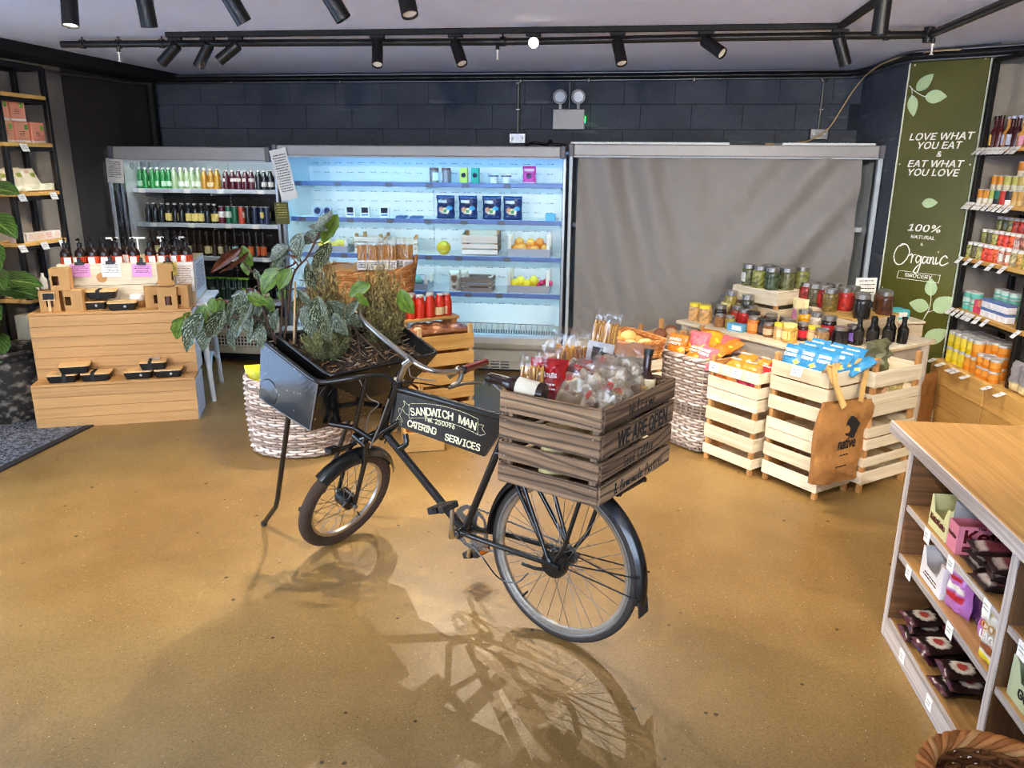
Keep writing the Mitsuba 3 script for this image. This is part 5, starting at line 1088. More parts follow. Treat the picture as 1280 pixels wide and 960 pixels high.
# planter trough set askew in the carrier
kt = thing('planter_trough', 'black trough of soil set in the front carrier of the bicycle', 'planter')
top_ = np.array([(.905, -.285, .955), (1.15, -.285, 1.055), (1.43, .215, 1.035), (1.06, .215, .905)]); cen = top_.mean(0); dn = np.array([.10, 0, -.19])
def loft(q0, q1):
    m = M(); n = len(q0); m.add(np.vstack([q0, q1]), [[i, (i + 1) % n, n + (i + 1) % n, n + i] for i in range(n)]); return m
bot_ = cen + (top_ - cen) * .8 + dn
m = loft(bot_, top_); m.add(bot_, [[0, 1, 2], [0, 2, 3]]); inn = cen + (top_ - cen) * .96
mm = loft(top_, inn); m.add(mm.v[0], mm.f[0]); mm = loft(inn, cen + (bot_ - cen) * .95); m.add(mm.v[0], mm.f[0])
part(kt, 'body', m.ply(), 'black', TB)
part(kt, 'rim', tube([p for i in range(4) for p in (top_[i] + (top_[i - 1] - top_[i]) * .07, top_[i] * .97 + cen * .03, top_[i] + (top_[(i + 1) % 4] - top_[i]) * .07)], .009, 8, closed=True).ply(50), 'bikeblack', TB)
sq = cen + (top_ - cen) * .93 + dn * .2
def soil(U, V):
    p = sq[0][:, None, None] * (1 - U) * (1 - V) + sq[1][:, None, None] * U * (1 - V) + sq[2][:, None, None] * U * V + sq[3][:, None, None] * (1 - U) * V
    return p[0], p[1], p[2] + .03 * (meshkit.fbm(np.stack([U * 9, V * 14, 0 * U], -1), 3) - .4)
part(kt, 'soil', grid(soil, 24, 40).ply(), 'soil', TB)
m = M()
for i in range(420):
    U, V = rng.random(2); p = np.array([float(x) for x in soil(np.array(U), np.array(V))]); a = rng.random() * 6.28; L = .012 + .03 * rng.random()
    tube([p, p + (L * math.cos(a), L * math.sin(a), .004 + .016 * rng.random())], .0012 + .0015 * rng.random(), 4, m, rgb(('#7b5a3c', '#a08060', '#4a3626', '#8f8578')[i % 4]), cap=False)
part(kt, 'bark_litter', m.ply(False, True), 'vmatte', TB, stuff=True)
# rear crate: weathered apple crate with painted words
FCR = TB @ TR((-.085, -.005, .713), rotz(math.radians(3)))
kcr = thing('welcome_crate', 'weathered wooden crate reading WE ARE OPEN on the rear rack of the bicycle', 'crate')
CWx, CWy, CH = .385, .575, .325
for sx in (-1, 1):
    for sy in (-1, 1): part(kcr, 'corner_post', bshape(sx * (CWx / 2 - .027) - .016, sx * (CWx / 2 - .027) + .016, sy * (CWy / 2 - .027) - .016, sy * (CWy / 2 - .027) + .016, .0, CH - .01, bev=.002), 'weathered', FCR)
zs = [(.002, .068), (.083, .146), (.160, .238), (.252, .324)]
for z0, z1 in zs:
    for s in (-1, 1):
        part(kcr, 'slat', bshape(-CWx / 2, CWx / 2, s * CWy / 2 - .006, s * CWy / 2 + .006, z0, z1 - .002 * rng.random(), bev=.002), 'weathered', FCR)
        part(kcr, 'slat', bshape(s * CWx / 2 - .006, s * CWx / 2 + .006, -CWy / 2 + .007, CWy / 2 - .007, z0 + .002 * rng.random(), z1, bev=.002), 'weathered', FCR)
        for t in (-1, 1):
            for zz in (z0 + .015, z1 - .015): part(kcr, 'nail', lathe([(0, 0), (.0035, 0), (.003, .0012), (0, .0014)], 8, R=rotx(-math.pi / 2 * s)).ply(), 'dullsteel', FCR @ TR((t * (CWx / 2 - .025), s * (CWy / 2 + .006), zz)))
for i in range(5): part(kcr, 'floor_board', bshape(-CWx / 2 + .01, CWx / 2 - .01, -CWy / 2 + .01 + i * .112, -CWy / 2 + .116 + i * .112, .002, .012), 'weathered', FCR)
def crT(l, z, roll=0.0): return FCR @ mat4((-CWx / 2 - .0062, l, z), [0, -1, 0], [0, 0, 1], [-1, 0, 0]) @ TR((0, 0, 0), rotz(roll))
text(kcr, 'WE ARE OPEN', .052, 'ink', crT(-.02, .173), True, .40)
def script(s, w, z, l, h, th=.003):
    """Hand-painted joined lettering, one stroke a letter."""
    G = {'W': [[(0, 1), (.25, 0), (.5, .8), (.75, 0), (1, 1)]], 'e': [[(0, .3), (.5, .35), (.4, .6), (.1, .5), (.1, .1), (.6, .1)]], 'l': [[(.1, .1), (.4, .9), (.2, 1), (.2, .1), (.6, .1)]], 'c': [[(.6, .5), (.2, .55), (.1, .1), (.6, .1)]], 'o': [[(.4, .55), (.1, .4), (.2, .05), (.5, .2), (.4, .55), (.7, .5)]],
         'm': [[(0, .1), (.1, .55), (.3, .1), (.4, .55), (.6, .1), (.7, .55), (.9, .1)]], 'G': [[(.8, .9), (.2, .95), (0, .4), (.4, 0), (.7, .4), (.4, .4)]], 'd': [[(.5, .5), (.1, .4), (.2, .05), (.5, .3), (.6, 1), (.5, .1), (.8, .1)]], 'C': [[(.8, .9), (.2, .9), (0, .3), (.4, 0), (.8, .2)]],
         'f': [[(.0, -.3), (.3, .9), (.5, .9), (.2, .3)], [(0, .5), (.5, .5)]], 'H': [[(.1, 0), (.15, 1)], [(.7, 0), (.75, 1)], [(.1, .5), (.75, .55)]], 'a': [[(.5, .5), (.1, .4), (.2, .05), (.5, .3), (.55, .5), (.5, .1), (.8, .1)]], 'P': [[(.1, 0), (.2, 1), (.7, .85), (.6, .5), (.2, .45)]], 's': [[(.4, .55), (.1, .45), (.4, .2), (.1, .05)]],
         't': [[(.3, 1), (.2, .1), (.5, .1)], [(.05, .65), (.5, .65)]], 'i': [[(.1, .5), (.15, .1), (.4, .1)], [(.15, .75), (.17, .78)]], '&': [[(.8, 0), (.2, .8), (.5, 1), (.5, .7), (.1, .2), (.4, 0), (.8, .4)]], ' ': []}
    x = 0; S = []
    for ch in s:
        for st in G[ch]: S.append([((x + a) , b) for a, b in st])
        x += 1.0
    S = [[(a / len(s) * w - w / 2, b * h) for a, b in st] for st in S]
    part(kcr, 'painted_word', ribbon(S, th).ply(), 'ink', FCR @ mat4((-CWx / 2 - .0064, l, z), [0, -1, 0], [0, 1e-9, 1], [-1, 0, 0]) @ mat4((0, 0, 0), [1, 0, 0], [0, 0, -1], [0, 1, 0]), 'hand-painted words ' + s)
script('Welcome', .22, .268, .0, .042); script('Good Coffee', .24, .093, .0, .038); script('& Homemade Pasties', .40, .014, -.02, .036)
# ================================================================ wicker
def wicker(k, per, S, rows, h, r, cols, T, z0=0.0, amp=None, rim=.012, stake=None, base=True, dip=None, rimcol=None, gap=1.0):
    """per(t, s) -> (x, y) of the wall at angle t (0..1) and height s (0..1); strands weave in and out of S stakes."""
    amp = amp or r * 1.1; t = np.arange(2 * S) / (2 * S); m = M()
    nrm = lambda tt, s: (lambda a, b: np.stack([b[1] - a[1], a[0] - b[0]], -1) / (np.hypot(b[0] - a[0], b[1] - a[1])[:, None] + 1e-9))(per(tt - 1e-3, s), per(tt + 1e-3, s))
    dz = dip or (lambda tt: 0 * tt)
    for i in range(rows):
        s = (i + .5) / rows; x, y = per(t, s); n = nrm(t, s)
        o = amp * np.where(np.arange(2 * S) % 2 == 0, (-1.0) ** (np.arange(2 * S) // 2 + i), 0)
        p = np.stack([x + n[:, 0] * o, y + n[:, 1] * o, z0 + s * (h + dz(t)) + 0 * t], 1)
        c = rgb(cols[rng.integers(len(cols))]) * (.8 + .4 * rng.random())
        tube(p, r * (.9 + .2 * rng.random()), 5, m, c, closed=True)
    part(k, 'weave', m.ply(True, True), 'vmatte', T, stuff=True)
    m = M(); ts = np.arange(S) / S
    for tt in ts:
        p = []
        for s in np.linspace(0, 1, 6):
            x, y = per(np.array([tt]), s); p.append((x[0], y[0], z0 + s * (h + dz(np.array([tt]))[0])))
        tube(p, stake or r * .9, 5, m, rgb(cols[0]) * .75, cap=False)
    part(k, 'stakes', m.ply(True, True), 'vmatte', T, stuff=True)
    t2 = np.arange(4 * S) / (4 * S); x, y = per(t2, 1.0); n = nrm(t2, 1.0); zt = z0 + h + dz(t2)
    m = M()
    for ph in (0, 1.26, 2.51, 3.77, 5.03):
        w = t2 * 2 * np.pi * max(8, S // 3) + ph
        tube(np.stack([x + n[:, 0] * rim * .62 * np.cos(w), y + n[:, 1] * rim * .62 * np.cos(w), zt + rim * .62 * np.sin(w)], 1), rim * .40, 6, m, rgb((rimcol or cols)[int(ph) % len(cols)]) * (.8 + .4 * rng.random()), closed=True)
    part(k, 'rim', m.ply(True, True), 'vmatte', T)
    if base:
        x, y = per(t2, 0.02); m = M(); m.add(np.vstack([np.stack([x * .98, y * .98, 0 * x + z0 + .004], 1), [[x.mean(), y.mean(), z0 + .004]]]), [[i, (i + 1) % len(x), len(x)] for i in range(len(x))])
        part(k, 'base', m.ply(), 'twig', T)
def oval(a, b, flare=0.0, belly=0.0): return lambda t, s: ((a * (1 + flare * s + belly * np.sin(np.pi * s))) * np.cos(2 * np.pi * t), (b * (1 + flare * s + belly * np.sin(np.pi * s))) * np.sin(2 * np.pi * t))
def rrect(w, d, flare=0.0, p=5.0):
    def f(t, s):
        c, q = np.cos(2 * np.pi * t), np.sin(2 * np.pi * t); k = (np.abs(c) ** p + np.abs(q) ** p) ** (-1 / p) * (1 + flare * s)
        return w / 2 * k * c, d / 2 * k * q
    return f
GREYW = ('#a8978c', '#c4b4a8', '#8b7a70', '#d4c8bf')
k = thing('round_wicker_basket', 'big round grey wicker basket on the floor behind the front carrier of the bicycle', 'basket')
wicker(k, oval(.305, .255, .05, .03), 34, 27, .47, .0088, GREYW, TR((-1.975, 4.53, 0), rotz(.15)), 0.008, rim=.016)
put(thing('yellow_packet', 'yellow and purple packet sticking out of the round grey basket', 'packet'), pouch(.16, .2, .05, paint('#e6df3a', ('r', .5, .2, .5, .2, '#8d7a94'), ('e', .5, .6, .3, .15, '#b8c23a')), flat('#d6cf3a')), 'vsatin', TR((-2.19, 4.44, .36), rotz(.5) @ rotx(-.5)))
for i, (x, y, c) in enumerate(((-2.0, 4.55, '#6d5a66'), (-1.85, 4.5, '#c9c36a'), (-2.08, 4.65, '#8d7a94'))):
    put(thing('dark_packet', ('plum packet in the round grey basket', 'pale yellow packet in the round grey basket', 'mauve packet in the round grey basket')[i], 'packet'), pouch(.2, .24, .06, flat(c), seed=i), 'vsatin', TR((x, y, .26), rotz(i * .8) @ rotx(-.8)))
BROWNW = ('#c98d54', '#b5743f', '#dba76c', '#a5652f')
# tall chips basket left of the crates
FA = Fr((.596, 4.704), -49.2)
k = thing('tall_wicker_basket', 'tall grey wicker basket heaped with snack bags left of the crate stacks', 'basket')
wicker(k, rrect(.42, .36, .06), 30, 30, .60, .0092, GREYW, FA.T(-.245, .20), 0.008, rim=.016)
k = thing('bread_basket', 'rectangular brown wicker tray of rolls behind the rear crate of the bicycle', 'basket')
FBR = Fr((.105, 4.975), -55)
wicker(k, rrect(.39, .28, .12, 7), 44, 15, .11, .0055, BROWNW, FBR.T(0, 0, .60), 0.0, rim=.011)
fruits('bread_roll', 'roll', '{nth} of the seeded rolls in the brown wicker tray', 'bread rolls', .055, ('#dcae68', '#d0994e', '#e6c284'), [FBR(-.12, -.05, .625), FBR(-.02, -.06, .63), FBR(.09, -.05, .625), FBR(-.10, .06, .63), FBR(.02, .06, .63), FBR(.12, .05, .63), FBR(0, 0, .665), FBR(-.14, .0, .64)], .75)
FBS = FBR
for i, (z, l) in enumerate(((0, 'lower'), (.3, 'upper'))): crate(l + ' of the two pine crates under the wicker tray of rolls', FBS.T(0, 0, z), .38, .28, .29, ((.04, .11), (.13, .20), (.215, .285)), posth=.298)
# basket on the stack behind the bicycle, pasta bags standing in it
FM = Fr((-1.745, 5.42), 14)
k = thing('pasta_basket', 'golden wicker basket with a high back holding pasta bags behind the bicycle plants', 'basket')
wicker(k, rrect(.56, .40, .16, 4), 46, 25, .20, .0062, BROWNW, FM.T(0, 0, .83), 0.0, rim=.013, dip=lambda t: .10 * np.maximum(0, np.cos(2 * np.pi * t)) ** 2 + .03 * np.maximum(0, -np.cos(2 * np.pi * t)))
for i, (z, l) in enumerate(((0, 'bottom'), (.277, 'middle'), (.554, 'top'))): crate(l + ' of the three crates under the golden pasta basket', FM.T(0, 0, z), .5, .36, .27, ((.03, .10), (.115, .185), (.20, .27)), posth=.274)
scene['m_pasta'] = pr(rgb('#c98f3c'), .6)
def pastabag(lab, T, w=.075, h=.26, fill=.68, labelled=True, group=None, thick=.035, col='#c98f3c', seed=0):
    k = thing('pasta_bag', lab, 'pasta', group); q = np.random.default_rng(seed); m = M()
    n = 9
    for j in range(3):
        for i in range(n):
            x = (i + .5 - n / 2) * w * .92 / n + .002 * (j % 2); y = (j - 1) * thick * .3
            tube([(x, y, .004), (x + .003 * q.standard_normal(), y, h * fill * (.93 + .07 * q.random()))], w * .46 / n, 5, m, rgb(col) * (.8 + .4 * q.random()))
    part(k, 'strands', m.ply(True, True), 'vsatin', T, stuff=True)
    part(k, 'wrapper', pouch(w * 1.12, h, thick * 1.35, flat('#ffffff'), nu=8, nv=14, seed=seed, wr=.2), 'film', T)
    if labelled:
        l = part(k, 'label', bshape(-w * .5, w * .5, -thick * .72, -thick * .70, h * .04, h * .34), 'paper', T)
        lines(l, w * .8, 4, 'ink', T @ mat4((0, -thick * .725, h * .26), [1, 0, 0], [0, 0, 1], [0, -1, 0]), h * .05, .004, seed)
    return k
for i, (u, v) in enumerate(((-.06, -.03), (.015, -.04), (.085, -.02), (.15, -.04), (.21, 0), (.265, -.03))): pastabag(f'{nth(i, 6)} of the six pasta bags standing in the golden basket', FM.T(u, v, 1.03, 6 * rng.standard_normal()), .07, .235, .80, True, 'pasta bags in the golden basket', .03, seed=i)
for i, (u, v) in enumerate(((-.20, -.02), (-.05, .07), (.1, .08))): put(thing('wrapped_pasta', f'{nth(i, 3)} of the flat wrapped packs lying in the golden basket', 'pasta', 'flat packs in the golden basket'), pouch(.25, .16, .06, flat('#d8a860'), seed=i), 'vsatin', FM.T(u, v - .05, 1.01, 10 * i, rotx(-1.35)))
# crate stack at the middle with packs and red bottles
FMS = Fr((-1.165, 4.985), 36)
for i, (z, l) in enumerate(((0, 'bottom'), (.235, 'middle'), (.47, 'top'))): crate(l + ' crate of the golden crate stack behind the handlebar', FMS.T(0, 0, z), .40, .30, .23, ((.02, .105), (.125, .225)), mat='golden', post='straw', posth=.233 if i < 2 else .285)
for i, (u, v) in enumerate(((-.13, -.06), (0, -.06), (.12, -.06), (-.1, .05), (.06, .05))): put(thing('flapjack_pack', f'{nth(i, 5)} of the brown flat packs lying on the golden crate stack', 'pack', 'flat brown packs'), pouch(.14, .13, .04, paint('#8a5a3c', ('e', .3, .5, .2, .2, '#c9a080'), ('e', .7, .4, .2, .2, '#6a3a24'), ('r', .5, .95, .5, .05, '#d8c0a8')), flat('#8a5a3c'), seed=i), 'vgloss', FMS.T(u, v - .05, .705, 8 * rng.standard_normal(), rotx(-1.45)))
kb_ = thing('plank_shelf', 'rough plank carrying red bottles on the golden crate stack', 'shelf')
part(kb_, 'board', bshape(-.33, .19, .06, .26, .755, .775, bev=.003), 'golden', FMS.T())
for u in (-.3, .16): part(kb_, 'block', bshape(u - .02, u + .02, .08, .24, .0, .754), 'post', FMS.T())
for i, (u, v) in enumerate(((-.29, .10), (-.22, .10), (-.15, .10), (-.08, .10), (-.01, .10), (.06, .10), (-.25, .18), (-.11, .18), (.03, .19), (.12, .12))):
    row('red_juice_bottle', 'bottle', bottle_kind(.155, .034, .022, .74, rgb('#cc2f18'), rgb('#e9cfa2'), rgb('#cfcac4'), lz=(.08, .42)), [FMS(u, v, .7755)], f'{nth(i, 10)} of the red bottles on the plank behind the bicycle shrubs', 'red bottles on the plank')
k = thing('floor_tray', 'shallow golden wooden tray on the floor behind the sign panel', 'tray'); FT = Fr((-1.273, 4.50), 20)
for a in ((0, .25, 0, .012), (0, .25, .36, .372), (0, .012, .012, .36), (.238, .25, .012, .36)): part(k, 'side', bshape(*a, .0, .125, bev=.002), 'golden', FT.T())
part(k, 'bottom', bshape(.012, .238, .012, .36, .0, .012), 'golden', FT.T())
put(thing('cream_spool', 'cream wooden spool standing in the floor tray', 'spool'), lathe([(0, 0), (.05, 0), (.05, .015), (.032, .03), (.032, .13), (.05, .145), (.05, .16), (0, .16)], 18).ply(40), 'straw', FT.T(.09, .25, .013))
# basket at the lower right corner
k = thing('corner_basket', 'brown wicker basket whose rim shows at the lower right corner', 'basket')
wicker(k, oval(.135, .135, .22), 26, 26, .43, .0075, ('#7a4a26', '#9a6436', '#5c3418'), TR((.925, 1.555, 0)), 0.006, rim=.022, rimcol=('#a86a38', '#c08a54', '#8a5226'))
# ================================================================ crate stacks on the right
FB2 = Fr((1.147, 4.118), -50.5); FC = Fr((1.41, 4.245), 37.9)
def stack(F, u0, w, d, levels, who):
    n = len(levels)
    for i, (z, sl, ph) in enumerate(levels):
        crate(f'{("bottom", "middle", "top")[i if n == 3 else i * 2]} crate of the {who}', F.T(u0 + w / 2, d / 2, z), w, d, ph, [(a - z, b - z) for a, b in sl], 'pine', 'post', posth=ph, th=.007, name='slatted_crate', group=None, solid=True)
stack(FA, 0, .38, .30, [(0, ((.043, .107), (.148, .235)), .249), (.25, ((.27, .349), (.395, .472)), .224), (.475, ((.476, .545), (.567, .633)), .195)], 'left crate stack, filled with orange and red bags')
stack(FB2, -.38, .38, .30, [(0, ((.045, .123), (.158, .235), (.262, .325)), .326), (.327, ((.328, .392), (.446, .525), (.558, .638)), .312), (.64, ((.645, .727),), .13)], 'middle crate stack, filled with blue bags')
stack(FC, 0.012, .42, .30, [(0, ((.056, .13), (.16, .215), (.262, .325)), .330), (.331, ((.332, .392), (.455, .523)), .193), (.524, ((.526, .585), (.622, .712)), .26)], 'right crate stack, with a clear bag on top')
# bags
def bagprint(base, dark, star='#f0d040'): return paint(base, ('r', .5, .97, .5, .03, dark), ('r', .5, .03, .5, .03, dark), ('e', .82, .36, .10, .08, star))
def snack(name, lab, T, base, dark, w=.14, h=.17, d=.045, txt=('SEAWEED', 'CRISPS'), group=None, seed=0, star='#f0d040'):
    k = thing(name, lab, 'snack bag', group)
    part(k, 'bag', pouch(w, h, d, bagprint(base, dark, star), flat(base), 12, 14, seed=seed, wr=.12), 'vgloss', T)
    if txt:
        for i, t in enumerate(txt): text(k, t, h * .115, 'white', T @ mat4((-.01 * w, -d * .62, h * (.68 - .17 * i)), [1, 0, 0], [0, 0, 1], [0, -1, 0]), True, w * .62)
    return k
def lean(F, u, v, z, deg, tilt): return F.T(u, v, z, deg, rotx(-tilt))
for i, (u, v, dg) in enumerate(((-.31, .05, 2), (-.205, .055, -4), (-.10, .06, 3))): snack('blue_crisps_bag', f'{nth(i, 3)} blue SEAWEED CRISPS bag in the front row of the middle crate', lean(FB2, u, v, .675, dg, .45), '#2f7fb5', '#1f5f94', .125, .15, .04, group='blue bags in the front row', seed=i)
for r in range(3):
    for i, u in enumerate((-.31, -.19, -.08)):
        snack('blue_crisps_bag', f'{nth(i, 3)} blue bag in the {("second", "third", "last")[r]} row of the middle crate', lean(FB2, u + .01 * r, .105 + .05 * r, .69 + .012 * r, 6 * rng.standard_normal(), .75), '#2f7fb5', '#1f5f94', .125, .15, .035, group='blue bags in the rear rows', seed=10 + r * 3 + i, txt=('SEAWEED',))
for i in range(2): snack('blue_crisps_bag', ('blue bag lying at the right end of the middle crate', 'blue bag slipped behind the jute handle')[i], lean(FB2, -.02 - .02 * i, .17 + .07 * i, .70, -30, 1.0), '#2f7fb5', '#1f5f94', .12, .14, .04, seed=30 + i, txt=None)
cols = (('#d98a2c', '#a8601c'), ('#c22a2e', '#8f1a20'), ('#e0962f', '#b06a1c'))
for i, (u, v, z, dg, ti) in enumerate(((.10, .07, .585, 0, 1.1), (.22, .07, .59, 8, 1.2), (.31, .09, .58, -5, 1.1), (.09, .18, .595, 5, 1.0), (.20, .2, .60, -8, 1.2), (.31, .2, .59, 4, 1.0), (.15, .12, .565, 0, 1.3), (.27, .13, .565, 20, 1.3))):
    c = cols[1] if i in (2, 5, 7) else cols[0]
    snack('small_snack_bag', f'{"red" if c is cols[1] else "orange"} snack bag {("at the front left", "at the front middle", "at the front right", "at the back left", "at the back middle", "at the back right", "under the others at the left", "under the others at the right")[i]} of the left crate', lean(FA, u, v, z, dg, ti), c[0], c[1], .125, .11, .05, ('CRUNCHY',), None, i, '#f7e0a0')
for i in range(4): put(thing('crate_snack', f'{nth(i, 4)} bag showing through the gap of the left crate', 'snack bag', 'bags behind the crate gap'), pouch(.085, .07, .04, flat(('#c9652a', '#d98a2c', '#b01f3a', '#a51d36')[i]), seed=i), 'vgloss', FA.T(.07 + i * .082, .035, .515))
for i, (u, v, z, dg, ti, c) in enumerate(((-.33, .03, .585, 10, .35, 0), (-.20, .03, .57, 0, .9, 0), (-.10, .03, .56, -6, .6, 2), (-.34, .17, .60, 0, .8, 0), (-.22, .12, .61, 14, .3, 2), (-.10, .10, .60, -10, 1.0, 0), (-.30, .26, .61, 10, .6, 0), (-.15, .24, .62, 0, .9, 2), (-.2, .2, .655, 30, 1.1, 1), (-.09, .19, .64, -20, 1.1, 0), (-.32, .08, .63, -15, 1.15, 0))):
    b = (('#c9761f', '#9a5412'), ('#e6a92e', '#b8801c'), ('#d96a72', '#b2434e'))[c]
    snack('crisps_bag', f'{nth(i, 11)} of the {("orange", "yellow", "pink")[c]} bags heaped in the tall wicker basket', lean(FA, u, v, z, dg, ti), b[0], b[1], .145, .15, .05, ('SEAWEED', 'CRISPS') if i < 3 else None, 'snack bags in the tall basket', i)
def ptag(F, u, v, z, lab, deg=0.0):
    k = thing('price_card', lab, 'card'); T = F.T(u, v, z, deg, rotx(-.3))
    part(k, 'sheet', bshape(-.035, .035, -.0015, 0, -.055, 0), 'paper', T); lines(k, .05, 2, 'shelfblue', T @ mat4((0, -.002, -.018), [1, 0, 0], [0, 0, 1], [0, -1, 0]), .016, .005, int(abs(u) * 99))
ptag(FA, .06, -.012, .635, 'white price card at the left on the left crate stack'); ptag(FA, .235, -.012, .635, 'white price card at the right on the left crate stack'); ptag(FB2, -.195, -.012, .727, 'white price card on the middle crate stack')
k = thing('clear_snack_bag', 'clear bag of dark crisps standing in the right crate', 'snack bag')
part(k, 'bag', pouch(.20, .19, .09, paint('#5a5a44', ('e', .3, .5, .12, .2, '#8d8d70'), ('e', .6, .3, .2, .12, '#6f7450'), ('e', .55, .75, .2, .1, '#4a4a38')), flat('#5c5c46'), 14, 16, wr=.25), 'vgloss', FC.T(.19, .13, .66, 10))
put(thing('walnut_pile', 'beige bag of nuts behind the slat gap of the right crate', 'snack bag'), pouch(.16, .09, .09, paint('#a9825a', ('e', .3, .5, .2, .3, '#8a6038'), ('e', .7, .5, .2, .3, '#c29a70')), flat('#a9825a')), 'vmatte', FC.T(.13, .07, .545))
put(thing('tan_packet', 'tan packet behind the slat gap of the right crate', 'packet'), pouch(.13, .09, .04, flat('#b3a268')), 'vsatin', FC.T(.30, .06, .545))
# jute bag hung from the middle stack, long handles over the corner posts
FJ = Fr((1.147, 4.118), 36)
k = thing('jute_bag', 'brown jute bag printed native hanging from the crate corner', 'bag')
def jb(U, V):
    z = .135 + V * .45 - .02 * U; x = -.055 + U * .38 - .03 * (1 - V) * (1 - U) * 1.2 - .055 * U * (1 - V) + .03 * np.sin(V * 3.2) * (U - .6)
    y = -.035 - .045 * np.sin(np.pi * U) ** .7 * (1 - .55 * V) - .012 * np.sin(U * 9 + V * 6) - .008 * np.sin(V * 13 - U * 3)
    return x, y, z
m = M(); grid(jb, 26, 26, m); grid(lambda U, V: (lambda q: (q[0], -.012 + 0 * q[0] - .008 * np.sin(V * 7), q[2]))(jb(U, V)), 26, 26, m, flip=True)
def edge(e):
    a = np.linspace(0, 1, 27); U, V = ((a, 0 * a), (0 * a, a), (0 * a + 1, a))[e]; q = jb(U, V); n = len(a)
    f = np.stack([q[0], q[1], q[2]], 1); b = np.stack([q[0], -.012 - .008 * np.sin(V * 7), q[2]], 1)
    m.add(np.vstack([f, b]), [[i, i + 1, n + i + 1, n + i] for i in range(n - 1)])
for e in range(3): edge(e)
kj = part(k, 'sack', m.ply(True, uv=True), 'jute', FJ.T())
scene['m_strap'] = pr(wood('#b98f4e', '#d9b676', '#9a7238', 200, 0, 0), .85)
def strap(path, w, kd='handle'):
    p = arc3(path, 6); t = np.gradient(p, axis=0); t /= np.linalg.norm(t, axis=1, keepdims=True); s = np.cross(t, [0, -1, .15]); s /= np.linalg.norm(s, axis=1, keepdims=True)
    m = M(); n = len(p); nn = np.cross(s, t) * .0018
    for o in (1, -1):
        m.add(np.vstack([p + s * w / 2 + nn * o, p - s * w / 2 + nn * o]), [[i, i + 1, n + i + 1, n + i] for i in range(n - 1)], uv=np.column_stack([np.tile(np.arange(n) * .02, 2) + 50, np.repeat([0, w], n)]))
    return part(k, kd, m.ply(True, uv=True), 'strap', FJ.T())
strap([(.05, -.07, .56), (.005, -.05, .66), (-.02, -.03, .72), (-.02, .0, .765), (-.01, .035, .73)], .042); strap([(.05, -.07, .555), (.025, -.055, .62), (-.01, -.045, .70), (.0, -.02, .77), (.05, .03, .755), (.15, .05, .745), (.235, .02, .765), (.255, -.02, .74), (.21, -.05, .65), (.185, -.065, .57)], .038)
def onjute(u, v): q = jb(np.array(u), np.array(v)); return FJ(float(q[0]), float(q[1]) - .004, float(q[2]))
jT = lambda u, v: mat4(onjute(u, v), FJ.R[:, 0], [0, 0, 1], -FJ.R[:, 1])
text(k, 'native', .056, 'ink', jT(.50, .44), True, .135)
import shapely
bl = shapely.Polygon([(.038 * math.cos(a) * 1.3 * (1 + .14 * math.sin(5 * a + 1) + .08 * math.sin(9 * a)), .06 * math.sin(a) * (1 + .12 * math.sin(4 * a))) for a in np.linspace(0, 6.28, 60)[:-1]])
part(k, 'printed_emblem', extrude(bl, .003).ply(), 'ink', FJ.T() @ TR(jb(np.array(.52), np.array(.70))) @ TR((0, -.002, 0)))
for v, w in ((.36, .09), (.22, .13)): part(k, 'printed_line', bshape(-w / 2, w / 2, -.001, .001, -.0025, .0025), 'ink', FJ.T() @ TR(jb(np.array(.5), np.array(v))) @ TR((0, -.003, 0)))
# second jute bag and a flat crate on the floor by the bench
put(thing('folded_jute_bag', 'folded brown jute bag standing on the floor behind the counter', 'bag'), pouch(.19, .40, .08, flat('#8a5c30'), None, 10, 14, .03, 3), 'vmatte', TR((2.20, 5.55, 0), rotz(math.radians(36))))
crate('low pine crate on the floor in front of the oak bench', TR((2.43, 5.70, 0), rotz(math.radians(25))), .33, .26, .12, ((.02, .115),), posth=.12)
# ================================================================ pine table with jars
FTb = Fr((.462, 5.5), -49.7)
k = thing('pine_table', 'old pine table crowded with jars behind the crate stacks', 'table')
for i in range(5): part(k, 'top_board', bshape(-.03, 1.30, i * .198 - .0, (i + 1) * .198 - .003, .695, .72, bev=.005), 'pine', FTb.T())
scene['m_greypaint'] = pr(wood('#a39a8e', '#c4bbaf', '#8a8074', 60, 0, .2), .7)
import shapely.geometry as sgeo
ap = [(0.03, .694), (1.26, .694), (1.26, .60)] + [(1.26 - 1.23 * t, .60 + (.028 * math.exp(-((t - .85) / .06) ** 2) if 1 else 0) - .012 * math.sin(t * 12) ** 2) for t in np.linspace(.02, 1, 40)]
part(k, 'apron', extrude(ap, .02).ply(uv=True), 'greypaint', FTb.T(0, .045))
part(k, 'apron', bshape(.03, 1.25, .93, .95, .60, .694), 'greypaint', FTb.T())
for u in (.04, 1.24): part(k, 'apron', bshape(u - .01, u + .01, .06, .93, .60, .694), 'greypaint', FTb.T())
for u in (.03, 1.25):
    for v in (.045, .94): part(k, 'leg', lathe([(0, 0), (.018, 0), (.024, .05), (.03, .3), (.022, .42), (.034, .46), (.034, .694), (0, .694)], 12).ply(40), 'greypaint', FTb.T(u, v))
put(thing('storage_box', 'brown cardboard box under the pine table', 'box'), bshape(-.2, .2, -.15, .15, 0, .34, bev=.004), 'kraft', FTb.T(.3, .5))
put(thing('storage_tub', 'dark round tub under the pine table', 'tub'), lathe([(0, 0), (.14, 0), (.17, .4), (.175, .41), (.165, .415), (0, .40)], 24).ply(40), 'black', FTb.T(.62, .28))
k = crate('slatted pine box holding olive jars on the left of the pine table', FTb.T(.24, .66, .721), .40, .36, .23, ((.0, .10), (.125, .215)), posth=.215, bottom=False, name='slatted_crate')
part(k, 'lid', bshape(-.2, .2, -.18, .18, .2155, .228, bev=.002), 'pine', FTb.T(.24, .66, .721))
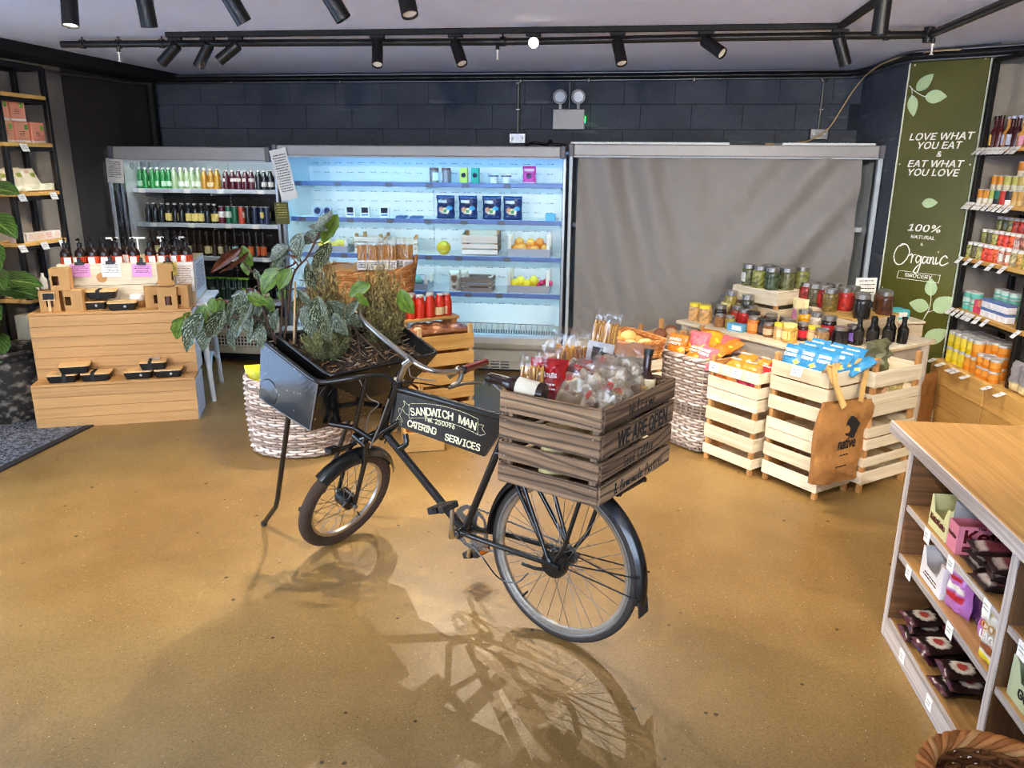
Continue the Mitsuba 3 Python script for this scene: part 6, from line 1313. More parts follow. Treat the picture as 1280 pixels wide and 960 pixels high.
k = crate('small pine box holding red jars in the middle of the pine table', FTb.T(.555, .83, .721), .22, .30, .13, ((.0, .115),), posth=.115, bottom=False, name='slatted_crate')
part(k, 'lid', bshape(-.11, .11, -.15, .15, .1155, .128, bev=.002), 'pine', FTb.T(.555, .83, .721))
k = crate('upturned pine crate at the right end of the pine table', FTb.T(.85, .78, .721, 90), .46, .33, .125, ((.0, .112),), posth=.112, bottom=False, name='slatted_crate')
part(k, 'lid', bshape(-.23, .23, -.165, .165, .1125, .1245, bev=.002), 'golden', FTb.T(.85, .78, .721, 90))
def jar_kind(h, r, fill, lid, lab=None, chunky=.25, band=(.18, .62)):
    f, l = rgb(fill), rgb(lid)
    s = [('body', lathe([(0, 0, f), (r * .93, 0, f), (r, .006, f)] + [(r, h * a, f) for a in (.12, .22, .32, .42, .52, .62)] + [(r, h * .74, f), (r * .84, h * .82, f), (0, h * .82, f)], 18, noisecol=chunky * 1.5).ply(True, True), 'vgloss'),
         ('lid', lathe([(r * .9, h * .81, l), (r * .92, h, l), (0, h, l)], 14).ply(True, True), 'vmetal' if lid in ('#b9b7b4', '#8a8988') else 'vsatin')]
    if lab: s.append(('label', lathe([(r * 1.02, h * band[0], rgb(lab)), (r * 1.02, h * band[1], rgb(lab))], 14).ply(True, True), 'vmatte'))
    return s
GL, DK, YL = '#b9b7b4', '#2a2827', '#e3cf3c'
def jar(u, v, z, lab, h, r, fill, lid, label=None, chunky=.25, F=None): row('jar', 'jar', jar_kind(h, r, fill, lid, label, chunky), [(F or FTb)(u, v, z)], lab, None)
tz = .7205
for a in ((.036, .118, 'leftmost jar on the pine table, tan with a yellow lid', .125, .045, '#c79a62', YL, '#d8b27e'), (.138, .113, 'second tan jar with a yellow lid at the left of the pine table', .125, .046, '#c79a62', YL, '#e0bd86'),
          (.205, .195, 'dark jar behind the two tan yellow lidded jars', .125, .04, '#241a16', GL), (.26, .30, 'red labelled jar in the second row at the left of the table', .115, .041, '#8a3a28', GL, '#c43a2c'),
          (.287, .10, 'small brown jar at the front left of the table', .085, .036, '#8d6238', GL, '#b08048'), (.362, .116, 'small olive jar at the front left of the table', .085, .036, '#8d7a3a', GL), (.36, .26, 'red jar with a pale lid behind the small olive jar', .115, .042, '#b02a20', GL, '#cf3a30'),
          (.445, .255, 'bright red jar behind the teal box', .115, .044, '#bf2a1c', DK, '#d8402e'), (.548, .134, 'orange jar with a grey lid at the middle of the table front', .11, .042, '#c9701f', GL, '#d88a48'), (.618, .152, 'black lidded dark jar at the middle of the table front', .10, .038, '#1f1a1a', DK, '#57423c'),
          (.675, .13, 'brown jar with a cream label at the middle of the table front', .09, .036, '#7a4f2c', GL, '#c9b08a'), (.765, .126, 'tan jar with a yellow lid left of the cream lidded jar', .105, .039, '#c9a46a', YL, '#e0c9a0'), (.848, .118, 'round jar with a cream lid and yellow label at the table front', .115, .046, '#c99a4a', '#e2d68a', '#e6d38c'),
          (.856, .235, 'dark red jar behind the cream lidded jar', .11, .04, '#3a1414', GL, '#c2303a'), (.918, .26, 'tan jar with a yellow lid right of the dark red jar', .10, .041, '#c9a878', YL, '#dcc79a'), (1.0, .225, 'tan jar with a grey lid and pale label at the right front', .10, .044, '#8a6a48', GL, '#cdb08c'),
          (1.065, .315, 'left of the two dark jars with purple labels', .115, .047, '#17131a', GL, '#7a5fae'), (1.08, .43, 'right of the two dark jars with purple labels', .115, .045, '#17131a', GL, '#7a5fae'),
          (.10, .36, 'jar with a pale yellow lid in the back row at the left', .115, .04, '#b59a6a', '#d8cf8a'), (.17, .40, 'grey lidded jar in the back row at the left', .10, .04, '#5a4a3a', GL), (.30, .40, 'small amber jar in front of the slatted box', .12, .038, '#a0752c', GL),
          (.49, .37, 'brown jar behind the bright red jar', .10, .041, '#4a3020', GL), (.56, .29, 'dark jar behind the orange jar', .10, .041, '#302622', GL), (.62, .36, 'grey lidded jar right of the slatted box', .10, .041, '#4a3a30', GL), (.70, .30, 'dark jar behind the brown cream labelled jar', .10, .04, '#2a211e', GL), (.71, .44, 'honey jar with a grey lid in the middle of the table', .155, .047, '#d3901a', GL),
          (.80, .44, 'jar with a white label and red stripe right of the honey jar', .15, .046, '#c9b8a0', GL, '#e6d6cc'), (.92, .40, 'jar with a red label and a dark base right of the red packet', .15, .046, '#1d1210', GL, '#b22a30'), (.74, .22, 'grey lidded jar behind the tan yellow lidded jar', .10, .04, '#5a3a28', GL)): jar(a[0], a[1], tz, a[2], *a[3:])
k = thing('teal_box', 'small flat teal box at the front of the pine table', 'box'); part(k, 'carton', bshape(-.06, .06, -.03, .03, 0, .05, bev=.002), 'c5fa3c8', FTb.T(.45, .09, tz, 8)); part(k, 'print', bshape(-.02, .05, -.031, -.03, .01, .04), 'white', FTb.T(.45, .09, tz, 8))
carton('red_packet', 'small square red packet between the jars on the pine table', 0, 0, 0, .08, .04, .085, 'b3262c', 'packet', T=FTb.T(.865, .34, tz))
put(thing('paper_pouch', 'cream paper pouch with a pink label behind the honey jar', 'pouch'), pouch(.13, .21, .06, paint('#dcc894', ('r', .3, .4, .14, .25, '#c77aa0')), flat('#dcc894')), 'vmatte', FTb.T(.62, .50, tz))
bz_ = .721 + .2285
for i, (u, v, fl, lb) in enumerate(((.12, .55, '#5a5a34', '#d6d6c8'), (.235, .53, '#7a7a3a', None), (.345, .53, '#3a4630', '#c8d0c0'), (.20, .66, '#2c2a24', None), (.30, .68, '#3d3a2a', None), (.40, .62, '#5a5a38', None), (.41, .76, '#6a6a3c', None))): jar(u, v, bz_, ('leftmost olive jar with a white label on the slatted box', 'second olive jar in the front row on the slatted box', 'third, greenish jar in the front row on the slatted box', 'dark jar at the back left on the slatted box', 'dark jar at the back middle on the slatted box', 'olive jar at the right edge on the slatted box', 'olive jar at the back right on the slatted box')[i], .15, .05, fl, GL, lb, .45)
for i, (u, v, z, fl, h) in enumerate(((.06, .47, tz, '#8a7a3c', .19), (.24, .44, tz, '#3a382a', .185))): jar(u, v - .02, z, ('tall jar of green olives in front of the slatted box', 'tall dark jar in front of the slatted box')[i], h, .045, fl, GL, None, .5)
rz_ = .721 + .1285
for i, (u, v, fl, lb) in enumerate(((.48, .74, '#8a2420', '#b8302a'), (.555, .73, '#4a4630', None), (.625, .74, '#8a2420', '#b8302a'), (.50, .88, '#3d3a2c', None), (.60, .90, '#50482c', None))): jar(u, v, rz_, ('leftmost red jar on the small pine box', 'olive jar between the two red jars', 'right red jar on the small pine box', 'back left jar on the small pine box', 'back right jar on the small pine box')[i], .15, .047, fl, GL, lb, .4)
dz_ = .721 + .125
for i, (u, v, fl, lb) in enumerate(((.985, .63, '#1d1a18', '#3a3836'), (.93, .70, '#3a2a20', None), (.98, .88, '#4a2c1c', '#38281e'), (.92, .95, '#5a3a24', None), (.73, .66, '#6a5a2c', None), (.76, .78, '#a02824', '#b03028'), (.73, .9, '#5a5030', None))): jar(u, v, dz_, ('dark labelled jar at the front of the upturned crate', 'jar behind the dark labelled jar on the upturned crate', 'brown jar at the right of the upturned crate', 'jar behind the brown jar on the upturned crate', 'olive jar at the left end of the upturned crate', 'red jar at the left end of the upturned crate', 'olive jar at the far left of the upturned crate')[i], .15, .05, fl, GL, lb, .4)
for i, (u, v) in enumerate(((1.12, .42), (1.16, .50), (1.13, .56), (1.20, .60), (1.17, .68), (1.24, .70))): row('dark_bottle', 'bottle', bottle_kind(.165, .031, .014, .62, rgb('#0b0a0a'), rgb('#2a2826'), rgb('#151414')), [FTb(u, v, tz)], f'{nth(i, 6)} of the black bottles at the right end of the pine table', 'black bottles on the table end')
crate('small white wicker style crate behind the left end of the pine table', FTb.T(.10, .85, .721), .22, .16, .08, ((0, .022), (.03, .05), (.058, .08)), 'palepine', posth=.08)
# potatoes
FP = Fr((.40, 5.30), -35)
for i, z in enumerate((0, .285)): crate(('lower', 'upper')[i] + ' of the two crates under the crate of potatoes', FP.T(0, 0, z), .36, .30, .28, ((.03, .10), (.12, .19), (.205, .275)), posth=.284)
crate('open pine crate of potatoes left of the pine table', FP.T(0, 0, .57), .36, .30, .12, ((.0, .095),), posth=.16, post='post')
for i, (u, v) in enumerate(((-.11, -.08), (-.03, -.09), (.06, -.08), (.12, -.06), (-.10, .02), (0, .0), (.09, .02), (-.06, .09), (.05, .09), (.13, .08))): put(thing('potato', f'{nth(i, 10)} potato in the open pine crate', 'potato', 'potatoes'), ball(.045, ('#b38a68', '#8a5a44', '#c29a74')[i % 3], .1, .8), 'vmatte', FP.T(u, v, .615 + .02 * (i % 2), 40 * i))
# crates behind the table by the green panel
FE = Fr((1.93, 5.50), 16)
crate('bottom crate of the pale stack in front of the green panel', FE.T(0, .12, 0), .36, .28, .26, ((.04, .11), (.15, .235)), posth=.258)
crate('middle crate of the pale stack in front of the green panel', FE.T(0, .12, .26), .36, .28, .26, ((.02, .10), (.15, .235)), posth=.258)
k = crate('top crate of the pale stack in front of the green panel', FE.T(0, .12, .52), .36, .28, .24, ((.02, .10), (.14, .225)), posth=.23)
part(k, 'lid', bshape(-.19, .19, -.15, .15, .2305, .25, bev=.006), 'pine', FE.T(0, .12, .52))
k = carton('teal_carton', 'teal and white flat carton on the pale crate stack by the green panel', 0, 0, 0, .28, .12, .065, '4fb0b4', 'carton', T=FE.T(-.03, .1, .7705)); part(k, 'print', bshape(-.05, .12, -.0612, -.06, .015, .05), 'white', FE.T(-.03, .1, .7705))
sheet('rate_notice', 'white sign with black capitals standing behind the jars by the panel', FE.face(-.13, .22, .95), .16, .17, rows=4, seed=9)
# ================================================================ jar shelves on the right wall
FS2 = Fr((2.37, 5.75), -84.7)
ks = thing('jar_shelf', 'black steel shelf of jars and tins with oak boards on the right wall', 'shelf')
for u in (0.012, .775, 1.55):
    for v in (.012, .36): part(ks, 'post', bshape(u - .018, u + .018, v - .018, v + .018, .45, 2.46, bev=.003), 'black', FS2.T())
part(ks, 'top_rail', bshape(0, 1.57, -.006, .03, 2.43, 2.46, bev=.003), 'black', FS2.T()); part(ks, 'cross_rail', bshape(0.03, 1.57, .34, .37, 2.20, 2.225, bev=.003), 'black', FS2.T())
SZ = (.835, 1.19, 1.555, 1.905)
for z in SZ:
    part(ks, 'board', bshape(.0, 1.57, -.012, .36, z - .026, z, bev=.003), 'golden', FS2.T()); part(ks, 'rail', bshape(.0, 1.57, .0, .025, z - .05, z - .027, bev=.002), 'black', FS2.T())
for i, (u0, u1) in enumerate(((0, .70), (.712, 1.57))):
    k = thing('oak_bench', ('oak plank bench under the jar shelves, left unit', 'oak plank bench under the jar shelves, right unit')[i], 'bench')
    for j in range(3): part(k, 'front_plank', bshape(u0, u1, -.09, -.07, .02 + j * .148, .02 + (j + 1) * .148 - .002, bev=.002), 'golden', FS2.T())
    part(k, 'top', bshape(u0, u1, -.09, .40, .447, .467, bev=.002), 'golden', FS2.T())
    part(k, 'end_panel', bshape(u0, u0 + .018, -.068, .38, .0, .446, bev=.002), 'golden', FS2.T()); part(k, 'plinth', bshape(u0, u1, -.05, .0, 0, .02), 'blackmatte', FS2.T())
for z, us in ((1.905, [.03 + .055 * i for i in range(9)]), (1.555, [.01 + .062 * i for i in range(9)]), (1.19, [.04, .15, .28, .42, .56]), (.835, [0.03, .10, .17, .23, .29, .37, .47, .82]), (.468, [.04, .17, .31, .37, .50, .76, .90])):
    for i, u in enumerate(us):
        k = thing('shelf_card', f'{nth(i, len(us))} white card on the {({1.905: "top", 1.555: "second", 1.19: "third", .835: "fourth", .468: "bench"})[z]} edge of the jar shelves', 'price tag', 'cards on the jar shelves')
        T = FS2.T(u, -.014 if z > .5 else -.085, z + .002, 4 * rng.standard_normal(), rotx(-.75 if z > .5 else -1.2) @ roty(.05 * rng.standard_normal()))
        part(k, 'sheet', bshape(-.024, .024, -.0012, 0, -.062, 0), 'paper', T); part(k, 'print', bshape(-.014, .014, -.0016, -.001, -.03, -.024), 'header', T)
def srow(kind, cat, spec, us, v, z, lab, group): row(kind, cat, spec, [FS2(u, v, z) for u in us], lab, group, .003)
sauce = lambda b, l, c, h=.19: bottle_kind(h, .029, .0125, .55, rgb(b), rgb(l), rgb(c), lz=(.08, .42))
srow('sauce_bottle', 'bottle', sauce('#4a0d12', '#f0c860', '#1a1414', .20), (.045, .108), .06, SZ[3], '{nth} dark red bottle with a yellow label on the top jar shelf', 'dark red bottles')
srow('syrup_bottle', 'bottle', sauce('#c98a40', '#b9c0dc', '#aab6d6'), (.172,), .07, SZ[3], 'amber bottle with a pale blue cap on the top jar shelf', None)
srow('syrup_bottle', 'bottle', sauce('#3a1016', '#c6c8dc', '#aab6d6'), (.235, .30), .06, SZ[3], '{nth} dark bottle with a pale blue cap on the top jar shelf', 'pale capped bottles')
srow('pink_bottle', 'bottle', sauce('#d99a4a', '#e9a6c0', '#efe9e0', .16), (.37, .44, .51, .58), .06, SZ[3], '{nth} pink labelled bottle on the top jar shelf', 'pink labelled bottles')
def tin(h, r, base, band, bz=(.35, .95)):
    c, b = rgb(base), rgb(band)
    return [('body', lathe([(0, 0, rgb('#b9b9ba')), (r, 0, rgb('#b9b9ba')), (r, .004, c), (r, h * bz[0], c), (r, h * bz[0], b, 1), (r, h * bz[1], b), (r, h - .004, rgb('#c9c9c9'), 1), (r, h, rgb('#c9c9c9')), (r * .93, h, rgb('#c9c9c9')), (r * .92, h - .003, rgb('#a9a9aa')), (0, h - .003, rgb('#a9a9aa'))], 14).ply(True, True), 'vsatin')]
for i, (u, b, a) in enumerate(((.045, '#e9e2d0', '#e0912c'), (.112, '#e9e2d0', '#e0912c'), (.178, '#e6e6c8', '#b9c05a'), (.245, '#2a2a2c', '#1f6a5a'), (.312, '#c23a30', '#c23a30'), (.378, '#e9e6e0', '#2a2a30'), (.445, '#cfae74', '#c89a50'), (.512, '#cfae74', '#c89a50'), (.58, '#cfae74', '#c89a50'))):
    srow('food_tin', 'tin', tin(.088, .031, b, a), (u,), .045, SZ[2], f'{nth(i, 9)} tin in the lower row of the second jar shelf', 'tins, lower row')
for i, (u, a) in enumerate(((.085, '#e0912c'), (.152, '#e0912c'), (.225, '#b9b85a'), (.32, '#b9b85a'), (.39, '#c9b060'), (.46, '#e0912c'))):
    srow('food_tin', 'tin', tin(.088, .031, '#e6dcc0', a), (u,), .10, SZ[2] + .089 if False else SZ[2], f'{nth(i, 6)} tin in the rear row of the second jar shelf', 'tins, rear row')
    srow('food_tin', 'tin', tin(.088, .031, '#e6dcc0', a), (u,), .10, SZ[2] + .0885, f'{nth(i, 6)} tin stacked on the rear row of the second jar shelf', 'tins, stacked row')
for i, u in enumerate((.33, .40, .47)): srow('food_tin', 'tin', tin(.088, .031, '#e6dcc0', '#d98a30'), (u,), .12, SZ[2] + .177, f'{nth(i, 3)} tin at the very top of the stack on the second jar shelf', 'tins, topmost row')
jc = ('#8d8a4a', '#5a5434', '#9a9450', '#d8482c', '#d03a24', '#e0582c', '#c98a7a', '#b0705c', '#a89a70', '#c99a4a', '#b0a050')
for r in range(3):
    if r: part(ks, 'riser_step', bshape(.0, .74, .035 + .085 * r - .03, .035 + .085 * r + .05, SZ[1], SZ[1] + .085 * r, bev=.002), 'post', FS2.T())
    for i in range(11):
        u = .04 + .0645 * i
        srow('preserve_jar', 'jar', jar_kind(.105, .030, jc[i], '#dcdad6', ('#d8d4cc' if i in (6, 7) else None), .5), (u,), .035 + .085 * r, SZ[1] + .0851 * r, f'{nth(i, 11)} jar in the {("front", "middle", "back")[r]} row of the stepped jars', f'stepped jars, {("front", "middle", "back")[r]} row')
for c, (us, v, z0, n) in {'#5fb0a4': ((.06, .15), .07, 0, 3), '#6cbcae': ((.235, .32, .41), .17, 0, 4)}.items():
    for i, u in enumerate(us):
        for j in range(n): srow('teal_tin', 'tin', tin(.042, .040, c, '#b9dcd2' if j % 2 else c, (.3, .8)), (u,), v, SZ[0] + .0425 * j, f'{("lowest", "second", "third", "topmost")[j]} teal tin of {nth(i, len(us))} pile at the {"front" if v < .1 else "back"} of the fourth jar shelf', 'teal tins')
for i, (u, c) in enumerate(((.215, 'd8486a'), (.265, 'd8486a'), (.215, 'e0607c'), (.265, 'e08a6c'))): carton('pink_carton', f'{("lower left", "lower right", "upper left", "upper right")[i]} small pink carton on the fourth jar shelf', 0, 0, 0, .045, .06, .045, c, 'carton', T=FS2.T(u, .06, SZ[0] + .046 * (i // 2)))
for i, u in enumerate((.33, .39, .45, .51, .57)):
    for j in range(2):
        k = carton('blue_white_pack', f'{nth(i, 5)} blue and white pack in the {("lower", "upper")[j]} row on the fourth jar shelf', 0, 0, 0, .056, .06, .058, 'eceaf2', 'carton', T=FS2.T(u, .05, SZ[0] + .0595 * j), group='blue and white packs')
        part(k, 'band', bshape(-.0282, .0282, -.0303, .0303, .042, .0585), 'shelfblue', FS2.T(u, .05, SZ[0] + .0595 * j))
carton('lime_carton', 'small lime green carton at the left of the fourth jar shelf', 0, 0, 0, .04, .05, .04, '7cbf4a', 'carton', T=FS2.T(.18, .10, SZ[0]))
for r, v in enumerate((.0, .075, .15)):
    for i in range(5):
        u = .085 + .078 * i + .02 * r
        for j in range(2):
            c = '#dfc61f' if i < 4 - (j == 0) else '#e08a1c'
            srow('yellow_tin', 'tin', tin(.108, .037, c, '#e9d64a' if c[1] == 'd' else '#e8a040', (.3, .8)), (u,), v, .4675 + .1085 * j, f'{nth(i, 5)} tin in the {("lower", "upper")[j]} {("front", "middle", "back")[r]} row on the oak bench', 'tins on the oak bench')
for i in range(5):
    for j in range(3): srow('orange_tin', 'tin', tin(.075, .035, '#dd7f18', '#e89a3c', (.3, .8)), (.50 + .074 * (i % 3),), -.02 + .08 * (i // 3), .4675 + .0755 * j, f'{("lowest", "middle", "topmost")[j]} of the orange tins in {("the front left", "the front middle", "the front right", "the back left", "the back middle")[i]} pile on the bench', 'orange tins on the oak bench') if j < 2 or i > 2 else None
for i, (u, v) in enumerate(((.86, .0), (.96, .0), (1.06, .02))):
    put(thing('paper_bag', f'{nth(i, 3)} grey paper bag with a cream base right of the second shelf post', 'bag', 'grey paper bags'), pouch(.10, .19, .07, paint('#8d8a90', ('r', .5, .15, .5, .15, '#d9c89a')), None, 10, 14, seed=i), 'vmatte', FS2.T(u, v, .4675))
for i, u in enumerate((.84, .91, .98, 1.05)):
    for j in range(2): srow('orange_tin', 'tin', tin(.075, .035, '#dd7f18', '#e89a3c', (.3, .8)), (u,), .12, .4675 + .0755 * j, f'{nth(i, 4)} {("lower", "upper")[j]} orange tin right of the second shelf post', 'orange tins right of the post')
# ================================================================ counter in the right foreground
kc = thing('shop_counter', 'oak topped counter with open snack shelves in the right foreground', 'counter')
part(kc, 'worktop', bshape(1.115, 2.05, .55, 3.08, .768, .818, bev=.004, grain=1), 'topoak')
part(kc, 'edge_band', bshape(1.109, 1.1155, .55, 3.082, .769, .817, bev=.002), 'greyoak', label='greyish oak front edge')
part(kc, 'end_panel', bshape(1.118, 2.0, 2.835, 2.865, 0, .767, bev=.002), 'dark_oak'); part(kc, 'end_edge', bshape(1.112, 1.118, 2.834, 2.866, 0, .767, bev=.001), 'greyoak')
for y in (2.06, 1.26): part(kc, 'divider', bshape(1.118, 1.50, y - .016, y + .016, .0, .767, bev=.002), 'dark_oak'); part(kc, 'divider_edge', bshape(1.112, 1.118, y - .017, y + .017, 0, .767, bev=.001), 'greyoak')
part(kc, 'back_panel', bshape(1.50, 1.52, .56, 2.834, 0, .767), 'dark_oak')
CZ = (.565, .366, .085)
for y0, y1 in ((2.077, 2.834), (1.277, 2.043)):
    for z in CZ:
        part(kc, 'shelf', bshape(1.127, 1.50, y0, y1, z - .022, z, bev=.001, grain=1), 'topoak'); part(kc, 'shelf_edge', bshape(1.121, 1.127, y0, y1, z - .0225, z, bev=.001) if z > .1 else bshape(1.113, 1.127, y0, y1, .0, z, bev=.001), 'greyoak')
for i, (y, z, l) in enumerate(((2.62, CZ[0], 'left tag on the top snack shelf'), (2.42, CZ[0], 'middle tag on the top snack shelf'), (2.16, CZ[0], 'right tag on the top snack shelf'), (2.72, CZ[1], 'left tag on the middle snack shelf'), (2.35, CZ[1], 'right tag on the middle snack shelf'), (2.64, CZ[2] - .02, 'left tag on the bottom edge of the counter'), (2.38, CZ[2] - .02, 'right tag on the bottom edge of the counter'), (1.95, CZ[0], 'tag on the counter shelf right of the divider'))):
    k = thing('counter_tag', l, 'price tag'); part(k, 'sheet', bshape(1.117, 1.12 if z > .1 else 1.1125 + .0, y - .022, y + .022, z - .045, z + .003) if z > .1 else bshape(1.110, 1.1128, y - .022, y + .022, z - .042, z + .003), 'paper'); lines(k, .03, 2, 'header', mat4((1.1165 if z > .1 else 1.1095, y, z - .012), [0, -1, 0], [0, 0, 1], [-1, 0, 0]), .012, .003, i)
def tray(name, lab, y0, y1, x0, x1, z, h, col, front, txt=None, tcol='grip', spots=False):
    """A display carton, open on top and cut down at the front (towards the aisle)."""
    k = thing(name, lab, 'carton'); c = 'c' + col
    if 'm_' + c not in scene: scene['m_' + c] = pr(rgb(col), .6)
    m = bx(x0, x1, y0, y0 + .003, z, z + h); part(k, 'side', m.ply(), c); part(k, 'side', bshape(x0, x1, y1 - .003, y1, z, z + h), c); part(k, 'back', bshape(x1 - .003, x1, y0 + .003, y1 - .003, z, z + h), c)
    part(k, 'front', extrude([(-(y1 - y0) / 2, 0), ((y1 - y0) / 2, 0), ((y1 - y0) / 2, h), ((y1 - y0) / 2 * .8, h), ((y1 - y0) / 2 * .5, h * front), (-(y1 - y0) / 2 * .5, h * front), (-(y1 - y0) / 2 * .8, h), (-(y1 - y0) / 2, h)], .003).ply(), c, mat4((x0 + .0016, (y0 + y1) / 2, z), [0, -1, 0], [1, 0, 0], [0, 0, 1]))
    part(k, 'bottom', bshape(x0, x1, y0, y1, z, z + .002), c)
    if txt:
        for a, (s, hh, w, zz) in enumerate(txt): text(k, s, hh, tcol, mat4((x0 - .001, (y0 + y1) / 2, z + zz), [0, -1, 0], [0, 0, 1], [-1, 0, 0]), True, w)
    return k
z = CZ[0] + .0003
k = tray('yellow_carton', 'pale yellow KetoKeto carton at the left of the top snack shelf', 2.53, 2.68, 1.14, 1.34, z, .115, 'd9d59c', .55, (('KetoKeto', .022, .12, .03),))
scene['m_candypink'] = pr(rgb('#d98296'), .55)
k = thing('pink_carton_display', 'big pink KetoKeto carton with a raised grey flap on the top snack shelf', 'carton')
part(k, 'side', bshape(1.14, 1.47, 2.452, 2.455, z, z + .098), 'candypink'); part(k, 'side', bshape(1.14, 1.47, 2.518, 2.521, z, z + .098), 'candypink'); part(k, 'end', bshape(1.14, 1.143, 2.455, 2.518, z, z + .098), 'candypink'); part(k, 'flap', bshape(1.15, 1.46, 2.5215, 2.524, z + .02, z + .16), 'header'); part(k, 'bottom', bshape(1.143, 1.467, 2.455, 2.518, z, z + .003), 'candypink')
TK = mat4((1.30, 2.4517, z), [1, 0, 0], [0, 0, 1], [0, -1, 0])
text(k, 'KetoKeto', .044, 'grip', TK @ TR((.0, .042, 0)), True, .28); text(k, 'The', .010, 'grip', TK @ TR((-.09, .089, 0)), True)
b = part(k, 'caption_band', bshape(-.14, -.03, -.0012, 0, .010, .028), 'grip', TK @ mat4((0, 0, 0), [1, 0, 0], [0, 0, -1], [0, 1, 0])); text(k, 'CHOC', .011, 'candypink', TK @ TR((-.085, .0135, .0015)), True, .06); lines(k, .10, 2, 'grip', TK @ TR((.07, .026, 0)), .012, .005, 3)
text(k, 'KetoKeto', .012, 'grip', mat4((1.1395, 2.487, z + .05), [0, -1, 0], [0, 0, 1], [-1, 0, 0]), True, .055)
barm = pouch(.145, .10, .025, paint('#2a1a1c', ('r', .5, .5, .28, .3, '#7a3a44'), ('e', .2, .5, .1, .3, '#c9b8b0'), ('r', .5, .04, .5, .05, '#111111')), None, 12, 8, .12)
n_ = 0
for j in range(3):
    for i in range(4):
        put(thing('dark_bar', f'{nth(i, 4)} dark wrapped bar in the {("lower", "middle", "upper")[j]} layer before the pink carton', 'snack bar', 'dark bars before the pink carton'), barm, 'vgloss', TR((1.20 + .155 * (i % 2) + .012 * rng.standard_normal(), 2.20 + .11 * (i // 2), z + .014 + .026 * j), rotz(.1 * rng.standard_normal()) @ rotx(-1.5)))
z = CZ[1] + .0003
k = tray('white_carton', 'white spotted carton at the left of the middle snack shelf', 2.50, 2.68, 1.14, 1.32, z, .115, 'e4e0e2', .5)
q = np.random.default_rng(4)
for i in range(9): part(k, 'dot', lathe([(0, 0), (.006 + .006 * q.random(), 0), (.004, .0008), (0, .0008)], 12, R=rotx(math.pi / 2)).ply(), 'ink', TR((1.16 + .14 * q.random(), 2.4995, z + .02 + .08 * q.random())))
lines(k, .12, 2, 'grip', mat4((1.1395, 2.59, z + .035), [0, -1, 0], [0, 0, 1], [-1, 0, 0]), .012, .004, 5)
for i in range(3): put(thing('pale_snack', f'{nth(i, 3)} pale packet inside the white carton', 'snack bar', 'packets in the white carton'), pouch(.10, .07, .02, flat('#b9a8a0'), seed=i), 'vgloss', TR((1.19 + .04 * i, 2.59, z + .004), rotz(1.57)))
pp = paint('#b56fb8', ('r', .5, .80, .32, .05, '#e9c9e0'), ('r', .45, .68, .3, .05, '#b3202c'), ('r', .5, .5, .36, .08, '#f2eef0'), ('r', .5, .33, .33, .045, '#b3202c'), ('r', .5, .97, .5, .03, '#7a2a50'))
for i, (y, x, l) in enumerate(((2.43, 1.17, 'purple pouch with red and white print on the middle snack shelf'), (2.25, 1.20, 'purple pouch half hidden behind the dark ones'))): put(thing('purple_pouch', l, 'pouch'), pouch(.12, .185, .05, pp, flat('#a862ac'), 16, 24, seed=i), 'vgloss', TR((x, y, z), rotz(-1.3)))
for i, y in enumerate((2.37, 2.32)): put(thing('aubergine_pouch', f'{nth(i, 2)} dark purple pouch between the purple pouches', 'pouch', 'dark purple pouches'), pouch(.12, .17, .05, paint('#3a1a44', ('r', .5, .9, .4, .06, '#c9c0cc')), None, seed=i + 4), 'vgloss', TR((1.22, y, z), rotz(-1.3)))
k = thing('white_yellow_pouch', 'white and yellow pouch beside the counter divider', 'pouch')
part(k, 'bag', pouch(.13, .19, .05, paint('#dcd8cc', ('r', .5, .10, .5, .10, '#e3cf1f'), ('r', .5, .95, .5, .06, '#e3cf1f'), ('r', .5, .32, .36, .08, '#8a4a2c')), flat('#d8c83a'), 14, 20), 'vgloss', TR((1.155, 2.135, z), rotz(-1.35)))
for i, s in enumerate(('COL', 'LAGE')): text(k, s, .024, 'white' if i else 'kraft', TR((1.155, 2.135, z), rotz(-1.35)) @ mat4((0, -.032, .115 - .032 * i), [1, 0, 0], [0, 0, 1], [0, -1, 0]), True, .075)
z = CZ[2] + .0003
choc = pouch(.115, .135, .026, paint('#1d1012', ('e', .5, .52, .36, .26, '#cfc6bc'), ('e', .5, .52, .2, .1, '#9a3a34'), ('r', .5, .03, .5, .04, '#4a1a24'), ('r', .5, .97, .5, .04, '#4a1a24')), flat('#1d1012'), 16, 18, .1)
for r, y in enumerate((2.66, 2.50, 2.35)):
    for c, x in enumerate((1.137, 1.262)):
        for j in range(3): put(thing('chocolate_pack', f'{("lowest", "middle", "topmost")[j]} dark pack of the {("left", "middle", "right")[r]} {("front", "back")[c]} pile on the bottom snack shelf', 'snack pack', 'dark packs on the bottom snack shelf'), choc, 'vgloss', TR((x + .01 * rng.standard_normal(), y + .06 + .01 * rng.standard_normal(), z + .015 + .027 * j), rotz(-1.57 + .12 * rng.standard_normal()) @ rotx(-1.5)))
k = thing('leaflet', 'small dark leaflet lying at the right end of the bottom snack shelf', 'leaflet'); part(k, 'sheet', bshape(1.20, 1.29, 2.10, 2.20, z, z + .003), 'paper'); part(k, 'print', bshape(1.215, 1.28, 2.108, 2.19, z + .003, z + .0034), 'ink')
z = CZ[1] + .0003
k = tray('green_carton', 'pale green carton on the counter shelf right of the divider', 1.80, 2.02, 1.14, 1.34, z, .125, 'bcc49c', .55, (('GOOD', .026, .11, .03),), 'ink')
for i in range(4): put(thing('green_bar', f'{nth(i, 4)} green wrapped bar in the pale green carton', 'snack bar', 'green bars'), pouch(.13, .08, .022, paint('#4a5a44', ('r', .5, .5, .3, .3, '#7d8a74')), seed=i), 'vgloss', TR((1.18 + .035 * i, 1.91, z + .004), rotz(1.5)))
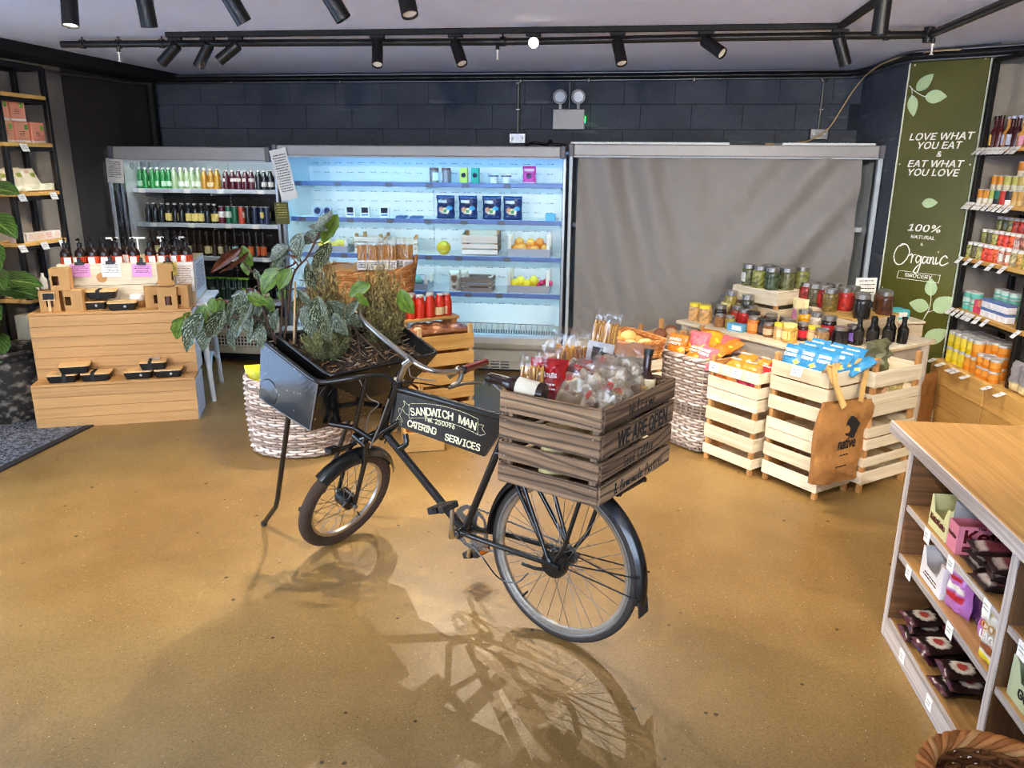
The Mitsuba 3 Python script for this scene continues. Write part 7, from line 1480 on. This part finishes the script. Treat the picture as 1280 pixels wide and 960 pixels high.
# ================================================================ plants in the carrier trough
BEG = [(-1.284,3.381,1.507,0.015,0.006,0.069,'s'),(-1.19,3.171,1.56,-0.069,-0.026,-0.058,'d'),(-1.222,3.317,1.538,-0.051,-0.019,-0.106,'g'),(-1.343,3.22,1.466,-0.022,-0.008,-0.101,'s'),(-1.244,3.263,1.421,-0.054,-0.02,-0.112,'s'),(-1.323,3.246,1.333,0.049,0.018,-0.105,'s'),(-1.352,3.139,1.365,-0.061,-0.023,-0.036,'r'),(-1.416,3.21,1.394,-0.078,-0.029,-0.093,'p'),(-1.436,3.169,1.316,-0.074,-0.028,-0.088,'g'),(-1.466,3.382,1.219,-0.064,-0.024,-0.023,'r'),(-1.442,3.225,1.238,-0.012,-0.005,-0.056,'g'),(-1.331,3.236,1.282,-0.051,-0.019,0.001,'r'),(-1.366,3.226,1.375,-0.04,-0.015,0.017,'r'),(-1.595,3.121,1.408,-0.104,-0.039,-0.089,'r'),(-1.556,3.115,1.396,-0.094,-0.035,-0.08,'r'),(-1.57,3.145,1.42,0.031,0.012,-0.071,'g'),(-1.578,3.188,1.369,-0.005,-0.002,-0.069,'g'),(-1.536,3.165,1.325,0.019,0.007,-0.042,'s'),(-1.86,3.109,1.108,-0.036,-0.013,-0.086,'g'),(-1.771,3.08,1.124,-0.066,-0.025,-0.148,'d'),(-1.75,3.1,1.165,-0.009,-0.003,-0.098,'g'),(-1.851,3.143,1.132,-0.024,-0.009,-0.039,'g'),(-1.699,3.147,1.19,-0.008,-0.003,-0.092,'g'),(-1.674,3.1,1.141,-0.056,-0.021,-0.113,'s'),(-1.74,3.092,1.067,-0.029,-0.011,-0.088,'s'),(-1.622,3.175,1.133,-0.035,-0.013,-0.11,'s'),(-1.699,3.221,1.045,-0.0,-0.0,-0.1,'d'),(-1.632,3.128,1.2,-0.02,-0.008,-0.086,'d'),(-1.591,3.145,1.227,-0.043,-0.016,-0.071,'s'),(-1.615,3.202,1.231,0.006,0.002,-0.074,'g'),(-1.532,3.132,1.232,-0.022,-0.008,-0.095,'s'),(-1.604,3.137,1.212,0.006,0.002,-0.083,'d'),(-1.543,3.222,1.125,-0.059,-0.022,-0.07,'s'),(-1.56,3.2,1.086,-0.051,-0.019,-0.086,'s'),(-1.513,3.192,1.095,-0.022,-0.008,-0.099,'s'),(-1.521,3.219,1.145,-0.035,-0.013,-0.087,'d'),(-1.504,3.039,1.24,0.071,0.027,-0.032,'g'),(-1.628,3.199,1.195,0.069,0.026,0.011,'g'),(-1.475,3.15,1.209,0.015,0.006,-0.06,'g'),(-1.22,3.068,1.218,0.013,0.005,-0.121,'s'),(-1.212,3.175,1.185,0.052,0.019,-0.112,'s'),(-1.199,3.202,1.182,0.096,0.036,-0.081,'s'),(-1.103,3.209,1.199,-0.045,-0.017,-0.078,'d'),(-1.301,3.07,1.256,0.056,0.021,-0.069,'d'),(-0.924,3.301,1.224,0.047,0.018,-0.095,'g'),(-1.069,3.243,1.259,-0.074,-0.028,-0.043,'g'),(-1.293,3.205,1.155,-0.033,-0.012,-0.086,'s'),(-1.443,3.253,0.985,0.018,0.007,-0.071,'s'),(-1.472,3.212,1.139,-0.019,-0.007,-0.085,'d'),(-1.454,3.268,1.335,-0.034,-0.013,-0.086,'d'),(-1.103,3.222,1.226,0.047,0.018,-0.047,'g'),(-1.554,3.122,1.186,-0.031,-0.012,-0.078,'s'),(-1.533,3.211,1.171,-0.054,-0.02,-0.064,'s'),(-1.512,3.218,1.177,-0.006,-0.002,-0.079,'d'),(-1.569,3.154,1.118,-0.019,-0.007,-0.084,'s'),(-1.513,3.145,1.069,-0.013,-0.005,-0.085,'s'),(-1.507,3.201,1.111,0.007,0.003,-0.086,'s'),(-1.53,3.047,1.167,-0.038,-0.014,-0.064,'d'),(-1.668,3.166,1.147,-0.032,-0.012,-0.08,'s'),(-1.73,3.132,1.079,-0.047,-0.018,-0.079,'d'),(-1.722,3.021,1.129,-0.037,-0.014,-0.074,'d'),(-1.797,3.084,1.114,-0.044,-0.017,-0.062,'g'),(-1.691,3.069,1.21,0.004,0.002,-0.061,'g'),(-1.291,3.171,1.125,-0.006,-0.002,-0.099,'s'),(-1.195,3.058,1.145,0.019,0.007,-0.1,'s'),(-1.169,3.128,1.145,0.04,0.015,-0.086,'s'),(-1.162,3.249,1.138,0.062,0.023,-0.063,'s'),(-1.29,3.193,1.039,-0.004,-0.002,-0.08,'d'),(-1.367,3.126,1.328,-0.045,-0.017,-0.075,'g'),(-1.41,3.198,1.422,-0.06,-0.023,-0.052,'s'),(-1.29,3.287,1.472,-0.068,-0.025,-0.04,'s'),(-1.249,3.253,1.5,-0.067,-0.025,0.014,'d'),(-1.41,3.31,1.182,-0.017,-0.006,-0.079,'s'),(-1.26,3.079,1.19,-0.041,-0.015,-0.07,'s')]
STEM = [[(-1.464,3.205,0.96),(-1.436,3.215,1.087),(-1.397,3.23,1.299),(-1.332,3.254,1.385),(-1.268,3.278,1.511),(-1.24,3.289,1.562)],[(-1.484,3.198,0.998),(-1.517,3.185,1.122),(-1.536,3.178,1.285),(-1.57,3.166,1.337),(-1.597,3.155,1.383)],[(-1.473,3.202,1.015),(-1.54,3.177,1.109),(-1.617,3.148,1.129),(-1.737,3.103,1.102),(-1.828,3.069,1.105)],[(-1.412,3.224,0.958),(-1.389,3.233,1.121),(-1.343,3.25,1.202),(-1.302,3.265,1.296)],[(-1.34,3.251,0.954),(-1.295,3.268,1.063),(-1.233,3.291,1.126),(-1.179,3.311,1.139)],[(-1.465,3.204,1.033),(-1.445,3.212,1.205),(-1.462,3.206,1.318),(-1.482,3.198,1.353)],[(-1.483,3.198,1.016),(-1.564,3.168,1.081),(-1.63,3.143,1.119),(-1.65,3.136,1.176)]]
kb = thing('begonia_plant', 'tall begonia with speckled silver leaves at the front of the carrier trough', 'plant')
for s in STEM:
    p = arc3(s, 5); part(kb, 'stem', tube(p, np.linspace(.006, .003, len(p)), 6).ply(50), 'twig')
PB = np.array([-1.228, 3.293, .949]); VD = np.array([.35, -.94, 0.0])
bl = {}
for s in range(3): bl[s] = leafmesh(.115, .085, .12, .22, .22, 20 + s, 8, 12, .25)
MATS = {'s': 'begonia', 'd': 'begonia', 'g': 'leafgreen', 'r': 'leafred', 'p': 'begonia'}
stems = np.vstack([arc3(s, 5) for s in STEM])
for i, (x, y, z, dx, dy, dz, t) in enumerate(BEG):
    o = np.array([x, y, z]); tip = np.array([dx, dy, dz]); L = np.linalg.norm(tip)
    n = VD + .35 * rng.standard_normal(3) + np.array([0, 0, .35 if t != 'r' else -.3])
    T = leafT(o, tip, n, L / .115); T[:3, 0] *= {'p': .36, 'd': .55, 'r': .42}.get(t, .88)
    lf_ = part(kb, 'leaf', bl[i % 3], MATS[t], T)
    j = stems[np.argmin(((stems - o) ** 2).sum(1))]
    if .01 < np.linalg.norm(j - o) < .16: part(lf_, 'stalk', tube(arc3([j, (j + o) / 2 + (0, 0, .015), o], 3), .0022, 5).ply(50), 'leafred')
put(thing('plant_stake', 'pale bamboo stake among the begonia stems', 'stake'), tube([(-1.416, 3.22, .93), (-1.389, 3.233, 1.274)], .0045, 7).ply(50), 'straw')
def shrub(lab, base, h, spread, n, top, low, seed):
    """A dry heather: upright twigs thick with short needles."""
    q = np.random.default_rng(seed); k = thing('heather_shrub', lab, 'shrub'); tw = M(); fo = M(); V, F, Cc = [], [], []; c0, c1 = rgb(low), rgb(top); nb = 0
    for i in range(n):
        a = q.random() * 6.28; r = spread * math.sqrt(q.random()); b = base + np.array([r * .35 * math.cos(a), r * .35 * math.sin(a), 0])
        hh = h * (.55 + .45 * q.random()) * (1 - .35 * (r / spread) ** 2); e = base + np.array([r * math.cos(a), r * math.sin(a), hh])
        p = arc3([b, (b + e) / 2 + .02 * q.standard_normal(3), e + .008 * q.standard_normal(3)], 5)
        tube(p, np.linspace(.0022, .0008, len(p)), 4, tw, rgb('#4a3826'), cap=False)
        for t in np.linspace(.15, 1, 34):
            o = p[min(int(t * (len(p) - 1)), len(p) - 1)] + .004 * q.standard_normal(3)
            for _ in range(2):
                dv = q.standard_normal(3) * .55 + np.array([0, 0, .9]); dv /= np.linalg.norm(dv); L = .012 + .016 * q.random(); s = np.cross(dv, q.standard_normal(3)); s *= .0016 / np.linalg.norm(s)
                V += [o - s, o + s, o + dv * L]; F.append([nb, nb + 1, nb + 2]); nb += 3
                zt = np.clip((o[2] - base[2]) / h, 0, 1); c = (c0 + (c1 - c0) * zt ** .8) * (.6 + .8 * q.random()); Cc += [c, c, c * 1.2]
    part(k, 'twigs', tw.ply(False, True), 'vmatte', stuff=True)
    fo.add(np.array(V), F); fo.c[0] = np.array(Cc); part(k, 'needles', fo.ply(False, True), 'vmatte', stuff=True)
shrub('dry yellowish heather in the middle of the carrier trough behind the begonia', np.array([-1.275, 3.275, .95]), .45, .11, 200, '#b8a468', '#5c5f3c', 1)
shrub('dry yellowish heather at the right of the carrier trough beside the handlebar', np.array([-1.045, 3.375, .96]), .42, .12, 220, '#b8a468', '#42482e', 2)
shrub('low grey green heather at the front of the trough under the silver leaves', np.array([-1.25, 3.20, .93]), .20, .11, 80, '#8a8a58', '#3c4a34', 3)
k = thing('broken_twigs', 'two dry brown twigs leaning over the near edge of the trough', 'twig')
for p in ([(-1.16, 3.27, 1.08), (-1.06, 3.24, 1.0), (-.98, 3.2, .945)], [(-1.14, 3.28, 1.1), (-1.115, 3.24, 1.0), (-1.09, 3.18, .90)], [(-1.13, 3.27, 1.02), (-1.10, 3.27, 1.045)]): part(k, 'twig', tube(arc3(p, 4), .0035, 5).ply(50), 'twig')
# ================================================================ goods in the rear crate
def IC(f, l, u, deg=0.0, R=None): return FCR @ TR((f + .085, l + .005, u - .713), rotz(math.radians(deg)) @ (np.eye(3) if R is None else R))
DEG = 200      # a bag front that faces the viewer, in the bicycle's own frame
for i, (f, l, u, d, w, h, fl, t, lb) in enumerate(((.075, .14, .955, 6, .085, .20, .72, .10, 'left front'), (.065, .05, .955, -4, .085, .20, .74, .05, 'right front'), (.095, -.03, .98, 8, .08, .21, .66, .1, 'back left'), (.085, -.11, .985, -8, .085, .22, .70, -.1, 'back middle'), (.06, -.18, .985, 10, .08, .21, .66, .12, 'back right'))):
    pastabag(f'spaghetti bag at the {lb} of the rear crate', IC(f, l, u, DEG + d, rotx(-t)), w, h, fl, i % 2 == 0, None, .035, seed=40 + i)
k = pastabag('tallest pasta bag in the rear crate, with a printed label', IC(-.015, -.165, .985, DEG - 4, rotx(-.10) @ roty(.10)), .10, .31, .80, False, None, .04, '#b9802c', 50)
TT = IC(-.015, -.165, .985, DEG - 4, rotx(-.10) @ roty(.10)); l_ = part(k, 'label', bshape(-.05, .05, -.030, -.029, .02, .17), 'header', TT); lines(l_, .07, 3, 'ink', TT @ mat4((0, -.0305, .06), [1, 0, 0], [0, 0, 1], [0, -1, 0]), .014, .005, 3)
for a, b, c, d in ((-.03, .01, .10, .15), (.005, .035, .09, .135), (-.04, -.02, .075, .095)): part(l_, 'picture', bshape(a, b, -.0312, -.03, c, d), 'ink', TT)
k = thing('red_snack_bag', 'red shiny snack bag standing in the rear crate', 'snack bag'); TT = IC(.045, .09, .93, DEG, rotx(-.18))
part(k, 'bag', pouch(.135, .19, .06, paint('#8f0a12', ('r', .5, .96, .5, .04, '#6d0a10'), ('r', .5, .88, .5, .015, '#e8a0a0'), ('e', .55, .3, .3, .14, '#7d0c12')), flat('#6d0a10'), 16, 22, seed=3), 'vgloss', TT); text(k, 'walnuts', .019, 'white', TT @ mat4((0, -.041, .125), [1, 0, 0], [0, 0, 1], [0, -1, 0]), True, .075)
lines(k, .08, 2, 'paper', TT @ mat4((0, -.042, .10), [1, 0, 0], [0, 0, 1], [0, -1, 0]), .016, .006, 5)
row('dark_bottle', 'bottle', bottle_kind(.22, .034, .014, .60, rgb('#1a0a08'), rgb('#d8cdb4'), rgb('#131212'), lz=(.1, .45)), [(0, 0, 0)], 'dark bottle with a cream label lying across the left corner of the rear crate', None)
kl = list(scene)[-1].rsplit('__', 1)[0]
for s_ in [q for q in list(scene) if q.startswith(kl + '__')]: scene[s_]['to_world'] = T4((IC(-.03, .225, 1.035, 8, roty(1.45))).tolist())
row('dark_bottle', 'bottle', bottle_kind(.25, .037, .0145, .60, rgb('#2a0f0a'), rgb('#e0cfa8'), rgb('#131212'), lz=(.2, .58)), [(0, 0, 0)], 'dark bottle with a cream label standing at the right corner of the rear crate', None)
kl = list(scene)[-1].rsplit('__', 1)[0]
for s_ in [q for q in list(scene) if q.startswith(kl + '__')]: scene[s_]['to_world'] = T4((IC(-.205, -.175, .90, 0, rotx(.1))).tolist())
sweet = lambda a, b: paint('#8f8272', ('e', .3, .6, .16, .12, a), ('e', .6, .35, .2, .1, '#b9ae9c'), ('e', .7, .7, .14, .12, b), ('e', .4, .25, .12, .1, '#6f5a44'), ('e', .5, .5, .06, .2, '#cfc8bc'), ('e', .2, .35, .08, .1, '#7a4a3c'), ('e', .85, .45, .1, .12, '#9a8a72'), ('e', .15, .8, .08, .08, '#a83a30'), ('e', .8, .2, .1, .06, '#c9a050'))
for i, (f, l, u, d, w, h, ti, a, b, lb) in enumerate(((-.10, .13, .985, 190, .20, .20, 1.0, '#b59a78', '#d8c9b0', 'left front'), (-.19, .06, .985, 215, .20, .21, .9, '#c9b498', '#e6dccb', 'front middle'), (-.13, -.08, .985, 195, .21, .22, .7, '#e8e2d8', '#b9a68a', 'middle'), (-.10, -.16, .98, 170, .21, .20, .5, '#d9d2c6', '#efece6', 'back right'), (-.20, -.10, .99, 230, .18, .18, .9, '#a88a5c', '#e9e4da', 'right front'), (-.03, .0, .99, 200, .19, .19, .9, '#bfa67c', '#efe8dc', 'centre'), (-.22, .20, .975, 200, .16, .16, 1.1, '#8d7a60', '#e9e4da', 'near corner'))):
    k = thing('clear_sweet_bag', f'clear crinkled bag of pale sweets at the {lb} of the rear crate', 'sweet bag'); T = IC(f, l, u, d, rotx(-ti))
    part(k, 'contents', pouch(w * .88, h * .72, .065, sweet(a, b), flat('#8f8272'), 22, 22, seed=60 + i, wr=.32), 'vsatin', T); part(k, 'wrapper', pouch(w, h, .08, flat('#ffffff'), nu=14, nv=14, seed=70 + i, wr=.3), 'film', T)
for i, (f, l, u, d, lb) in enumerate(((-.19, .10, .985, 205, 'near'), (-.185, .03, 1.0, 215, 'far'))): put(thing('red_label_pack', f'orange pack with a red label at the {lb} side of the rear crate front', 'pack'), pouch(.12, .13, .05, paint('#c98a4a', ('r', .5, .72, .5, .16, '#b8161c'), ('r', .5, .3, .4, .16, '#d9c9a0'), ('e', .3, .3, .1, .1, '#4a6a3a')), flat('#c98a4a'), seed=i), 'vgloss', IC(f, l, u, d, rotx(-1.0)))
for i, (f, l, u, d, lb) in enumerate(((.0, .05, 1.0, 160, 'left'), (-.03, -.03, 1.005, 220, 'right'))): put(thing('chocolate_egg_pack', f'{lb} of the shiny red and brown packs in the middle of the rear crate', 'pack'), pouch(.12, .12, .06, paint('#a81c14', ('e', .4, .6, .3, .2, '#3a1410'), ('e', .7, .3, .2, .15, '#d8542c')), flat('#5a1a12'), seed=i + 9, wr=.25), 'vgloss', IC(f, l, u, d, rotx(-.9)))
for i in range(6): put(thing('stowed_pack', f'{nth(i, 6)} cream pack stowed low inside the rear crate', 'pack', 'packs stowed low in the rear crate'), pouch(.16, .22, .10, paint('#d8c690', ('r', .5, .5, .2, .3, '#8a8a94'), ('e', .3, .7, .1, .1, '#3a3a3a')), flat('#cdb880'), seed=i + 20), 'vsatin', IC(-.075 + .0 * i, .20 - .08 * i, .728, 180 if i % 2 else 90))
